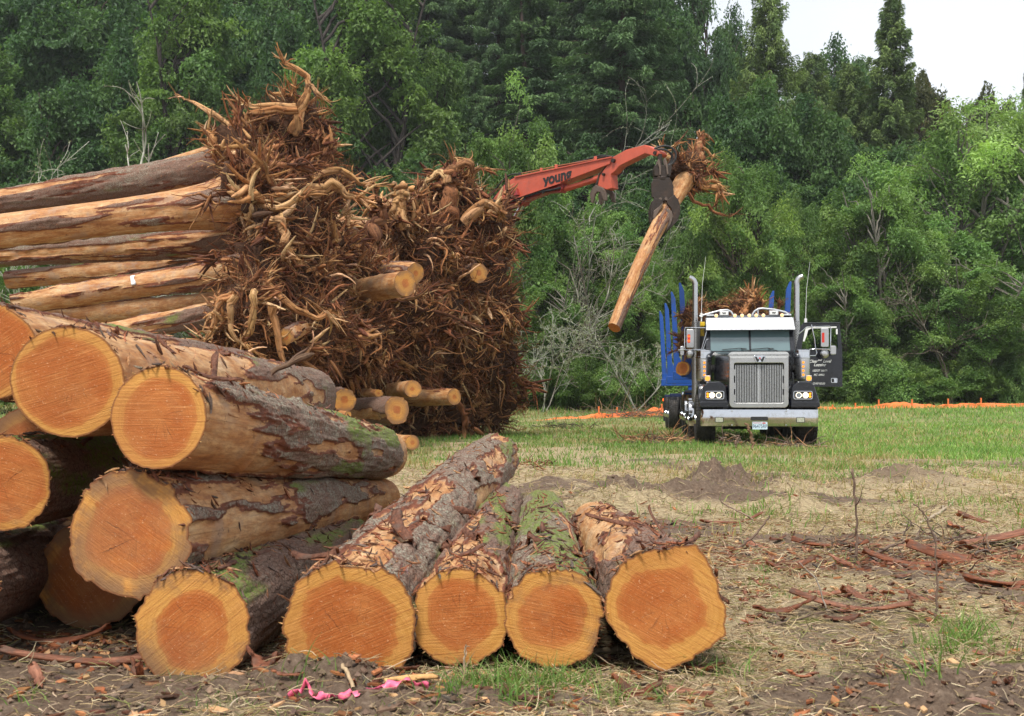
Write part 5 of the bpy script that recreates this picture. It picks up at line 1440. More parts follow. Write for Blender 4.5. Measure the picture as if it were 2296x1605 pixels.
    om.modifiers.new('thick', 'SOLIDIFY').thickness = 0.004
    # matted roots and soil packed behind the wads
    g = Geo(); r = np.random.default_rng(77)
    boxes = [((560, 470), (720, 790), 24.2, 200), ((720, 640), (860, 880), 26.2, 200), ((840, 560), (1080, 940), 30.0, 500)]
    for (a, b, d, n) in boxes:
        X = r.uniform(a[0], b[0], n); Y = r.uniform(a[1], b[1], n)
        st = np.stack([(X - 1147.5) * d / F, d + r.normal(size=n) * 0.5, CH - (Y - 890) * d / F], 1)
        pth = walk(st, nrm(r.normal(size=(n, 3)) + np.array([0.4, -0.5, 0])), r.uniform(0.06, 0.16, n), 12, 0.5, None, r)
        g.add(root_tubes(pth, r.uniform(0.012, 0.045, n)[:, None] * np.linspace(1, 0.3, 12)[None], 5, pal(n, RED, 0.2), 0.2, 4))
    me = g.mesh('root_tangle')
    tag(ob('root_tangle', me, M_ROOT), 'dense dark root tangle packed between the root wads of the big pile', 'roots', None, 'stuff')
    cx = [((630, 600), 25.6, 1.0, 1.9), ((760, 740), 27.2, 1.0, 1.5), ((960, 740), 31.6, 1.7, 2.1), ((930, 600), 31.0, 1.2, 1.2)]
    vs = []; fs = []; n0 = 0
    for k, ((x, y), d, rx, rz) in enumerate(cx):
        v, f = blob(rx, 1.1, rz, 60 + k, 48, 32, 0.3, P(x, y, d)); vs.append(v); fs.append(f + n0); n0 += len(v)
    tag(ob('packed_soil', mesh_from('packed_soil', np.concatenate(vs), np.concatenate(fs), True), M_SOIL), 'dark soil packed inside the big pile of root wads', 'soil', None, 'stuff')
build_root_pile()
# ------------------------------------------------------------------ truck
M_CHROME = simple('chrome_mat', (0.62, 0.63, 0.65), 0.08, 1.0, 0.05, dirt=(0.5, 0.49, 0.47))
M_ALU = simple('satin_aluminium_mat', (0.52, 0.52, 0.52), 0.30, 1.0, 0.05, scale=2.5, dirt=(0.40, 0.39, 0.38))
M_STEELW = simple('polished_visor_mat', (0.55, 0.56, 0.58), 0.3, 0.35, 0.03)
M_BAR = simple('bright_bar_mat', (0.55, 0.56, 0.58), 0.3, 0.5, 0.03)
M_BLACKP = simple('black_paint_mat', (0.006, 0.007, 0.012), 0.22, 0.0, 0.15, dirt=(0.012, 0.012, 0.014), spec=0.5, **{'Coat Weight': 0.3, 'Coat Roughness': 0.08})
M_BLACKR = simple('black_rubber_mat', (0.018, 0.018, 0.018), 0.7, 0.0, 0.2)
M_TYRE = simple('tyre_mat', (0.024, 0.022, 0.021), 0.85, 0.0, 0.25, bump=0.4, dirt=(0.075, 0.06, 0.048))
M_DARK = simple('dark_frame_mat', (0.02, 0.02, 0.021), 0.6, 0.2, 0.2, dirt=(0.06, 0.05, 0.04))
M_BLUE = simple('blue_paint_mat', (0.012, 0.075, 0.33), 0.38, 0.0, 0.12, dirt=(0.03, 0.06, 0.16), scale=5)
M_NAVY = simple('navy_frame_mat', (0.012, 0.022, 0.075), 0.45, 0.0, 0.15, dirt=(0.04, 0.035, 0.04))
M_YEL = simple('yellow_paint_mat', (0.78, 0.52, 0.02), 0.45)
M_WHITE = simple('white_paint_mat', (0.78, 0.78, 0.76), 0.5, var=0.04)
M_LET = simple('white_lettering_mat', (0.80, 0.80, 0.78), 0.6, var=0.02)
M_REDL = simple('red_lens_mat', (0.55, 0.03, 0.015), 0.2)
M_REDE = simple('red_emblem_mat', (0.62, 0.02, 0.02), 0.35)
M_AMB = glow('amber_lamp_mat', (1.0, 0.26, 0.008), 0.6)
M_AMBB = glow('amber_bright_lamp_mat', (1.0, 0.33, 0.012), 0.8)
M_LAMPW = glow('headlamp_mat', (1.0, 0.88, 0.68), 1.0)
M_RDG = glow('red_lamp_mat', (1.0, 0.10, 0.01), 1.2)
M_CLR = glow('roof_marker_mat', (1.0, 0.60, 0.25), 0.5)
M_FOG = simple('fog_lens_mat', (0.45, 0.46, 0.36), 0.25, 0.2, bump=0.4)
M_LENSG = simple('headlamp_lens_mat', (0.25, 0.27, 0.29), 0.08, 0.6)
def make_glass():
    m = Nd('windscreen_glass_mat')
    p = m.n('ShaderNodeBsdfPrincipled')
    n = m.noise(m.obj(), 2.0, 3, 0.5)
    m.put(p.inputs['Base Color'], m.mix(n, (0.10, 0.17, 0.185), (0.17, 0.26, 0.27))); m.put(p.inputs['Roughness'], 0.04); m.put(p.inputs['Alpha'], 0.80)
    m.put(p.inputs['Coat Weight'], 1.0)
    m.put(p.inputs['Specular IOR Level'], 0.9)
    m.t.links.new(p.outputs[0], m.out.inputs[0]); return m.m
M_GLASS = make_glass()
def make_perf():
    m = Nd('perforated_shield_mat'); p = m.obj(); x, y, z = m.sepv(p)[0:3]
    v = m.attr('lv', 'Vector')
    b = m.n('ShaderNodeTexBrick'); m.put(b.inputs['Vector'], v); b.inputs['Scale'].default_value = 1.0
    b.inputs['Brick Width'].default_value = 0.055; b.inputs['Row Height'].default_value = 0.03; b.inputs['Mortar Size'].default_value = 0.008; b.inputs['Mortar Smooth'].default_value = 0.1
    m.put(b.inputs['Color1'], (0.03, 0.03, 0.03, 1)); m.put(b.inputs['Color2'], (0.05, 0.045, 0.04, 1)); m.put(b.inputs['Mortar'], (0.50, 0.50, 0.50, 1))
    return m.pbr(b.outputs[0], 0.35, 0.85)
M_PERF = make_perf()

def rrect(x0, x1, z0, z1, r, n=5):
    pts = []
    for cx, cz, a0 in ((x1 - r, z1 - r, 0), (x0 + r, z1 - r, 90), (x0 + r, z0 + r, 180), (x1 - r, z0 + r, 270)):
        for k in range(n + 1):
            a = math.radians(a0 + 90 * k / n); pts.append((cx + r * math.cos(a), cz + r * math.sin(a)))
    return pts
def ring_prism(mb, outer, inner, a, b):
    """frame between two outlines with the same number of points, extruded along y from a to b"""
    o = np.array(outer, float); i_ = np.array(inner, float); n = len(o)
    def L(p, y): return np.stack([p[:, 0], np.full(n, y), p[:, 1]], 1)
    V = np.concatenate([L(o, a), L(i_, a), L(o, b), L(i_, b)])
    k = np.arange(n); j = (k + 1) % n
    Fq = np.concatenate([np.stack([k, j, j + n, k + n], 1), np.stack([k + 2 * n, k + 3 * n, j + 3 * n, j + 2 * n], 1), np.stack([k, k + 2 * n, j + 2 * n, j], 1), np.stack([k + n, j + n, j + 3 * n, k + 3 * n], 1)])
    mb.add(V, Fq)
def text_part(body, size, mat, parent, loc, rot=(math.radians(90), 0, 0), depth=0.004, bold=0.0, shear=0.0, sx=1.0, name='lettering', align='CENTER'):
    cu = bpy.data.curves.new('txt', 'FONT'); cu.body = body; cu.size = size; cu.extrude = depth; cu.offset = bold; cu.shear = shear
    cu.align_x = align; cu.align_y = 'CENTER'
    t = bpy.data.objects.new('txt', cu); SC.collection.objects.link(t)
    bpy.context.view_layer.update()
    me = bpy.data.meshes.new_from_object(t.evaluated_get(bpy.context.evaluated_depsgraph_get()))
    bpy.data.objects.remove(t)
    o = ob(name, me, mat, parent, loc); o.rotation_euler = rot; o.scale = (sx, 1, 1)
    return o

def tyre_prof(R, W, ri):
    h = W / 2
    return [(ri, -h * 0.8), (ri + 0.03, -h * 0.95), (R - 0.10, -h), (R - 0.03, -h * 0.97), (R, -h * 0.86), (R, -h * 0.55), (R - 0.012, -h * 0.52), (R - 0.012, -h * 0.46), (R, -h * 0.43), (R, -h * 0.06),
            (R - 0.012, -h * 0.04), (R - 0.012, h * 0.04), (R, h * 0.06), (R, h * 0.43), (R - 0.012, h * 0.46), (R - 0.012, h * 0.52), (R, h * 0.55), (R, h * 0.86), (R - 0.03, h * 0.97), (R - 0.10, h), (ri + 0.03, h * 0.95), (ri, h * 0.8)]
def wheel(parent, x, y, R=0.52, W=0.30, out=-1, hub=True, lugs=True):
    w_ = bpy.data.objects.new('wheel', None); link(w_, parent); w_.location = (x, y, R)
    t = MB(); t.lathe(tyre_prof(R, W, 0.29), (0, 0, 0), 'x', 56)
    # cross blocks of the tread
    for k in range(44):
        a = k / 44 * 2 * math.pi
        M = Matrix.Rotation(a, 4, 'X')
        for s in (-1, 1):
            x0, x1 = sorted((s * W * 0.27, s * W * 0.47))
            t.box(x0, x1, -0.022, 0.022, R - 0.012, R + 0.008, M)
    t.build('tyre', M_TYRE, w_, smooth=True)
    h = MB(); f = out * W * 0.36
    prof = [(0.295, -W * .4), (0.295, f), (0.27, f - out * 0.02), (0.20, f - out * 0.06), (0.12, f - out * 0.05), (0.11, f + out * 0.06), (0.07, f + out * 0.10), (0.01, f + out * 0.11)]
    h.lathe(prof, (0, 0, 0), 'x', 36)
    if lugs:
        for k in range(10):
            a = k * 0.6283; yy, zz = 0.165 * math.cos(a), 0.165 * math.sin(a)
            h.cyl((f - out * 0.06, yy, zz), (f + out * 0.03, yy, zz), 0.018, 8)
    h.build('rim', M_CHROME if hub else M_DARK, w_, smooth=True)
    return w_

def build_truck():
    T = thing('logging_truck', 'black and chrome logging truck with an open door and lit amber lamps, facing the camera', 'truck', (5.15, 23.65, float(gz(5.14, 24.2)) + 0.0), math.radians(-6.2))
    X0 = -0.012
    # chassis
    m = MB(); m.box(-0.45, -0.33, 0.3, 9.2, 0.62, 0.88); m.box(0.33, 0.45, 0.3, 9.2, 0.62, 0.88)
    for y in (0.6, 2.4, 4.0, 5.8, 7.2, 8.6): m.box(-0.33, 0.33, y, y + 0.12, 0.64, 0.86)
    m.box(-0.55, 0.55, 0.35, 1.7, 0.40, 0.62); m.cyl((-1.0, 1.05, 0.5), (1.0, 1.05, 0.5), 0.07); m.box(-0.7, 0.7, 0.95, 1.15, 0.32, 0.47); m.box(-0.3, 0.3, 0.9, 2.6, 0.35, 0.8)
    m.box(-0.85, -0.5, 0.5, 1.0, 0.45, 0.7); m.box(0.5, 0.8, 0.5, 1.0, 0.5, 0.75)
    m.build('chassis', M_DARK, T, bevel=0.008)
    for s in (-1, 1):
        wheel(T, s * 1.07, 1.05, 0.53, 0.42, s)
        wheel(T, s * 1.16, 3.75, 0.46, 0.26, s)
        for y in (5.15, 6.55):
            wheel(T, s * 1.20, y, 0.53, 0.27, s); wheel(T, s * 0.86, y, 0.53, 0.27, s, False, False)
    for y in (3.75, 5.15, 6.55):
        MB().cyl((-0.8, y, 0.5), (0.8, y, 0.5), 0.09).build('axle', M_DARK, T, True)
    # bumper: gently bowed chrome sheet with cut openings shown by recessed boxes
    m = MB()
    xs = np.array([-1.215, -1.19, -1.12, -0.95, -0.6, -0.2, 0.2, 0.6, 0.95, 1.12, 1.19, 1.215]); ys = np.array([0.30, 0.10, 0.045, 0.02, 0.005, 0.0, 0.0, 0.005, 0.02, 0.045, 0.10, 0.30])
    zs = [(0.405, 0.03), (0.415, 0.006), (0.58, 0.0), (0.70, 0.004), (0.745, 0.012), (0.762, 0.05), (0.762, 0.12)]
    V = np.array([[x, y + dy, z] for z, dy in zs for x, y in zip(xs, ys)]); n = len(xs)
    i = np.arange(len(zs) - 1)[:, None] * n; j = np.arange(n - 1)[None]
    m.add(V, np.stack([i + j, i + j + 1, i + n + j + 1, i + n + j], -1).reshape(-1, 4))
    o = m.build('bumper', M_CHROME, T, smooth=True)
    sm = o.modifiers.new('thick', 'SOLIDIFY'); sm.thickness = 0.012; sm.offset = 1
    m = MB(); m.prism(rrect(-0.19, 0.17, 0.525, 0.605, 0.03), -0.012, 0.0); m.build('tow_slot', M_BLACKR, T)
    for x in (-0.83, 0.83):
        f = MB(); f.prism(rrect(x - 0.088, x + 0.088, 0.485, 0.595, 0.015), -0.002, 0.03); fo = f.build('fog_lamp', M_BLACKR, T)
        MB().prism(rrect(x - 0.075, x + 0.075, 0.495, 0.585, 0.01), -0.010, 0.0).build('lens', M_FOG, fo)
    m = MB()
    for x in (-0.57, 0.54):
        for z in (0.43, 0.72): m.cyl((x, -0.014, z), (x, 0.01, z), 0.016, 10)
    m.build('bumper_bolts', M_ALU, T)
    pl = MB().prism(rrect(-0.153, 0.153, 0.342, 0.498, 0.012), -0.035, -0.027).build('licence_plate', simple('plate_mat', (0.55, 0.70, 0.78), 0.4, var=0.06), T)
    text_part('96475RP', 0.105, simple('plate_ink_mat', (0.03, 0.05, 0.12), 0.5), pl, (0, -0.037, 0.405), sx=0.78, depth=0.001)
    text_part('WASHINGTON', 0.032, M_REDE, pl, (-0.055, -0.037, 0.475), sx=0.8, depth=0.001)
    MB().box(0.05, 0.115, -0.0385, -0.036, 0.463, 0.485).build('sticker', M_REDE, pl)
    # grille
    m = MB(); ring_prism(m, rrect(-0.62, 0.59, 0.79, 1.945, 0.09), rrect(-0.525, 0.495, 0.895, 1.72, 0.04), 0.02, 0.16)
    g = m.build('grille_surround', M_ALU, T, bevel=0.012)
    m = MB(); m.prism(rrect(-0.628, 0.598, 1.82, 1.955, 0.075), 0.012, 0.34); m.build('hood_crest', M_STEELW, T, bevel=0.02)
    MB().box(-0.53, 0.50, 0.15, 0.17, 0.88, 1.73).build('radiator_screen', simple('radiator_mat', (0.014, 0.014, 0.014), 0.7, bump=0.3), T)
    m = MB(); m.box(-0.53, 0.50, 0.12, 0.135, 1.62, 1.635); m.box(-0.53, 0.50, 0.12, 0.135, 0.95, 0.965); m.build('grille_rails', M_DARK, T)
    for k in range(29):
        x = -0.49 + k * 0.0341
        wd = 0.0085 if k != 14 else 0.018
        MB().prism([(x - wd, 0.06), (x - wd * 0.5, 0.052), (x + wd * 0.5, 0.052), (x + wd, 0.06), (x + wd, 0.10), (x - wd, 0.10)], 0.91, 1.685, 'z').build('grille_bar', M_BAR, T)
    m = MB()
    for s in (-1, 1):
        for z in (0.93, 1.18, 1.46): m.box(X0 + s * 0.50 - 0.022, X0 + s * 0.50 + 0.022, 0.06, 0.09, z, z + 0.13)
    m.build('grille_tabs', M_ALU, T)
    # emblem on the crest: a winged W with a star
    e = MB().prism([(-0.125, 1.855), (-0.105, 1.875), (0.105, 1.875), (0.125, 1.855), (0.075, 1.735), (-0.075, 1.735)], -0.018, 0.012).build('emblem', M_CHROME, T, bevel=0.004)
    m = MB()
    for s in (-1, 1):
        m.prism([(s * 0.105, 1.852), (s * 0.065, 1.852), (s * 0.035, 1.795), (s * 0.02, 1.82), (s * 0.006, 1.80), (s * 0.032, 1.745), (s * 0.062, 1.745)], -0.026, -0.018)
    m.build('letter_w', M_BLACKR, e)
    MB().prism([((0.024 if k % 2 == 0 else 0.010) * math.sin(k * math.pi / 5), 1.822 + (0.024 if k % 2 == 0 else 0.010) * math.cos(k * math.pi / 5)) for k in range(10)], -0.032, -0.026).build('star', M_REDE, e)
    # hood: lofted sections from behind the crest to the windscreen
    secs = [(0.16, 0.60, 0.95, 1.925, 0.10), (0.6, 0.68, 0.95, 1.955, 0.13), (1.2, 0.82, 1.0, 1.99, 0.17), (1.95, 0.93, 1.0, 2.035, 0.20)]
    V = []; 
    for (y, hw, zb, zt, r_) in secs:
        pts = [(-hw * 1.02, zb), (-hw * 1.02, 1.45), (-hw, zt - 0.30)] + [(-hw + r_ * (1 - math.cos(a)), zt - r_ * 0.8 + r_ * 0.8 * math.sin(a)) for a in np.linspace(0.0, math.pi / 2, 6)] + [(0, zt + 0.012)]
        pts = pts + [(-a, b) for a, b in pts[-2::-1]]
        V.append([(a + X0 * (1 - y / 2), y, b) for a, b in pts])
    V = np.array(V); n = V.shape[1]; i = np.arange(len(secs) - 1)[:, None] * n; j = np.arange(n - 1)[None]
    m = MB(); m.add(V, [np.stack([i + j, i + n + j, i + n + j + 1, i + j + 1], -1).reshape(-1, 4), (np.arange(n))[None]])
    m.build('hood', M_BLACKP, T, smooth=True)
    m = MB(); m.box(-0.3, 0.3, 0.25, 1.9, 0.95, 1.5); m.build('engine', M_DARK, T)
    # fenders with headlamps
    for s in (-1, 1):
        m = MB()
        prof = [(0.64, 0.80), (1.225, 0.80), (1.235, 0.93), (1.17, 1.12), (1.12, 1.27), (1.03, 1.335), (0.80, 1.34), (0.68, 1.24)]
        m.prism([(s * a, b) for a, b in prof][::s], 0.13, 0.42)
        # arch over the wheel
        arc = [(1.05 + 0.66 * math.cos(a), 0.56 + 0.74 * math.sin(a)) for a in np.linspace(math.radians(12), math.radians(168), 15)]
        arc2 = [(1.05 + 0.61 * math.cos(a), 0.56 + 0.69 * math.sin(a)) for a in np.linspace(math.radians(168), math.radians(12), 15)]
        m.prism(arc + arc2, *(sorted((s * 0.72, s * 1.235))), 'x')
        fe = m.build('fender', M_BLACKP, T, bevel=0.02)
        m = MB(); m.prism([(s * a, b) for a, b in [(0.645, 0.79), (1.20, 0.79), (1.235, 0.82), (1.235, 0.90), (1.18, 0.925), (0.645, 0.925)]][::s], 0.055, 0.14); m.build('fender_lip', M_BLACKP, T, bevel=0.02)
        cx = s * 0.905 + X0
        hl = MB(); ring_prism(hl, rrect(cx - 0.195, cx + 0.195, 0.965, 1.14, 0.035), rrect(cx - 0.180, cx + 0.180, 0.98, 1.125, 0.03), 0.085, 0.13)
        hd = hl.build('headlight', M_CHROME, T, bevel=0.003)
        MB().prism(rrect(cx - 0.182, cx + 0.182, 0.978, 1.127, 0.03), 0.115, 0.135).build('housing', M_BLACKR, hd)
        for q, (dx, mat) in enumerate(((0.055, M_LAMPW), (-0.085, M_LENSG))):
            c0 = cx + s * dx
            oct_o = [(c0 + 0.063 * math.cos(a), 1.052 + 0.063 * math.sin(a)) for a in np.linspace(0.39, 0.39 + 2 * math.pi, 9)[:-1]]
            oct_i = [(c0 + 0.052 * math.cos(a), 1.052 + 0.052 * math.sin(a)) for a in np.linspace(0.39, 0.39 + 2 * math.pi, 9)[:-1]]
            m = MB(); ring_prism(m, oct_o, oct_i, 0.098, 0.112); m.build('halo_ring', M_LAMPW, hd)
            MB().cyl((c0, 0.104, 1.052), (c0, 0.114, 1.052), 0.050, 20).build('lens', mat, hd)
        for z in (1.025, 1.082):
            MB().cyl((cx + s * 0.145, 0.100, z), (cx + s * 0.145, 0.114, z), 0.024, 14).build('turn_signal', M_AMBB, hd)
        # square amber lamp on the fender
        ax_ = s * 1.05 + (0.0 if s < 0 else 0.0); 
        lm = MB().box(ax_ - 0.062, ax_ + 0.062, 0.36, 0.42, 1.345, 1.47).box(ax_ - 0.02, ax_ + 0.02, 0.38, 0.40, 1.30, 1.35).build('fender_lamp', M_ALU, T, bevel=0.008)
        m = MB()
        for rr, nn in ((0.0, 1), (0.022, 6), (0.044, 12)):
            for k in range(nn): a = k / nn * 6.283; m.cyl((ax_ + rr * math.cos(a), 0.348, 1.408 + rr * math.sin(a)), (ax_ + rr * math.cos(a), 0.362, 1.408 + rr * math.sin(a)), 0.0105, 8)
        m.build('bulbs', M_AMBB, lm)
        # air cleaner
        ax_ = s * 1.06 - 0.01; ay = 1.35
        m = MB(); m.lathe([(0.01, 1.36), (0.11, 1.365), (0.165, 1.40), (0.172, 1.44), (0.172, 1.83), (0.172, 1.87)], (ax_, ay, 0)); ac = m.build('air_cleaner', M_ALU, T, smooth=True)
        MB().lathe([(0.172, 1.865), (0.183, 1.87), (0.183, 1.90), (0.172, 1.905), (0.172, 2.01), (0.178, 2.015), (0.178, 2.035), (0.16, 2.045), (0.01, 2.05)], (ax_, ay, 0)).build('cap', M_CHROME, ac, smooth=True)
        xb = ax_ - 0.0
        MB().box(xb - 0.045, xb + 0.045, ay - 0.19, ay - 0.16, 1.44, 1.82).build('lamp_strip', M_ALU, ac, bevel=0.004)
        for z in (1.495, 1.585, 1.675, 1.765):
            MB().cyl((xb, ay - 0.20, z), (xb, ay - 0.19, z), 0.034, 16).build('lamp_ring', M_ALU, ac)
            MB().cyl((xb, ay - 0.208, z), (xb, ay - 0.199, z), 0.026, 14).build('amber_lamp', M_AMB, ac)
        m = MB()
        for k in range(7): m.lathe([(0.075, -0.012), (0.095, 0.0), (0.075, 0.012)], (s * (0.74 + k * 0.025), ay, 1.64), 'x', 20)
        m.cyl((s * 0.72, ay, 1.64), (s * 0.92, ay, 1.64), 0.076, 20)
        m.build('intake_elbow', M_BLACKR, T, smooth=True)
        # stack and shield
        sx = s * 1.165 + (0.0 if s < 0 else 0.02); sy = 3.15
        m = MB(); pth = [(sx, sy, 0.9), (sx, sy, 3.62), (sx - 0.0, sy, 3.70), (sx + s * 0.03, sy, 3.77), (sx + s * 0.08, sy, 3.815), (sx + s * 0.14, sy, 3.835)]
        m.tube(pth, 0.064, 20, False); m.build('exhaust_stack', M_ALU, T, smooth=True)
        th = np.linspace(0, 2 * math.pi, 29); zz = np.linspace(0.95, 2.80, 3)
        TH, ZZ = np.meshgrid(th, zz); ssx = sx - s * 0.02
        V = np.stack([ssx + 0.098 * np.sin(TH), sy - 0.098 * np.cos(TH), ZZ], -1).reshape(-1, 3); i = np.arange(2)[:, None] * 29; j = np.arange(28)[None]
        Fq = np.stack([i + j, i + j + 1, i + 29 + j + 1, i + 29 + j], -1).reshape(-1, 4)
        lv = np.stack([TH * 0.098, ZZ, 0 * ZZ], -1).reshape(-1, 3)
        ob('heat_shield', mesh_from('heat_shield', V, Fq, True, vecs={'lv': lv}), M_PERF, T)
        # steps, tank, quarter fender
        MB().cyl((s * 0.93, 2.0, 0.62), (s * 0.93, 3.2, 0.62), 0.30, 30).build('fuel_tank', M_CHROME, T, smooth=True, bevel=0.02)
        m = MB()
        for (yc, R_, x0, x1) in ((3.75, 0.56, 1.0, 1.31), (5.15, 0.64, 0.70, 1.345), (6.55, 0.64, 0.70, 1.345)):
            a0, a1 = (25, 200) if R_ < 0.6 else (20, 185)
            arc = [(yc + R_ * math.cos(a), 0.52 + R_ * math.sin(a)) for a in np.linspace(math.radians(a0), math.radians(a1), 16)]
            arc2 = [(yc + (R_ - 0.02) * math.cos(a), 0.52 + (R_ - 0.02) * math.sin(a)) for a in np.linspace(math.radians(a1), math.radians(a0), 16)]
            m.prism(arc + arc2, *(sorted((s * x0, s * x1))), 'x')
        m.build('quarter_fender', M_CHROME, T, smooth=True)
    # cab
    m = MB()
    m.prism([(1.95, 1.0), (1.95, 2.05), (2.12, 2.50), (2.22, 2.78), (2.45, 2.86), (3.0, 2.87), (3.05, 2.80), (3.05, 1.0)], -0.955, -0.915, 'x')
    # driver side is open where the door belongs
    m.prism([(1.95, 1.0), (1.95, 2.05), (2.12, 2.50), (2.22, 2.78), (2.45, 2.86), (3.0, 2.87), (3.05, 2.80), (3.05, 1.0), (2.92, 1.0), (2.92, 2.66), (2.32, 2.66), (2.10, 2.10), (2.10, 1.0)], 0.915, 0.955, 'x')
    m.box(-0.915, 0.915, 3.0, 3.05, 1.0, 2.84)
    m.prism([(2.16, 2.74), (2.22, 2.80), (2.45, 2.885), (3.0, 2.885), (3.05, 2.84), (3.05, 2.80), (2.4, 2.80)], -0.95, 0.95, 'x')
    m.box(-0.915, 0.915, 1.95, 3.0, 0.98, 1.06); m.box(-0.915, 0.915, 1.94, 2.02, 1.06, 2.045)
    m.build('cab', M_BLACKP, T, bevel=0.012)
    for s in (-1, 1): MB().prism([(1.95, 2.05), (2.215, 2.76), (2.27, 2.76), (2.02, 2.05)], *(sorted((s * 0.88, s * 0.985))), 'x').build('pillar', M_BLACKP, T, bevel=0.01)
    MB().prism([(1.955, 2.045), (2.215, 2.76), (2.235, 2.76), (1.975, 2.045)], -0.022, 0.022, 'x').build('windscreen_divider', M_BLACKP, T, bevel=0.006)
    for s in (-1, 1):
        x0, x1 = sorted((s * 0.022, s * 0.88))
        a = [(x0, 1.975, 2.055), (x1, 1.975, 2.055), (x1, 2.222, 2.75), (x0, 2.222, 2.75)]
        V = np.array(a + [(p[0], p[1] + 0.008, p[2]) for p in a])
        m = MB(); m.add(V, np.array([[0, 1, 2, 3], [7, 6, 5, 4], [0, 4, 5, 1], [1, 5, 6, 2], [2, 6, 7, 3], [3, 7, 4, 0]]))
        m.build('windscreen', M_GLASS, T)
        pz = MB(); xa, xb = s * 0.30 - 0.32, s * 0.30 + 0.22
        pz.tube([(xa, 1.955, 2.085), (xb - 0.15, 1.958, 2.115), (xb, 1.962, 2.10)], 0.009, 6); pz.tube([(xb - 0.13, 1.945, 2.10), (xb + 0.10, 1.93, 2.045)], 0.008, 6)
        pz.build('wiper', M_BLACKR, T)
    # interior
    m = MB(); m.box(-0.9, 0.9, 2.1, 2.35, 1.7, 2.03); m.build('dashboard', simple('dash_mat', (0.06, 0.065, 0.07), 0.7), T, bevel=0.02)
    for x in (-0.5, 0.5):
        MB().box(x - 0.25, x + 0.25, 2.6, 2.75, 1.6, 2.42).box(x - 0.13, x + 0.13, 2.6, 2.7, 2.42, 2.62).build('seat', simple('seat_mat', (0.12, 0.12, 0.12), 0.8), T, bevel=0.04)
    th = np.linspace(0, 2 * math.pi, 25)
    MB().tube([(0.5 + 0.21 * math.cos(a), 2.36 + 0.07 * math.sin(a), 2.08 + 0.19 * math.sin(a)) for a in th], 0.014, 8, False).build('steering_wheel', M_BLACKR, T, smooth=True)
    # visor, marker lamps, roof gear
    m = MB()
    V = np.array([(-0.985, 1.90, 2.525), (0.985, 1.90, 2.525), (0.955, 2.16, 2.815), (-0.955, 2.16, 2.815)]); V2 = V + np.array([0, 0.02, -0.006])
    V = np.concatenate([V, V2]); m.add(V, np.array([[0, 1, 2, 3], [7, 6, 5, 4], [0, 4, 5, 1], [1, 5, 6, 2], [2, 6, 7, 3], [3, 7, 4, 0]]))
    for s in (-1, 1): m.prism([(1.90, 2.52), (2.16, 2.815), (2.3, 2.78), (2.16, 2.56)], *(sorted((s * 0.975, s * 0.965))), 'x')
    m.build('sun_visor', M_STEELW, T)
    m = MB()
    for x in (-0.7, -0.35, 0.02, 0.36, 0.7):
        for t in (0.15, 0.5, 0.85): m.cyl((x, 1.896 + 0.26 * t, 2.525 + 0.29 * t), (x, 1.905 + 0.26 * t, 2.52 + 0.29 * t), 0.006, 6)
    m.box(-0.003, 0.003, 1.985, 2.06, 2.60, 2.70)
    m.build('rivets', M_ALU, T)
    for x in (-0.74, -0.32, -0.16, 0.0, 0.155, 0.315, 0.73):
        l = MB().cyl((x, 2.20, 2.865), (x, 2.30, 2.865), 0.045, 18).build('marker_lamp', M_CHROME, T)
        MB().lathe([(0.001, -0.02), (0.025, -0.016), (0.038, 0.0)], (x, 2.195, 2.865), 'y', 18).build('bulb', M_CLR, l, smooth=True)
    for x in (-0.565, 0.545):
        l = MB().box(x - 0.105, x + 0.105, 2.18, 2.28, 2.865, 2.97).build('roof_lamp', M_ALU, T, bevel=0.012)
        MB().prism(rrect(x - 0.085, x + 0.085, 2.882, 2.955, 0.01), 2.172, 2.182).build('cover', M_WHITE, l)
        text_part('W', 0.06, M_BLACKR, l, (x, 2.168, 2.918), bold=0.003, sx=1.3, depth=0.001)
    m = MB(); m.box(-0.95, -0.78, 2.28, 2.5, 2.86, 2.90); m.box(0.78, 0.95, 2.28, 2.5, 2.86, 2.90); m.build('horn_pads', M_STEELW, T, bevel=0.01)
    m = MB(); yb = 2.55
    m.tube([(-1.10, yb, 2.88), (-0.85, yb, 2.95), (-0.62, yb, 3.01), (-0.46, yb, 3.02), (-0.38, yb, 2.98), (-0.33, yb, 2.90), (-0.32, yb, 2.84)], 0.024, 10)
    m.tube([(0.10, yb, 2.84), (0.11, yb, 2.92), (0.16, yb, 2.99), (0.24, yb, 3.04), (0.33, yb, 3.05), (0.6, yb, 3.02), (0.85, yb, 2.96), (0.93, yb, 2.90), (0.94, yb, 2.82)], 0.024, 10)
    m.tube([(0.23, yb, 3.03), (0.23, yb, 2.84)], 0.018, 8)
    m.build('roof_rails', M_STEELW, T, smooth=True)
    MB().box(-1.10, -0.93, 3.3, 3.5, 2.45, 2.80).box(-1.05, 0.95, 3.45, 3.5, 2.4, 2.78).build('headboard', M_YEL, T, bevel=0.01)
    MB().box(-1.1, 1.1, 3.30, 3.36, 1.0, 2.72).build('cab_guard', M_DARK, T, bevel=0.01)
    for s, x in ((-1, -1.07), (1, 1.26)):
        m = MB(); z0 = 2.84 if s < 0 else 2.70
        m.cyl((x, 2.25, z0 - 0.1), (x, 2.25, z0), 0.014, 8); m.cyl((x, 2.25, z0), (x, 2.25, z0 + 0.09), 0.032, 14); m.tube([(x, 2.25, z0 + 0.09), (x + 0.02, 2.25, z0 + 0.75), (x + 0.10, 2.28, z0 + 1.38)], [0.006, 0.004, 0.0025], 5)
        m.build('aerial', M_WHITE, T)
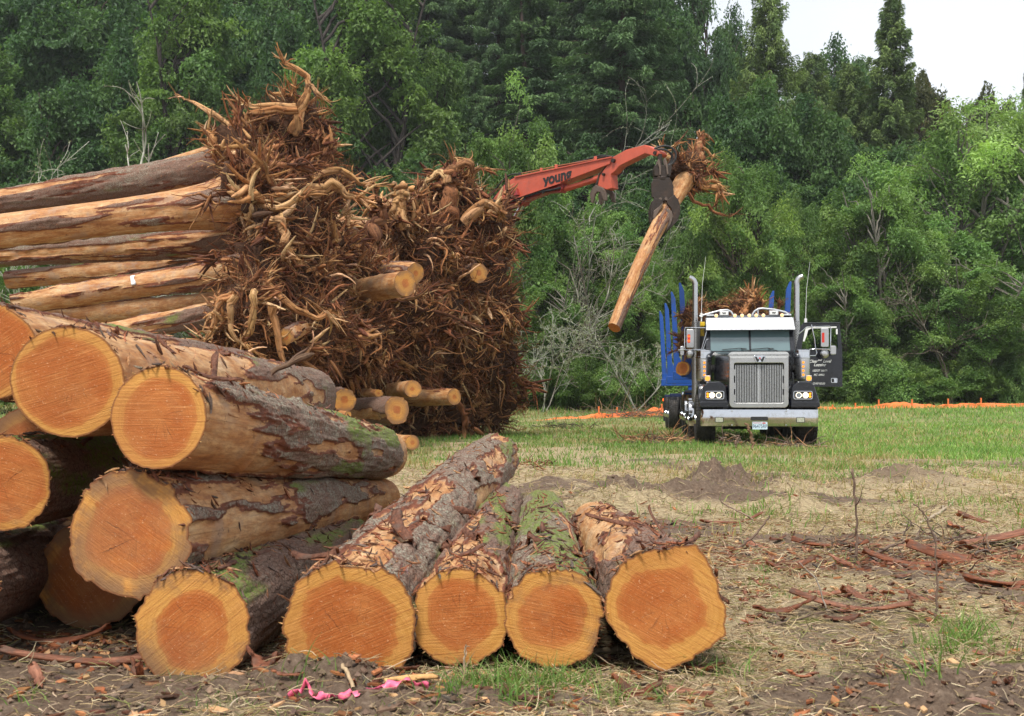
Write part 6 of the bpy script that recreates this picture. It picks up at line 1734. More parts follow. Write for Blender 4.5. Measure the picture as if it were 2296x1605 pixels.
    # mirrors
    def mirror(x, y, zc, side, xarm, rnd):
        mi = MB().prism(rrect(x - 0.085, x + 0.085, zc - 0.21, zc + 0.21, 0.025), y, y + 0.07).build('mirror', M_ALU, T, bevel=0.01)
        fr = MB(); p = [(xarm, y + 0.03, zc + 0.24), (x + side * 0.11, y + 0.02, zc + 0.25), (x + side * 0.125, y, zc + 0.21), (x + side * 0.125, y, zc - 0.20), (x + side * 0.10, y, zc - 0.26), (xarm, y + 0.02, zc - 0.25)]
        fr.tube(p, 0.012, 8); fr.build('bracket', M_CHROME, mi, smooth=True)
        return mi
    mi = mirror(-1.335, 2.02, 2.34, -1, -0.99, None)
    m = MB(); m.tube([(-1.08, 2.03, 2.10), (-0.97, 2.03, 2.50), (-0.96, 2.05, 2.62)], 0.011, 8); m.tube([(-1.45, 2.03, 2.09), (-1.60, 2.05, 2.08)], 0.011, 8); m.tube([(-1.05, 2.03, 2.08), (-0.98, 2.03, 2.30), (-0.93, 2.05, 2.33)], 0.010, 8); m.build('arm', M_CHROME, mi, smooth=True)
    for z in (2.39, 2.29): MB().cyl((-1.365, 2.008, z), (-1.365, 2.02, z), 0.024, 12).build('lamp', M_RDG, mi)
    MB().prism(rrect(-1.395, -1.335, 2.245, 2.435, 0.012), 2.012, 2.02).build('lamp_plate', M_REDL, mi)
    MB().lathe([(0.005, -0.05), (0.06, -0.04), (0.095, 0.0), (0.09, 0.01)], (-1.33, 2.03, 1.99), 'y', 24).build('convex_mirror', M_ALU, T, smooth=True)
    MB().prism(rrect(-1.56, -1.47, 1.96, 2.17, 0.03), 2.05, 2.08).build('convex_mirror', M_ALU, T, bevel=0.01)
    mi = mirror(1.60, 1.72, 2.33, 1, 1.40, None)
    m = MB(); m.tube([(1.40, 1.74, 2.08), (1.38, 1.74, 2.30), (1.31, 1.74, 2.62)], 0.012, 8); m.tube([(1.05, 1.8, 2.42), (1.2, 1.78, 2.55), (1.40, 1.74, 2.58)], 0.011, 8); m.tube([(1.18, 1.74, 1.93), (1.40, 1.74, 1.93), (1.43, 1.74, 1.99), (1.40, 1.74, 2.08)], 0.011, 8); m.tube([(1.18, 1.78, 2.0), (1.28, 1.74, 2.07), (1.40, 1.74, 2.08)], 0.011, 8); m.tube([(1.6, 1.73, 2.08), (1.78, 1.73, 2.03)], 0.011, 8)
    m.build('arm', M_CHROME, mi, smooth=True)
    MB().prism(rrect(1.535, 1.59, 2.22, 2.44, 0.015), 1.712, 1.72).build('lamp_plate', M_REDL, mi)
    MB().lathe([(0.005, -0.05), (0.06, -0.04), (0.095, 0.0), (0.09, 0.01)], (1.60, 1.75, 1.97), 'y', 24).build('convex_mirror', M_ALU, T, smooth=True)
    MB().prism(rrect(1.72, 1.845, 1.95, 2.15, 0.03), 1.72, 1.76).build('convex_mirror', M_ALU, T, bevel=0.012)
    # open driver door; its outer face looks forward
    dy = 2.08
    m = MB()
    o_ = [(1.02, 1.24), (2.045, 1.24), (2.045, 1.80), (2.035, 2.06), (1.985, 2.675), (1.20, 2.675), (1.155, 2.655), (1.125, 2.60), (1.02, 2.06)]
    i_ = [(1.17, 2.085), (1.955, 2.085), (1.955, 2.085), (1.955, 2.10), (1.925, 2.60), (1.27, 2.60), (1.24, 2.59), (1.225, 2.55), (1.17, 2.10)]
    # window frame above the belt line, panel below it
    m.prism([(1.02, 1.24), (2.045, 1.24), (2.045, 1.80), (2.035, 2.085), (1.02, 2.085)], dy, dy + 0.05)
    ring_prism(m, [(1.02, 2.085), (2.035, 2.085), (2.01, 2.4), (1.985, 2.675), (1.20, 2.675), (1.155, 2.655), (1.125, 2.60)], [(1.15, 2.1), (1.945, 2.1), (1.935, 2.4), (1.915, 2.595), (1.27, 2.595), (1.235, 2.58), (1.215, 2.54)], dy + 0.003, dy + 0.045)
    m.box(1.18, 2.0, dy - 0.03, dy + 0.05, 2.66, 2.69)
    D = m.build('door', M_BLACKP, T, bevel=0.01)
    m = MB(); m.prism([(1.235, 2.58), (1.27, 2.595), (1.915, 2.595), (1.912, 2.565), (1.36, 2.555), (1.29, 2.52), (1.26, 2.40), (1.205, 2.26), (1.175, 2.27)], dy - 0.012, dy - 0.002); m.box(1.90, 1.935, dy - 0.012, dy - 0.002, 2.42, 2.54)
    m.build('window_trim', M_WHITE, D)
    hd = MB(); ring_prism(hd, rrect(1.79, 1.93, 1.33, 1.44, 0.02), rrect(1.805, 1.915, 1.345, 1.425, 0.012), dy - 0.012, dy + 0.002); hd.box(1.855, 1.915, dy - 0.008, dy, 1.345, 1.425)
    hd.build('handle', M_CHROME, D, bevel=0.003)
    MB().box(1.805, 1.855, dy - 0.004, dy + 0.001, 1.345, 1.425).build('handle_recess', M_BLACKR, D)
    for (txt, x, z, sz, sx_, b_) in (('Clear', 1.40, 1.815, 0.09, 0.9, 0.002), ('and', 1.545, 1.845, 0.06, 0.9, 0.0015), ('Level', 1.70, 1.815, 0.09, 0.9, 0.002), ('Logging', 1.54, 1.735, 0.09, 0.95, 0.002),
                                ('USDOT', 1.465, 1.605, 0.068, 0.7, 0.001), ('1656771', 1.635, 1.605, 0.06, 0.7, 0.001), ('MC', 1.45, 1.51, 0.068, 0.8, 0.001), ('609562', 1.58, 1.51, 0.06, 0.7, 0.001), ('GVW', 1.45, 1.315, 0.068, 0.8, 0.001), ('105,500', 1.59, 1.315, 0.06, 0.7, 0.001)):
        text_part(txt, sz, M_LET, D, (x, dy - 0.004, z), shear=0.35, bold=b_, sx=sx_, depth=0.001)
    # bunks and stakes on the truck
    def bunk(parent, y, zb, hw=1.24, top=3.93, beamh=0.22, xo=0.0):
        m = MB(); m.box(xo - hw - 0.10, xo + hw + 0.10, y - 0.14, y + 0.14, zb, zb + beamh); m.box(-0.45, 0.45, y - 0.1, y + 0.1, zb - 0.45, zb)
        b = m.build('bunk', M_BLUE, parent, bevel=0.01)
        for s in (-1, 1):
            x0 = xo + s * (hw - 0.02); lean = s * 0.10; h = top - zb - beamh
            zt = zb + beamh
            pts = [(x0 - s * 0.13, zt), (x0 + s * 0.09, zt), (x0 + s * 0.09 + lean * 0.98, top), (x0 + s * 0.045 + lean, top - 0.0), (x0 - s * 0.035 + lean * 0.94, top - 0.20), (x0 - s * 0.06 + lean * 0.2, zt + 0.42), (x0 - s * 0.20, zt + 0.10), (x0 - s * 0.34, zt)]
            MB().prism(pts[::-1] if s < 0 else pts, y - 0.065, y + 0.065).build('stake', M_BLUE, parent, bevel=0.008)
        return b
    bunk(T, 5.3, 1.52, xo=-0.06); bunk(T, 7.8, 1.50, xo=-0.19)
    MB().box(-0.5, 0.5, 4.3, 9.0, 0.9, 1.05).build('deck_frame', M_NAVY, T, bevel=0.01)
    MB().cyl((-0.95, 5.17, 1.585), (-0.95, 5.15, 1.585), 0.03, 14).build('side_marker', M_AMB, T)
    # trailer
    R = thing('log_trailer', 'blue staked log trailer with dual wheels coupled behind the black truck', 'trailer', (6.12, 35.2, float(gz(6.12, 35.4))), math.radians(-4.5))
    m = MB(); m.box(-0.5, -0.36, -3.4, 3.6, 1.0, 1.28); m.box(0.36, 0.5, -3.4, 3.6, 1.0, 1.28); m.box(-1.25, 1.25, 2.5, 2.65, 1.0, 1.12); m.box(-1.28, 1.28, -0.9, -0.8, 1.05, 1.15)
    m.build('frame', M_NAVY, R, bevel=0.01)
    bunk(R, -0.3, 1.46); bunk(R, 2.9, 1.42)
    for s in (-1, 1):
        for y in (0.1, 1.45):
            wheel(R, s * 1.14, y, 0.52, 0.27, s); wheel(R, s * 0.80, y, 0.52, 0.27, s, False, False)
        MB().box(min(s * 0.7, s * 1.3), max(s * 0.7, s * 1.3), 2.35, 2.37, 0.25, 1.05).build('mud_flap', M_BLACKR, R)
    for y in (0.1, 1.45): MB().cyl((-0.8, y, 0.52), (0.8, y, 0.52), 0.08).build('axle', M_DARK, R, True)
    MB().cyl((-1.30, 2.2, 0.95), (-1.33, 2.2, 0.95), 0.04, 12).build('marker_lamp', M_RDG, R)
    # load: root wads and logs lying between the stakes
    wad = WADF['wad']; GL = 'uprooted trees loaded on the truck'
    wad('frayed root wad leaning on the left blue stakes behind the exhaust', 1556, 712, 28.3, 0.42, 0, dirv=(-0.5, -1, 0.15), group=GL, trunk_to=(1585, 790, 36))
    wad('tall root wad on the load, rising above the cab roof', 1672, 702, 28.2, 0.62, 2, group=GL, trunk_to=(1665, 790, 36))
    wad('dark ragged root wad beside the tall one on the truck load', 1630, 716, 28.8, 0.45, 3, group=GL, trunk_to=(1640, 800, 36))
    wad('small root wad by the right blue stakes above the cab', 1735, 722, 28.7, 0.40, 4, group=GL, trunk_to=(1690, 800, 36))
    wad('wad low in the load behind the left mirror', 1545, 770, 28.4, 0.40, 1, group=GL, trunk_to=(1590, 830, 36))
    guided('broken_root', 'splintered root sticking up highest on the truck load', [(1665, 705), (1678, 690), (1690, 672), (1684, 656)], 27.9, 0.12, 0.09, TAN, splits=12)
    guided('broken_root', 'reddish root tip left of the highest one on the truck load', [(1640, 705), (1650, 690), (1658, 675), (1664, 665)], 28.0, 0.07, 0.04, RED, splits=5)
    V, Fq, zone, lv, fr = log_body(P(1529, 826, 28.4), P(1580, 830, 36), 0.165, 0.17, 97, nA=40, nL=50, bark=0.5, near_pow=1.0)
    c = P(1529, 826, 28.4); root = thing('sawn_log', 'log lying in the truck load with its round cut end beside the blue stake', 'log', c, 0)
    ob('trunk', mesh_from('trunk', V.reshape(-1, 3) - c, Fq, True, cols={'zone': zone}, vecs={'lv': lv}), M_LOG, root)
    fv, ff, fc, par = face_disc(V[0], fr[4][0, 0], fr[0], fr[1], fr[2], 0.75, 97, 0.2, rings=6)
    ob('cut_face', mesh_from('cut_face', fv - c, ff, True, cols={'par': par}, vecs={'fc': fc}), M_FACE, root)
build_truck()

# ------------------------------------------------------------------ loader with its boom, grapple and the held tree
def build_loader():
    M_RED = simple('loader_red_mat', (0.50, 0.090, 0.046), 0.5, 0.0, 0.22, scale=4.5, dirt=(0.30, 0.075, 0.05), bump=0.15)
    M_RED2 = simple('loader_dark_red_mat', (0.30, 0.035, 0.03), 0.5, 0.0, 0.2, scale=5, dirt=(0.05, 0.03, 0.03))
    M_IRON = simple('grapple_iron_mat', (0.035, 0.024, 0.018), 0.5, 0.35, 0.3, scale=5, dirt=(0.09, 0.05, 0.03), bump=0.3)
    M_WORN = simple('worn_steel_mat', (0.15, 0.11, 0.085), 0.45, 0.5, 0.3, scale=7, dirt=(0.06, 0.04, 0.03))
    M_COPP = simple('copper_pipe_mat', (0.42, 0.17, 0.08), 0.4, 0.3)
    ux = nrm(np.array([4.0, -4.0, 0.0])); nn = np.array([0.7071, 0.7071, 0.0])
    XA, XB = (1110 - 1147.5) * 31 / F, (1480 - 1147.5) * 27 / F; sl_ = (XB - XA) / 4.0
    def dd(xD): return (XA + sl_ * 31.0) / ((xD - 1147.5) / F + sl_)
    def B(xc, yc, off=0.0):
        x = (1950 + 0.3049 * xc) * 0.5604; y = (560 + 0.3049 * yc) * 0.5604
        return P(x, y, dd(x)) + nn * off
    L0 = np.array([-0.7, 32.6, float(gz(-0.7, 32.6))])
    Lr = thing('log_loader', 'red knuckle boom log loader working behind the stump pile', 'loader', L0, 0)
    def poly(pts, th, name, mat, parent, off=0.0, bevel=0.012, f=B):
        a = np.array([f(x, y, off - th / 2) for x, y in pts]) ; b = np.array([f(x, y, off + th / 2) for x, y in pts]); n = len(a)
        m = MB(); i = np.arange(n); j = (i + 1) % n
        m.add(np.concatenate([a, b]) - L0, [np.stack([i, j, j + n, i + n], 1), np.arange(n)[None, ::-1], (np.arange(n) + n)[None]])
        return m.build(name, mat, parent, bevel=bevel)
    boom = poly([(110, 815), (160, 745), (240, 640), (335, 545), (420, 502), (1690, 240), (1660, 330), (1010, 575), (430, 772), (230, 842), (140, 885)], 0.34, 'boom', M_RED, Lr)
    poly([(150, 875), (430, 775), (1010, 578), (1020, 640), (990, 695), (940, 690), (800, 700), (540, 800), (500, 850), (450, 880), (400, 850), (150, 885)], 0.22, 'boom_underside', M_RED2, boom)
    for off in (-0.185, 0.185):
        poly([(420, 492), (1690, 232), (1690, 246), (424, 508)], 0.04, 'flange', M_RED, boom, off, 0)
        poly([(232, 832), (430, 764), (1010, 568), (1016, 584), (436, 782), (236, 850)], 0.04, 'flange', M_RED, boom, off, 0)
    poly([(400, 660), (462, 645), (485, 735), (425, 752)], 0.10, 'bracket', M_RED2, boom, -0.21)
    stick = poly([(1690, 232), (1860, 138), (2100, 75), (2160, 86), (2292, 160), (2300, 190), (2280, 215), (2235, 220), (2100, 190), (1870, 300), (1770, 352), (1700, 432), (1660, 458), (1672, 640), (1600, 660), (1480, 600), (1515, 470), (1640, 310)], 0.26, 'stick', M_RED, Lr, 0.0)
    poly([(2105, 110), (2160, 90), (2292, 158), (2302, 190), (2280, 217), (2235, 222), (2120, 188)], 0.32, 'stick_tip', M_RED, stick)
    poly([(1490, 605), (1520, 470), (1600, 350), (1500, 470), (1465, 590)], 0.30, 'heel_shadow_plate', M_IRON, stick)  # thin dark piece standing in for the shade along the heel
    for (x, y, r_) in ((1706, 283, 26), (1577, 463, 18), (2255, 186, 24), (468, 830, 24)):
        c0 = B(x, y, -0.20) - L0; c1 = B(x, y, 0.20) - L0
        MB().cyl(c0, c1, r_ * 0.1709 * dd((1950 + 0.3049 * x) * 0.5604) / F, 16).build('pin', M_IRON, Lr, smooth=True)
    for off in (-0.16, 0.16):
        poly([(1480, 600), (1440, 640), (1402, 720), (1420, 835), (1445, 842), (1470, 730), (1500, 690), (1545, 700), (1585, 810), (1622, 805), (1612, 700), (1575, 640)], 0.06, 'heel_claw', M_WORN, Lr, off)
    m = MB(); m.cyl(B(1035, 640, 0) - L0, B(1440, 512, 0) - L0, 0.075, 18); m.cyl(B(1415, 520, 0) - L0, B(1480, 498, 0) - L0, 0.10, 18); m.cyl(B(1480, 498, 0) - L0, B(1577, 463, 0) - L0, 0.04, 12); m.cyl(B(985, 655, 0) - L0, B(1035, 640, 0) - L0, 0.05, 12)
    m.build('stick_cylinder', M_RED, Lr, smooth=True)
    m = MB(); m.cyl(B(455, 850, -0.0) - L0, B(240, 1250, 0.0) - L0, 0.075, 16); m.build('boom_rod', M_CHROME, Lr, smooth=True)
    m = MB(); m.cyl(B(262, 1225, 0) - L0, B(60, 1640, 0) - L0, 0.13, 16); m.build('boom_cylinder', M_RED, Lr, smooth=True)
    poly([(110, 815), (235, 845), (205, 950), (190, 1120), (60, 1700), (-130, 1900), (-220, 1880), (30, 1250), (75, 950)], 0.40, 'mast', M_RED, Lr)
    poly([(112, 812), (150, 780), (232, 840), (205, 950), (130, 900)], 0.42, 'mast_joint', M_IRON, Lr)
    # pipes and hoses
    for k, (dy, mat) in enumerate(((0, M_COPP), (14, M_COPP), (28, M_COPP))):
        MB().tube([B(460, 448 + dy, -0.1 + k * 0.08) - L0, B(960, 345 + dy, -0.1 + k * 0.08) - L0, B(1430, 262 + dy, -0.1 + k * 0.08) - L0], 0.012, 6).build('pipe', mat, Lr)
    def hose(pts, r_=0.02, f=B, off=0.0, name='hose'):
        p = np.array([f(x, y, off) for x, y in pts]) - L0
        n = len(p); t = np.linspace(0, n - 1, n * 5); i = np.clip(t.astype(int), 0, n - 2); fr = (t - i)[:, None]
        pm = p[np.clip(i - 1, 0, n - 1)]; pa = p[i]; pb = p[i + 1]; pn = p[np.clip(i + 2, 0, n - 1)]
        q = 0.5 * ((2 * pa) + (-pm + pb) * fr + (2 * pm - 5 * pa + 4 * pb - pn) * fr ** 2 + (-pm + 3 * pa - 3 * pb + pn) * fr ** 3)
        MB().tube(q, r_, 8).build(name, M_BLACKR, Lr, smooth=True)
    hose([(440, 455), (340, 462), (260, 510), (180, 600), (110, 690), (50, 750), (40, 860)], off=-0.1)
    hose([(440, 470), (350, 490), (280, 540), (210, 600), (120, 720), (70, 770), (60, 880)], off=0.0)
    hose([(430, 480), (340, 520), (240, 610), (160, 700), (110, 800)], off=0.1)
    hose([(960, 350), (1150, 305), (1400, 235), (1480, 212), (1560, 210), (1700, 230)], 0.022, off=-0.05)
    hose([(1100, 310), (1300, 270), (1450, 225), (1600, 222), (1690, 232)], 0.02, off=0.06)
    hose([(240, 850), (450, 790), (720, 700), (900, 665), (1010, 640)], 0.028, off=-0.16)
    for (x, y) in ((525, 772), (770, 686), (462, 460), (940, 360), (745, 405), (1455, 255)):
        c = B(x, y, -0.12) - L0; MB().box(c[0] - 0.035, c[0] + 0.035, c[1] - 0.06, c[1] + 0.16, c[2] - 0.05, c[2] + 0.05).build('hose_clamp', M_RED if y < 420 else M_DARK, Lr, bevel=0.005)
    # the maker's word on the boom, following its slope
    a, b = B(860, 540), B(1090, 480); dv = nrm(b - a)
    c = B(975, 500, -0.178) - L0
    rotm = Matrix(((ux[0], 0, nn[0] * -1), (ux[1], 0, nn[1] * -1), (0, 1, 0))).to_4x4()
    sl = math.atan2(dv[2], math.hypot(dv[0], dv[1]))
    t = text_part('young', 0.40, M_BLACKR, boom, c, bold=0.013, depth=0.004, name='lettering')
    t.rotation_euler = (rotm @ Matrix.Rotation(sl, 4, 'Z')).to_euler()
    # carrier, hidden for the most part behind the pile
    m = MB()
    for s in (-1, 1): m.prism([(-1.9, 0.35), (-1.6, 0.05), (1.6, 0.05), (1.9, 0.35), (1.9, 0.6), (1.6, 0.9), (-1.6, 0.9), (-1.9, 0.6)], *(sorted((s * 0.8, s * 1.3))), 'x', Matrix.Translation((-1.6, 1.6, 0)))
    m.build('tracks', M_DARK, Lr, bevel=0.03)
    m = MB(); m.box(-2.9, -0.4, 0.4, 3.4, 1.1, 2.3); m.cyl((-1.6, 1.6, 0.8), (-1.6, 1.6, 1.15), 0.7); m.build('engine_house', M_RED, Lr, bevel=0.05)
    m = MB(); m.box(-2.9, -1.8, 0.3, 1.8, 2.3, 3.5); m.build('operator_cab', M_RED2, Lr, bevel=0.05)
    # grapple
    def G(xc, yc, off=0.0):
        x = (2540 + 0.2867 * xc) * 0.5604; y = (540 + 0.2867 * yc) * 0.5604
        return P(x, y, 26.9) + np.array([0, off, 0])
    k = 0.1607 * 26.9 / F
    def gp(pts, th, name, mat, off=0.0, bevel=0.008): return poly(pts, th, name, mat, Lr, off, bevel, G)
    m = MB(); m.cyl(G(343, 270) - L0, G(352, 440) - L0, 32 * k, 14); m.build('swivel_link', M_IRON, Lr, smooth=True)
    gp([(258, 450), (300, 420), (320, 440), (420, 440), (495, 432), (500, 470), (482, 590), (262, 590), (252, 500)], 0.34, 'grapple_head', M_IRON)
    for off in (-0.20, 0.0):
        gp([(310, 360), (330, 380), (345, 470), (345, 580), (325, 585), (318, 480), (290, 400)], 0.03, 'ear_plate', M_WORN, off)
        gp([(395, 345), (415, 350), (440, 470), (448, 570), (428, 575), (415, 480), (388, 370)], 0.03, 'ear_plate', M_WORN, off)
    c = G(370, 605) - L0
    MB().lathe([(0.05, -0.07), (112 * k, -0.07), (118 * k, -0.05), (118 * k, 0.0), (108 * k, 0.02), (108 * k, 0.05), (0.05, 0.06)], c, 'z', 36).build('rotator', M_IRON, Lr, smooth=True)
    gp([(245, 635), (470, 628), (505, 680), (527, 850), (420, 945), (335, 942), (218, 880), (210, 690)], 0.05, 'grapple_body', M_IRON, -0.16)
    gp([(285, 635), (510, 600), (550, 680), (562, 800), (460, 920), (375, 930), (258, 860), (250, 690)], 0.05, 'grapple_body', M_IRON, 0.22)
    gp([(300, 640), (480, 630), (500, 800), (420, 900), (330, 900), (270, 800)], 0.30, 'grapple_core', M_BLACKR, 0.02)
    for (x, y) in ((335, 915), (413, 915)):
        MB().cyl(G(x, y, -0.24) - L0, G(x, y, 0.3) - L0, 0.035, 12).build('pin', M_WORN, Lr, smooth=True)
    for off in (-0.25, 0.20):
        gp([(245, 905), (330, 925), (372, 965), (330, 1040), (270, 1130), (245, 1215), (238, 1262), (208, 1200), (198, 1080), (215, 980)], 0.09, 'tong', M_IRON, off)
        gp([(415, 945), (520, 862), (575, 930), (608, 1030), (600, 1140), (555, 1240), (480, 1320), (395, 1375), (420, 1310), (480, 1230), (505, 1130), (480, 1050), (430, 990)], 0.09, 'tong', M_IRON, off)
        gp([(402, 1065), (440, 1060), (490, 1100), (500, 1170), (470, 1270), (400, 1375), (430, 1250), (440, 1150)], 0.10, 'tong_edge', M_WORN, off - 0.03)
        gp([(300, 1040), (340, 1000), (365, 975), (330, 1060), (275, 1150), (245, 1250), (225, 1180), (235, 1090)], 0.10, 'tong_edge', M_WORN, off - 0.06)
    hose([(265, 200), (340, 170), (430, 160), (510, 190), (560, 260), (560, 330), (520, 400), (470, 425)], 0.026, G, -0.05)
    hose([(280, 205), (380, 195), (460, 220), (515, 270), (525, 330), (490, 400), (450, 425)], 0.024, G, 0.05)
    hose([(280, 200), (390, 180), (480, 220), (520, 290), (500, 370), (445, 420)], 0.022, G, 0.12)
    # held tree
    p0 = P(1376, 734, 25.3); p1 = P(1546, 388, 27.75)
    V, Fq, zone, lv, fr = log_body(p0, p1, 0.140, 0.205, 55, nA=64, nL=240, bark=0.42, lichen=0.5, moss=0.12, barkt=0.014, near_pow=1.0, bend=0.24, streak=0.8, flare=0.3, bark_dir=(-10, 0.6), bark_far=-0.35)
    root = thing('uprooted_tree', 'peeled tree with its root wad held up in the grapple', 'uprooted tree', p0, 0)
    ob('trunk', mesh_from('trunk', V.reshape(-1, 3) - p0, Fq, True, cols={'zone': zone}, vecs={'lv': lv}), M_LOG, root)
    fv, ff, fc, par = face_disc(V[0], fr[4][0, 0], fr[0], fr[1], fr[2], 0.95, 55, 0.3, rings=8)
    ob('cut_face', mesh_from('cut_face', fv - p0, ff, True, cols={'par': par}, vecs={'fc': fc}), M_FACE, root)
    ax = nrm(P(1548, 375, 27.8) - P(1510, 440, 27.4))
    q = Vector((1, 0, 0)).rotation_difference(Vector(ax)); wc = P(1538, 392, 27.7)
    for nm, me, mat, kind in rootwad(91, 0.60, 0.5, 0.2, nfine=200, nmed=40, nbig=11):
        if nm in ('trunk', 'cut_face'): continue
        o = ob(nm, me, mat, root); o.rotation_euler = q.to_euler(); o.location = wc - p0
        if kind: o['kind'] = kind
    v, f = blob(0.34, 0.36, 0.52, 93, 40, 28, 0.3)
    M = np.array(Vector((0, 0, 1)).rotation_difference(Vector(nrm(P(1495, 380, 27.6) - P(1560, 345, 27.8)))).to_matrix())
    ob('soil_clump', mesh_from('soil_clump', v @ M.T + (P(1533, 372, 27.7) - p0), f, True), M_SOIL, root)
    def gr(pts, d, r0, r1, cols, **kw): guided('root', '', [((2540 + 0.2867 * x) * 0.5604, (540 + 0.2867 * y) * 0.5604) for x, y in pts], d, r0, r1, cols, parent=root, ploc=p0, **kw)
    gr([(880, 480), (890, 330), (900, 200), (915, 90), (940, 25)], 27.6, 0.17, 0.09, RED + TAN, splits=26)
    gr([(940, 180), (1000, 220), (1040, 290), (1085, 300)], 27.5, 0.06, 0.03, TAN, splits=6)
    gr([(560, 480), (520, 420), (470, 330), (440, 250), (400, 260)], 27.9, 0.11, 0.06, TAN, splits=16)
    gr([(600, 470), (590, 360), (560, 230), (530, 150), (600, 115)], 28.0, 0.07, 0.03, RED + TAN, splits=8)
    gr([(640, 440), (650, 350), (740, 320), (830, 310)], 27.9, 0.06, 0.03, TAN, splits=8)
    gr([(860, 640), (930, 700), (1050, 740), (1150, 740), (1200, 800)], 27.4, 0.10, 0.07, TAN, splits=18)
    gr([(1150, 740), (1160, 860), (1130, 950), (1100, 1000)], 27.4, 0.035, 0.015, RED, splits=4)
    gr([(740, 800), (820, 900), (950, 975), (1030, 990), (1100, 1060), (1220, 1125), (1350, 1135)], 27.3, 0.06, 0.022, RED, splits=2, side=1)
    gr([(1155, 980), (1190, 1080), (1240, 1180), (1300, 1230)], 27.3, 0.012, 0.005, RED, splits=0, side=0)
    gr([(1000, 520), (1050, 440), (1090, 380), (1100, 520)], 27.5, 0.05, 0.02, TAN + RED, splits=8)
    gr([(820, 600), (900, 610), (980, 560), (1060, 500)], 27.4, 0.05, 0.02, RED, splits=6)
    gr([(950, 620), (1000, 660), (1080, 650), (1140, 670)], 27.35, 0.06, 0.03, TAN, splits=10)
    gr([(780, 740), (840, 780), (900, 760), (980, 770)], 27.5, 0.07, 0.03, RED, splits=8)
build_loader()
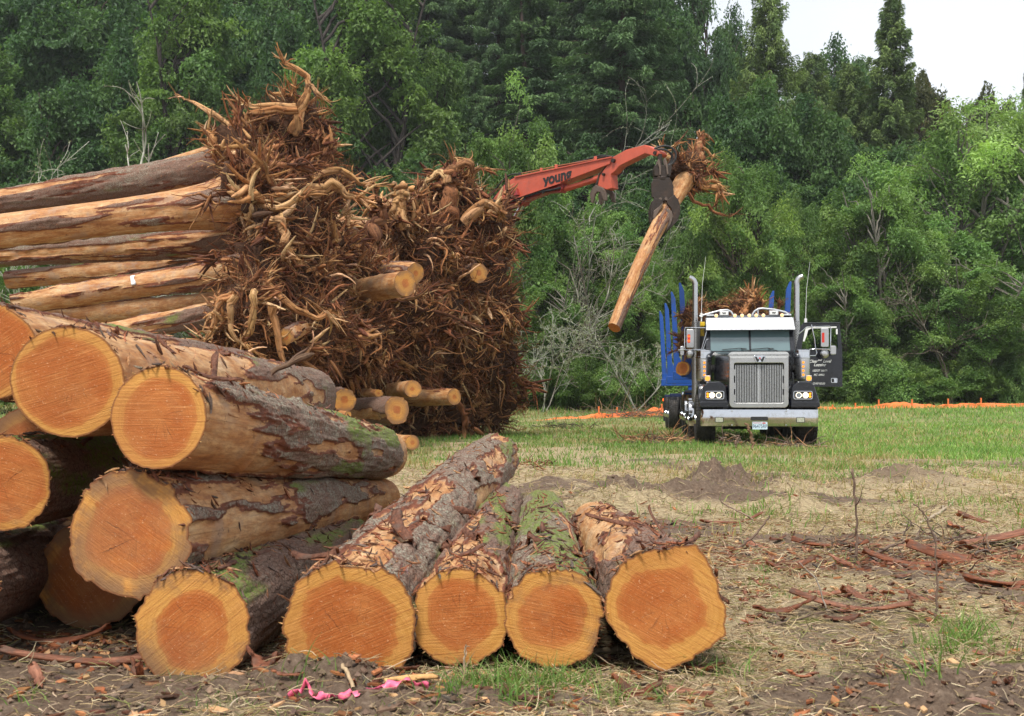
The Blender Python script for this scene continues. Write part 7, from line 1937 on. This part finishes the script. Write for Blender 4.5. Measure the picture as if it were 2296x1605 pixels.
# ------------------------------------------------------------------ fence, sticks, bark slabs, ribbon
def build_small():
    M_ORG = simple('orange_mesh_mat', (0.80, 0.185, 0.045), 0.75, 0.0, 0.15, scale=3, bump=0.5, dirt=(0.62, 0.20, 0.09))
    # sagging orange fabric fence in two visible runs
    def fence(label, pts, hs, seed, posts):
        r = np.random.default_rng(seed)
        base = np.array([[(x - 1147.5) * d / F, d] for x, d in pts]); n = 90
        t = np.linspace(0, len(base) - 1, n); i = np.clip(t.astype(int), 0, len(base) - 2); f = (t - i)[:, None]
        p = base[i] * (1 - f) + base[i + 1] * f
        hh = np.interp(t, np.arange(len(hs)), hs) * (1 + 0.9 * fbm(np.stack([t * 3.2, t * 0, t * 0], 1), 4, seed, 0.65))
        z0 = gz(p[:, 0], p[:, 1]) - 0.03
        rows = []
        for k in range(5):
            u = k / 4
            off = 0.12 * vnoise(np.stack([t * 6, np.full(n, u * 2.0), t * 0], 1), seed + 3) * u
            rows.append(np.stack([p[:, 0], p[:, 1] + off - 0.15 * (1 - u), z0 + hh * u ** 1.2], 1))
        V = np.stack(rows, 0).reshape(-1, 3); a = np.arange(4)[:, None] * n; b = np.arange(n - 1)[None]
        Fq = np.stack([a + b, a + b + 1, a + n + b + 1, a + n + b], -1).reshape(-1, 4)
        c = np.array([p[0, 0], p[0, 1], z0[0]])
        root = thing('silt_fence', label, 'fence', c)
        o = ob('fabric', mesh_from('fabric', V - c, Fq, True), M_ORG, root)
        s_ = o.modifiers.new('thick', 'SOLIDIFY'); s_.thickness = 0.01
        for k in posts:
            j = int(k * (n - 1)); MB().box(p[j, 0] - 0.03, p[j, 0] + 0.03, p[j, 1] - 0.02, p[j, 1] + 0.04, z0[j], z0[j] + hh[j] + r.uniform(0.02, 0.30)).build('post', M_ORG, root, loc=None).location = -c
    fence('sagging orange fabric fence left of the truck, partly lying in the grass', [(1180, 43), (1270, 44), (1360, 45), (1500, 46.5), (1560, 47)], [0.02, 0.10, 0.22, 0.30, 0.32], 5, (0.45, 0.55, 0.72, 0.85))
    fence('orange fabric fence running right from the truck to the picture edge', [(1790, 52), (1880, 53), (1960, 54), (2080, 55), (2200, 56), (2380, 57)], [0.20, 0.15, 0.20, 0.22, 0.18, 0.15], 9, (0.1, 0.17, 0.3, 0.42, 0.55, 0.68, 0.8))
    # standing dead stalks
    M_STK = tint_mat('stick_mat', 0.9, 25)
    def stick(label, pts, d, r0, r1, name='dead_stalk', cat='stick', twigs=3, col=(0.17, 0.115, 0.085), seed=1, flat=False, group='sticks standing and lying in the clearing'):
        r = np.random.default_rng(seed)
        if flat:
            p = []
            for (x, y) in pts:
                dd_ = CH * F / max(y - 890, 20); q = P(x, y, dd_); q[2] = float(gz(q[0], q[1])) + r0 + 0.01; p.append(q)
            p = np.array(p)
        else:
            p = np.array([P(x, y, d) for x, y in pts])
            g0 = float(gz(p[0, 0], p[0, 1])); p[:, 2] += (g0 - 0.03 - p[0, 2]) * np.linspace(1, 0.4, len(p))
        n = len(p); t = np.linspace(0, n - 1, n * 6); i = np.clip(t.astype(int), 0, n - 2); f = (t - i)[:, None]
        q = p[i] * (1 - f) + p[i + 1] * f; q += r.normal(size=q.shape) * r0 * 0.35
        g = Geo(); g.add(root_tubes(q[None], np.linspace(r0, r1, len(q))[None], 7, np.array([col]), 0.25, seed))
        if twigs:
            k = r.integers(2, len(q) - 1, twigs); dr = nrm(q[k] - q[k - 1] + r.normal(size=(twigs, 3)) * 0.8 * np.linalg.norm(q[1] - q[0]) + 0)
            pp = walk(q[k], nrm(dr), np.linalg.norm(q[-1] - q[0]) * r.uniform(0.02, 0.05, twigs), 8, 0.25, None, r)
            g.add(root_tubes(pp, r1 * 0.7 * np.linspace(1, 0.3, 8)[None].repeat(twigs, 0), 5, np.array([col]).repeat(twigs, 0)))
        me = g.mesh(name); c = q[0]
        co = np.empty(len(me.vertices) * 3, np.float32); me.vertices.foreach_get('co', co); me.vertices.foreach_set('co', (co.reshape(-1, 3) - c.astype(np.float32)).ravel())
        tag(ob(name, me, M_STK, None, c), label, cat, group)
    stick('tall bare stalk standing upright right of the squarish log', [(1919, 1262), (1921, 1190), (1918, 1110), (1911, 1047)], 7.0, 0.012, 0.006, twigs=4, seed=2)
    stick('thin forked stalk standing far right in the bark litter', [(2097, 1390), (2100, 1300), (2098, 1210), (2075, 1150), (2048, 1125)], 5.3, 0.006, 0.003, twigs=4, seed=3)
    stick('curved dead twig in front of the truck grille', [(1688, 1012), (1686, 985), (1678, 960), (1672, 948)], 21.5, 0.035, 0.018, twigs=1, seed=4, col=(0.22, 0.13, 0.08))
    stick('short knobbly twig beside the left front tyre', [(1646, 1005), (1650, 990), (1655, 975)], 22.3, 0.03, 0.018, twigs=1, seed=6)
    stick('upright twig among the dry weeds at lower center', [(1042, 1520), (1040, 1460), (1045, 1430)], 4.0, 0.005, 0.003, twigs=3, seed=8, col=(0.4, 0.3, 0.2))
    stick('fallen stick lying across the ground under the squarish log', [(1300, 1478), (1390, 1470), (1440, 1485), (1520, 1502)], 0, 0.012, 0.009, name='fallen_stick', twigs=2, seed=9, flat=True, col=(0.26, 0.20, 0.13))
    stick('long thin stick lying in the litter lower right', [(1720, 1412), (1830, 1385), (1990, 1352), (2100, 1335)], 0, 0.006, 0.003, name='fallen_stick', twigs=3, seed=10, flat=True)
    stick('pale stick lying on the ground in the right middle', [(2020, 1195), (2060, 1180), (2110, 1150), (2140, 1130)], 0, 0.014, 0.010, name='fallen_stick', twigs=1, seed=11, flat=True, col=(0.40, 0.32, 0.23))
    stick('crooked brown stick behind the standing stalk', [(1950, 1250), (2010, 1225), (2060, 1215)], 0, 0.012, 0.008, name='fallen_stick', twigs=2, seed=12, flat=True)
    stick('thin stick leaning near the dirt mound', [(1700, 1170), (1680, 1150), (1615, 1120)], 9.3, 0.012, 0.007, twigs=0, seed=13, col=(0.28, 0.2, 0.15))
    stick('leaning grey stick left of the standing stalk', [(1640, 1225), (1690, 1190), (1725, 1150)], 7.6, 0.009, 0.005, twigs=2, seed=14)
    stick('short upright stick right of the squarish log end', [(1612, 1408), (1605, 1370), (1608, 1335)], 5.0, 0.006, 0.004, twigs=1, seed=15)
    stick('pale split stick in front of the sunken log', [(735, 1500), (770, 1555), (790, 1575)], 0, 0.008, 0.006, name='fallen_stick', twigs=0, seed=16, flat=True, col=(0.45, 0.33, 0.2))
    stick('bent wiry twig standing at far right in the litter', [(1860, 1390), (1830, 1300), (1790, 1260)], 5.4, 0.004, 0.002, twigs=1, seed=17, col=(0.35, 0.3, 0.25))
    rr = np.random.default_rng(8)
    for k in range(46):
        x = rr.uniform(1180, 2280); y = rr.uniform(1090, 1480)
        if x < 1640 and y > 1110: continue
        d = CH * F / (y - 890); L = rr.uniform(14, 60); a = rr.normal() * 0.7
        lying = rr.uniform() < 0.55
        if lying: pts = [(x, y), (x + L * 0.5 * math.cos(a), y + L * 0.12 * math.sin(a)), (x + L * math.cos(a), y + L * 0.3 * math.sin(a))]
        else: pts = [(x, y), (x + rr.normal() * 5, y - L * 0.5), (x + rr.normal() * 12, y - L)]
        stick('one of the many small brown twigs strewn over the right half of the clearing', pts, d, rr.uniform(0.004, 0.010), 0.003, name='twig', cat='twig', twigs=int(rr.integers(0, 3)), seed=100 + k, flat=lying, col=tuple(np.array([0.18, 0.13, 0.095]) * rr.uniform(0.6, 1.9)), group='small twigs strewn over the clearing')
    # bark slabs
    slabs = [('long dark slab of bark lying at the right edge, largest of the bark slabs', 2155, 1222, 1.35, 0.20, 95), ('red bark slab just below the largest slab', 2170, 1258, 0.75, 0.14, 80), ('orange bark piece at the right picture edge', 2255, 1318, 0.42, 0.11, 85),
             ('curved reddish bark strip lying right of the squarish log', 1905, 1372, 0.55, 0.07, 75), ('left continuation of the curved bark strip', 1760, 1380, 0.30, 0.05, 100), ('short bark piece left of the standing stalk', 1860, 1225, 0.5, 0.08, 70),
             ('bark strip beside the upper end of the squarish log', 1640, 1170, 0.5, 0.08, 85), ('small bark chunk between grass tufts right of the squarish log', 1770, 1285, 0.28, 0.06, 90), ('bark chunk in the litter behind the forked stalk', 2030, 1270, 0.5, 0.09, 60),
             ('long thin red bark strip lying at lower left', 190, 1493, 0.62, 0.05, 93), ('upright torn bark bit at lower left', 312, 1525, 0.12, 0.05, 30), ('brown bark lump under the round ground log', 590, 1528, 0.14, 0.07, 60), ('rusty bark chip on the soil mound', 862, 1502, 0.10, 0.05, 80),
             ('orange bark crumb at the lower right of the grass tufts', 1432, 1562, 0.16, 0.07, 90), ('bark piece in the shadow at the lower left', 130, 1440, 0.4, 0.08, 100), ('pale bark plate near the right edge above the forked stalk', 2230, 1238, 0.5, 0.10, 100), ('slab of red bark standing on edge at far right', 2210, 1250, 0.9, 0.12, 88), ('bark strip at the right edge behind the slabs', 2240, 1185, 0.7, 0.1, 95)]
    for k, (lab, x, y, L, Wd, a) in enumerate(slabs):
        d = CH * F / (y - 890); c = P(x, y, d); c[2] = float(gz(c[0], c[1])) + 0.02
        V, Fq, col = bark_strip_mesh(L, Wd * 0.72, rr.uniform(-1.2, -0.3), 200 + k, 0.010, 0.05)
        V[:, 1] -= L / 2
        col = col * np.array([1.3, 1.1, 0.95]) if k % 3 else col * 1.5
        o = ob('torn_bark', mesh_from('torn_bark', V, Fq, True, cols={'tint': col}), M_BARK, None, c)
        o.rotation_euler = (rr.normal() * 0.08, rr.normal() * 0.2, math.radians(a) - math.pi)
        tag(o, lab, 'bark', 'bark slabs lying on the ground')
    for k in range(130):
        y = rr.uniform(1180, 1400) if k < 104 else rr.uniform(1400, 1590); x = rr.uniform(1600, 2290) if k < 104 else rr.uniform(0, 2290); d = CH * F / (y - 890)
        c = P(x, y, d); c[2] = float(gz(c[0], c[1])) + 0.012
        L = rr.uniform(0.03, 0.18)
        V, Fq, col = bark_strip_mesh(L, L * rr.uniform(0.12, 0.35), rr.uniform(-1.5, 0.5), 300 + k, 0.006, 0.015)
        o = ob('bark_piece', mesh_from('bark_piece', V, Fq, True, cols={'tint': col * rr.uniform(0.7, 2.2)}), M_BARK, None, c)
        o.rotation_euler = (rr.normal() * 0.15, rr.normal() * 0.3, rr.uniform(0, 6.28))
        tag(o, 'one of the small reddish bark pieces littering the ground between the twigs', 'bark', 'small bark pieces littering the ground')
    # pink ribbon
    m = Nd('pink_ribbon_mat'); mp = m.pbr((0.90, 0.16, 0.28), 0.4, 0, m.bump(m.noise(m.obj(), 40, 3), 0.3, 0.01))
    pts = [(645, 1582), (672, 1572), (685, 1560), (705, 1568), (730, 1576), (760, 1590), (800, 1598), (850, 1590), (890, 1580), (930, 1574), (960, 1585)]
    n = 60; t = np.linspace(0, len(pts) - 1, n); i = np.clip(t.astype(int), 0, len(pts) - 2); f = (t - i)
    px = np.array([p[0] for p in pts]); py = np.array([p[1] for p in pts])
    qx = px[i] * (1 - f) + px[i + 1] * f; qy = py[i] * (1 - f) + py[i + 1] * f
    d = CH * F / (1585 - 890) + (1585 - qy) * 0.0012
    X = (qx - 1147.5) * d / F; Z = gz(X, d) + 0.018 + 0.010 * vnoise(np.stack([t * 2, t * 0, t * 0], 1), 4) + 0.03 * np.exp(-((t - 2.0) / 0.5) ** 2)
    tw = fbm(np.stack([t * 1.3, t * 0, t * 0], 1), 2, 6) * 3.0
    hw = 0.014
    a = np.stack([X, d + np.cos(tw) * hw, Z + np.sin(tw) * hw], 1); b = np.stack([X, d - np.cos(tw) * hw, Z - np.sin(tw) * hw], 1)
    V = np.concatenate([a, b]); k = np.arange(n - 1); Fq = np.stack([k, k + 1, k + 1 + n, k + n], 1)
    c = a[0]
    o = ob('pink_ribbon', mesh_from('pink_ribbon', V - c, Fq, True), mp, None, c); s_ = o.modifiers.new('thick', 'SOLIDIFY'); s_.thickness = 0.001
    tag(o, 'crumpled pink flagging ribbon lying in the foreground grass', 'ribbon')
    V, Fq, col = bark_strip_mesh(0.14, 0.03, -0.5, 401, 0.01, 0.0)
    c = P(880, 1578, 3.85); c[2] = float(gz(c[0], c[1])) + 0.03
    o = ob('wood_chip', mesh_from('wood_chip', V, Fq, True, cols={'tint': np.tile([0.60, 0.34, 0.14], (len(V), 1))}), M_TINT, None, c); o.rotation_euler = (0, 0, -1.3)
    tag(o, 'fresh yellow wood chip lying on the pink ribbon', 'wood chip')
    # brush heaps of dead twigs around the truck
    def brush(label, x, y, wpx, hpx, seed, n=140, cols=None):
        r = np.random.default_rng(seed); d = CH * F / (y - 890); c = P(x, y, d); c[2] = float(gz(c[0], c[1])); k = d / F
        st = np.stack([r.normal(size=n) * wpx * 0.3 * k, r.normal(size=n) * 0.5, np.abs(r.normal(size=n)) * hpx * 0.25 * k], 1)
        dr = np.stack([r.normal(size=n), r.normal(size=n) * 0.6, np.abs(r.normal(size=n)) * 0.35], 1)
        pth = walk(st, dr, r.uniform(0.3, 1.0, n) * wpx * 0.4 * k / 9, 10, 0.16, np.array([0, 0, -0.05]), r); pth[..., 2] = np.maximum(pth[..., 2], 0.01)
        g = Geo(); g.add(root_tubes(pth, min(1.0, d / 20) * r.uniform(0.006, 0.020, n)[:, None] * np.linspace(1, 0.3, 10)[None], 4, pal(n, cols or [(0.14, 0.10, 0.08), (0.20, 0.15, 0.11), (0.30, 0.17, 0.09)], 0.2)))
        o = ob('brush_heap', g.mesh('brush_heap'), M_ROOT, None, c); tag(o, label, 'brush', 'heaps of dead brush and torn roots near the truck', 'stuff')
    brush('heap of dead twigs and torn roots left of the truck wheels', 1480, 992, 170, 22, 1, 200, [(0.30, 0.15, 0.07), (0.16, 0.11, 0.08), (0.42, 0.24, 0.12)])
    brush('dark twiggy brush lying in front of the orange fence left of the truck', 1440, 948, 190, 30, 2, 170)
    brush('dark brush lying before the orange fence right of the truck', 1935, 912, 160, 26, 3, 150)
    brush('long low brush at the far right before the orange fence', 2130, 905, 200, 16, 4, 120)
    brush('small dry bush in front of the bumper', 1642, 1003, 60, 60, 5, 60)
    brush('torn roots scattered at the foot of the stump pile', 1190, 1040, 90, 14, 6, 60, [(0.30, 0.15, 0.07), (0.20, 0.10, 0.06)])
    brush('dark brush under the truck between its wheels', 1760, 1002, 170, 14, 7, 110)
    brush('dark green brown brush between the pile and the truck', 1265, 960, 90, 22, 8, 90, [(0.07, 0.08, 0.04), (0.12, 0.10, 0.06)])
    brush('reddish twigs lying in the middle of the litter near the standing stalk', 1930, 1240, 150, 40, 9, 120)
    brush('low twigs scattered behind the bark slabs', 2110, 1215, 170, 40, 10, 120)
build_small()
# ------------------------------------------------------------------ damp air over the meadow and the slope
def build_haze():
    m = Nd('haze_mat'); pv = m.n('ShaderNodeVolumePrincipled')
    pv.inputs['Color'].default_value = (0.94, 0.97, 1.0, 1); pv.inputs['Density'].default_value = 0.00028; pv.inputs['Anisotropy'].default_value = 0.2
    m.t.links.new(pv.outputs[0], m.out.inputs['Volume'])
    b = MB().box(-650, 650, -60, 920, -3, 75)
    tag(b.build('haze', m.m), kind='stuff')
build_haze()
